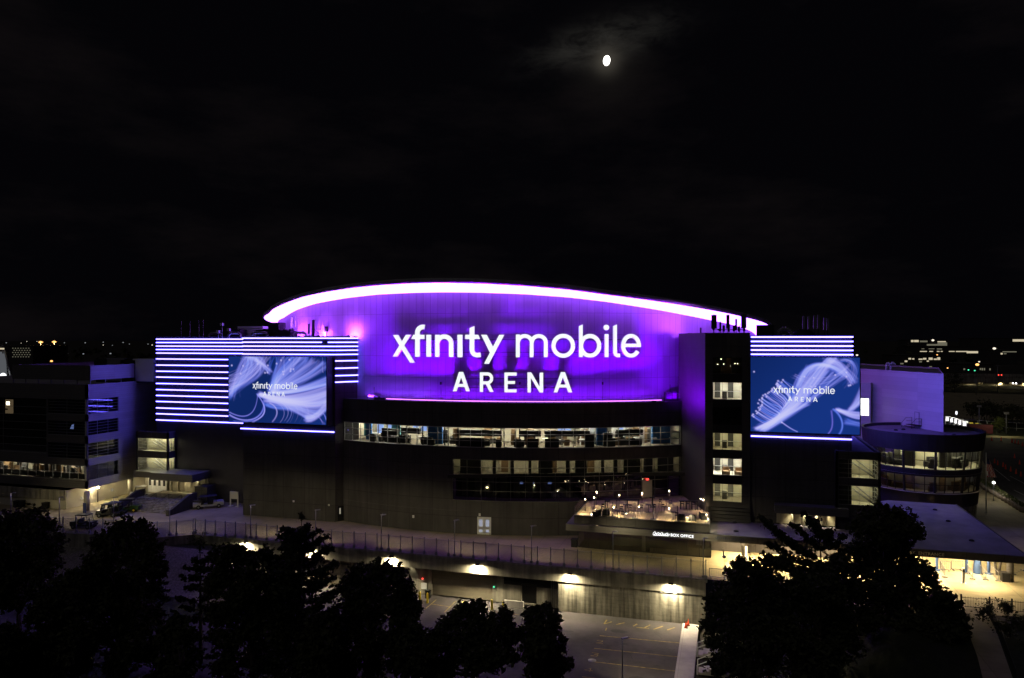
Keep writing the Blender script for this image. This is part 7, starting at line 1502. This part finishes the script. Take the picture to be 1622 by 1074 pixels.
b = MB(); b.face([P3(-14, 604), P3(11.5, 604), P3(9, 557), P3(-14, 557)]); b.face([P3(11.5, 604), P3(11.5, 604, 14), P3(9, 557, 14), P3(9, 557)]); b.build('glass_wall', 'backlit_dim' if 'backlit_dim' in M else emis('backlit_dim', (.85, .9, 1.0), .10), tg)
b = MB(); b.path([P3(-6, 545), P3(8, 555), P3(19, 604)], .45, 6); b.path([P3(3, 545), P3(5, 560)], .3, 5)
for k in range(5): b.path([P3(9 + 2 * k, 562 + 9 * k), P3(4 + 2.2 * k, 566 + 9 * k, 4), P3(11 + 2 * k, 570 + 9 * k)], .22, 4)
b.build('lattice_leg', 'grey_metal', tg); p = P3(5, 598, -2); b = MB(); b.ball(p, 1.9, 12, 8, sy=.4, sz=1.0); b.build('lamp', emis('arch_light', (.95, .97, 1), 1.5), tg); p = P3(3, 552, -2); b = MB(); b.obox((p.x, p.y), (1, 0), -1.6, .9, -.3, .3, p.z - .4, p.z + .2); b.build('lamp', 'far_window', tg)
# overpass and car park fringe
ov = thing('overpass', 'dark highway overpass on round piers behind the right parking lot', 'bridge', PD(1600, 600, 430)); zt = H - (596 - 537) * 430 / F; zb_ = H - (607 - 537) * 430 / F
a, c = PD(1380, 537, 452), PD(1700, 537, 425); u = Vector((c.x - a.x, c.y - a.y)); ln = u.length; u.normalize()
b = MB(); b.obox((a.x, a.y), u, 0, ln, 0, 14, zb_, zt); b.build('deck', 'concrete', ov); b = MB(); b.obox((a.x, a.y), u, 0, ln, -.3, .0, zt - .6, zt + 1.2); b.build('parapet', 'concrete', ov)
for px in (1497, 1517, 1564, 1597, 1612, 1634): s = (px - 1380) / 320 * ln; b = MB(); b.tube((a.x + u.x * s - u.y * 6, a.y + u.y * s + u.x * 6, 0), (a.x + u.x * s - u.y * 6, a.y + u.y * s + u.x * 6, zb_), .9 if px < 1595 else 1.7, n=10); b.build('pier', 'concrete', ov)
for s, pw in ((.52, 900), (.66, 2600), (.78, 2200)): lamp('POINT', (a.x + u.x * ln * s - u.y * 4, a.y + u.y * ln * s + u.x * 4, zb_ - 1.0), pw, (1, .8, .4), ov, size=.5)
def far_car(px, py, d, lab, front=True, z=None):
    p = PD(px, py, d); z0 = p.z - .7 if z is None else z; t = thing('car', lab, 'car', (p.x, p.y, z0)); b = MB(); b.box(p.x - .9, p.x + .9, p.y, p.y + 4.2, z0 + .3, z0 + .9); b.build('body', 'dark_metal', t); b = MB(); b.xprism([(1.0, .9), (3.6, .9), (3.1, 1.45), (1.6, 1.45)], p.x - .8, p.x + .8, (0, p.y, z0)); b.build('cabin', 'black_paint', t)
    for s in (-.75, .75): b = MB(); b.ball((p.x + s, p.y - .05, z0 + .7), .36, 8, 5, sy=.4); b.build('headlight' if front else 'tail_light', 'cold_lamp' if front else 'red_exit', t)
    for s in (-.8, .8):
        for y in (.8, 3.4): b = MB(); b.tube((p.x + s - .1, p.y + y, z0 + .32), (p.x + s + .1, p.y + y, z0 + .32), .32, n=10); b.build('wheel', 'rubber', t)
far_car(1607, 607, 420, 'car with two white headlights under the overpass'); far_car(1584, 591, 430, 'car with red tail lights driving over the overpass', False, zt + .05)
sheet('verge', [tuple(G(1380, 617)[:2]), tuple(G(1700, 626)[:2]), tuple(G(1700, 610)[:2]), tuple(G(1380, 604)[:2])], -.01, 'grass'); sheet('far_road', [tuple(G(1380, 606)[:2]), tuple(G(1700, 612)[:2]), tuple(G(1700, 606)[:2]), tuple(G(1380, 602)[:2])], .0, 'lot_asphalt')
sheet('far_lot', [tuple(G(1380, 660)[:2]), tuple(G(1700, 668)[:2]), tuple(G(1700, 627)[:2]), tuple(G(1380, 618)[:2])], -.012, 'plaza'); sheet('kerb_strip', [tuple(G(1480, 690.5)[:2]), tuple(G(1700, 698)[:2]), tuple(G(1700, 694)[:2]), tuple(G(1480, 687)[:2])], .012, 'plaza'); sheet('verge', [tuple(G(1480, 687)[:2]), tuple(G(1700, 694)[:2]), tuple(G(1700, 668)[:2]), tuple(G(1480, 662)[:2])], -.005, 'grass')
for i, (px, py, h) in enumerate(((1546, 600, 2), (1551, 645, 2), (1594, 656, 2), (1580, 580, 2))):
    p = G(px, [626, 673, 687, 622][i]); d = -ST * p.x + CT * p.y; zt_ = H - (py - 537) * d / F; t = thing('light_mast', ['unlit mast with a square head on the far verge', 'unlit pale pole with a small head behind the white tents', 'unlit pole right of the lit bush', 'thin unlit mast by the overpass'][i], 'mast', p, 'unlit masts on the right'); b = MB(); b.tube(p, (p.x, p.y, zt_), .16, n=6); b.build('mast', 'grey_metal', t); b = MB(); b.box(p.x - .6, p.x + .6, p.y - .3, p.y + .3, zt_, zt_ + .6); b.build('head', 'grey_metal', t)
p = G(1515, 672); d = -ST * p.x + CT * p.y; zt_ = H - (651.5 - 537) * d / F; t = thing('street_light', 'bright white tube-topped light mast behind the tents', 'street light', p); b = MB(); b.tube(p, (p.x, p.y, zt_ - 1), .14); b.build('pole', 'grey_metal', t); b = MB(); b.tube((p.x, p.y, zt_ - 1), (p.x, p.y, zt_), .28); b.build('lamp', emis('tube_light', (.95, .97, 1), 1.6), t)
for i, (px, py) in enumerate(((1501.5, 672), (1509, 674), (1515.5, 676), (1522, 678), (1529, 680))):
    p = G(px, py); t = thing('gate_booth', '%s white lit ticket booth from the left in the row behind the round building' % ORD[i], 'booth', p, 'lit ticket booths'); b = MB(); b.box(p.x - .75, p.x + .75, p.y, p.y + 1.4, 2.2, 2.5); b.build('roof', 'white_metal', t)
    for s in (-1, 1): b = MB(); b.box(p.x + .68 * s - .07, p.x + .68 * s + .07, p.y + .1, p.y + 1.3, 0, 2.2); b.build('side_panel', 'white_metal', t)
    b = MB(); b.box(p.x - .5, p.x + .3, p.y + .3, p.y + .36, 1.0, 2.15); b.build('lit_panel', 'white_sign', t); lamp('POINT', (p.x, p.y - .6, 2.0), 60, (1, .97, .9), t, size=.1)
for i, (px, py) in enumerate(((1539, 681), (1548, 682), (1557, 683.5))): p = G(px, py); t = thing('ticket_machine', '%s yellow ticket machine from the left beyond the round building' % ORD[i], 'ticket machine', p, 'yellow ticket machines'); b = MB(); b.box(p.x - .4, p.x + .4, p.y, p.y + .6, 0, 2.2); b.build('body', 'yellow_paint', t); b = MB(); b.box(p.x - .25, p.x + .25, p.y - .02, p.y - .002, 1.3, 1.9); b.build('panel', 'dark_metal', t); (lamp('POINT', (p.x + 1, p.y - 1, 3.0), 50, (1, .9, .6), t, size=.1))
p = G(1554, 687); t = thing('shipping_container', 'dark red shipping container behind the round building', 'container', p); b = MB(); b.box(p.x - 3, p.x + 3, p.y, p.y + 2.4, .1, 2.6); b.build('body', 'red_container', t); b = MB(); b.box(p.x + 3.002, p.x + 3.05, p.y + .1, p.y + 2.3, .2, 2.5); b.build('door', 'red_container', t)
t = thing('chain_fence', 'long thin fence of posts and rails along the far side of the parking lot', 'fence', G(1560, 680)); a, c = G(1490, 674), G(1700, 689); b = MB(); u = Vector((c.x - a.x, c.y - a.y)); ln = u.length; u.normalize(); k = int(ln / 2.5)
for z in (.8, 2.4): b.tube((a.x, a.y, z), (c.x, c.y, z), .06, n=4)
b.build('rails', 'frame_metal', t); b = MB()
for i in range(k): b.tube((a.x + u.x * 2.5 * i, a.y + u.y * 2.5 * i, 0), (a.x + u.x * 2.5 * i, a.y + u.y * 2.5 * i, 2.4), .06, n=4)
b.build('posts', 'frame_metal', t)
def small_tree(px, py, r, h, lab, m='leaf_dark', seed=0):
    p = G(px, py); t = thing('small_tree', lab, 'tree', p, 'small trees beyond the parking lot'); rnd = random.Random(seed); b = MB()
    for k in range(8): leafy(b, (p.x + rnd.uniform(-r, r) * .6, p.y + rnd.uniform(-r, r) * .6, h * rnd.uniform(.45, .9)), r * .55, 90, rnd, .2, .5)
    b.build('crown', m, t); b = MB(); b.tube(p, (p.x, p.y, h * .6), .15, .08); b.build('trunk', 'bark', t)
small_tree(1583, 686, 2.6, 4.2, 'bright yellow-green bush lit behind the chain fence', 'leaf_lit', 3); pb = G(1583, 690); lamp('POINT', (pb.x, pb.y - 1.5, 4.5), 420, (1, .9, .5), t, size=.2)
for i, (px, py, r, h) in enumerate(((1541, 668, 3, 6), (1555, 669, 3, 6), (1563, 670, 3.2, 6.5), (1577, 671, 3, 6), (1590, 672, 3, 6), (1604, 673, 3, 6), (1616, 675, 3, 6))): small_tree(px, py, r, h, '%s dark tree from the left in the row beyond the parking lot' % ORD[i], seed=20 + i)
small_tree(1512, 622, 6, 11, 'dark tree by the overpass just right of the violet hall', seed=40)
b = MB(); rnd = random.Random(8)
for k in range(220):
    px = rnd.uniform(-40, 1700); d = rnd.uniform(650, 1500); p = PD(px, 537, d)
    if 235 < px < 1360: continue
    leafy(b, (p.x, p.y, rnd.uniform(2, 8)), rnd.uniform(5, 10), 26, rnd, 1.5, 4.0)
b.build('distant_woods', 'leaf_dark', kind='stuff')
# moon
md = 7000.0; mc = cam.location + moon_dir * md; rm_ = 7.4 / F * md * 1.0
b = MB(); b.ball((0, 0, 0), 1.0, 32, 20); mo = b.build('moon', 'moon'); tag(mo, 'small bright gibbous moon below a lit patch of cloud', 'moon'); mo.location = mc; mo.scale = (rm_ * .70, rm_, rm_ * .98); mo.rotation_euler = (0, math.radians(8), math.atan2(-moon_dir.x, moon_dir.y))
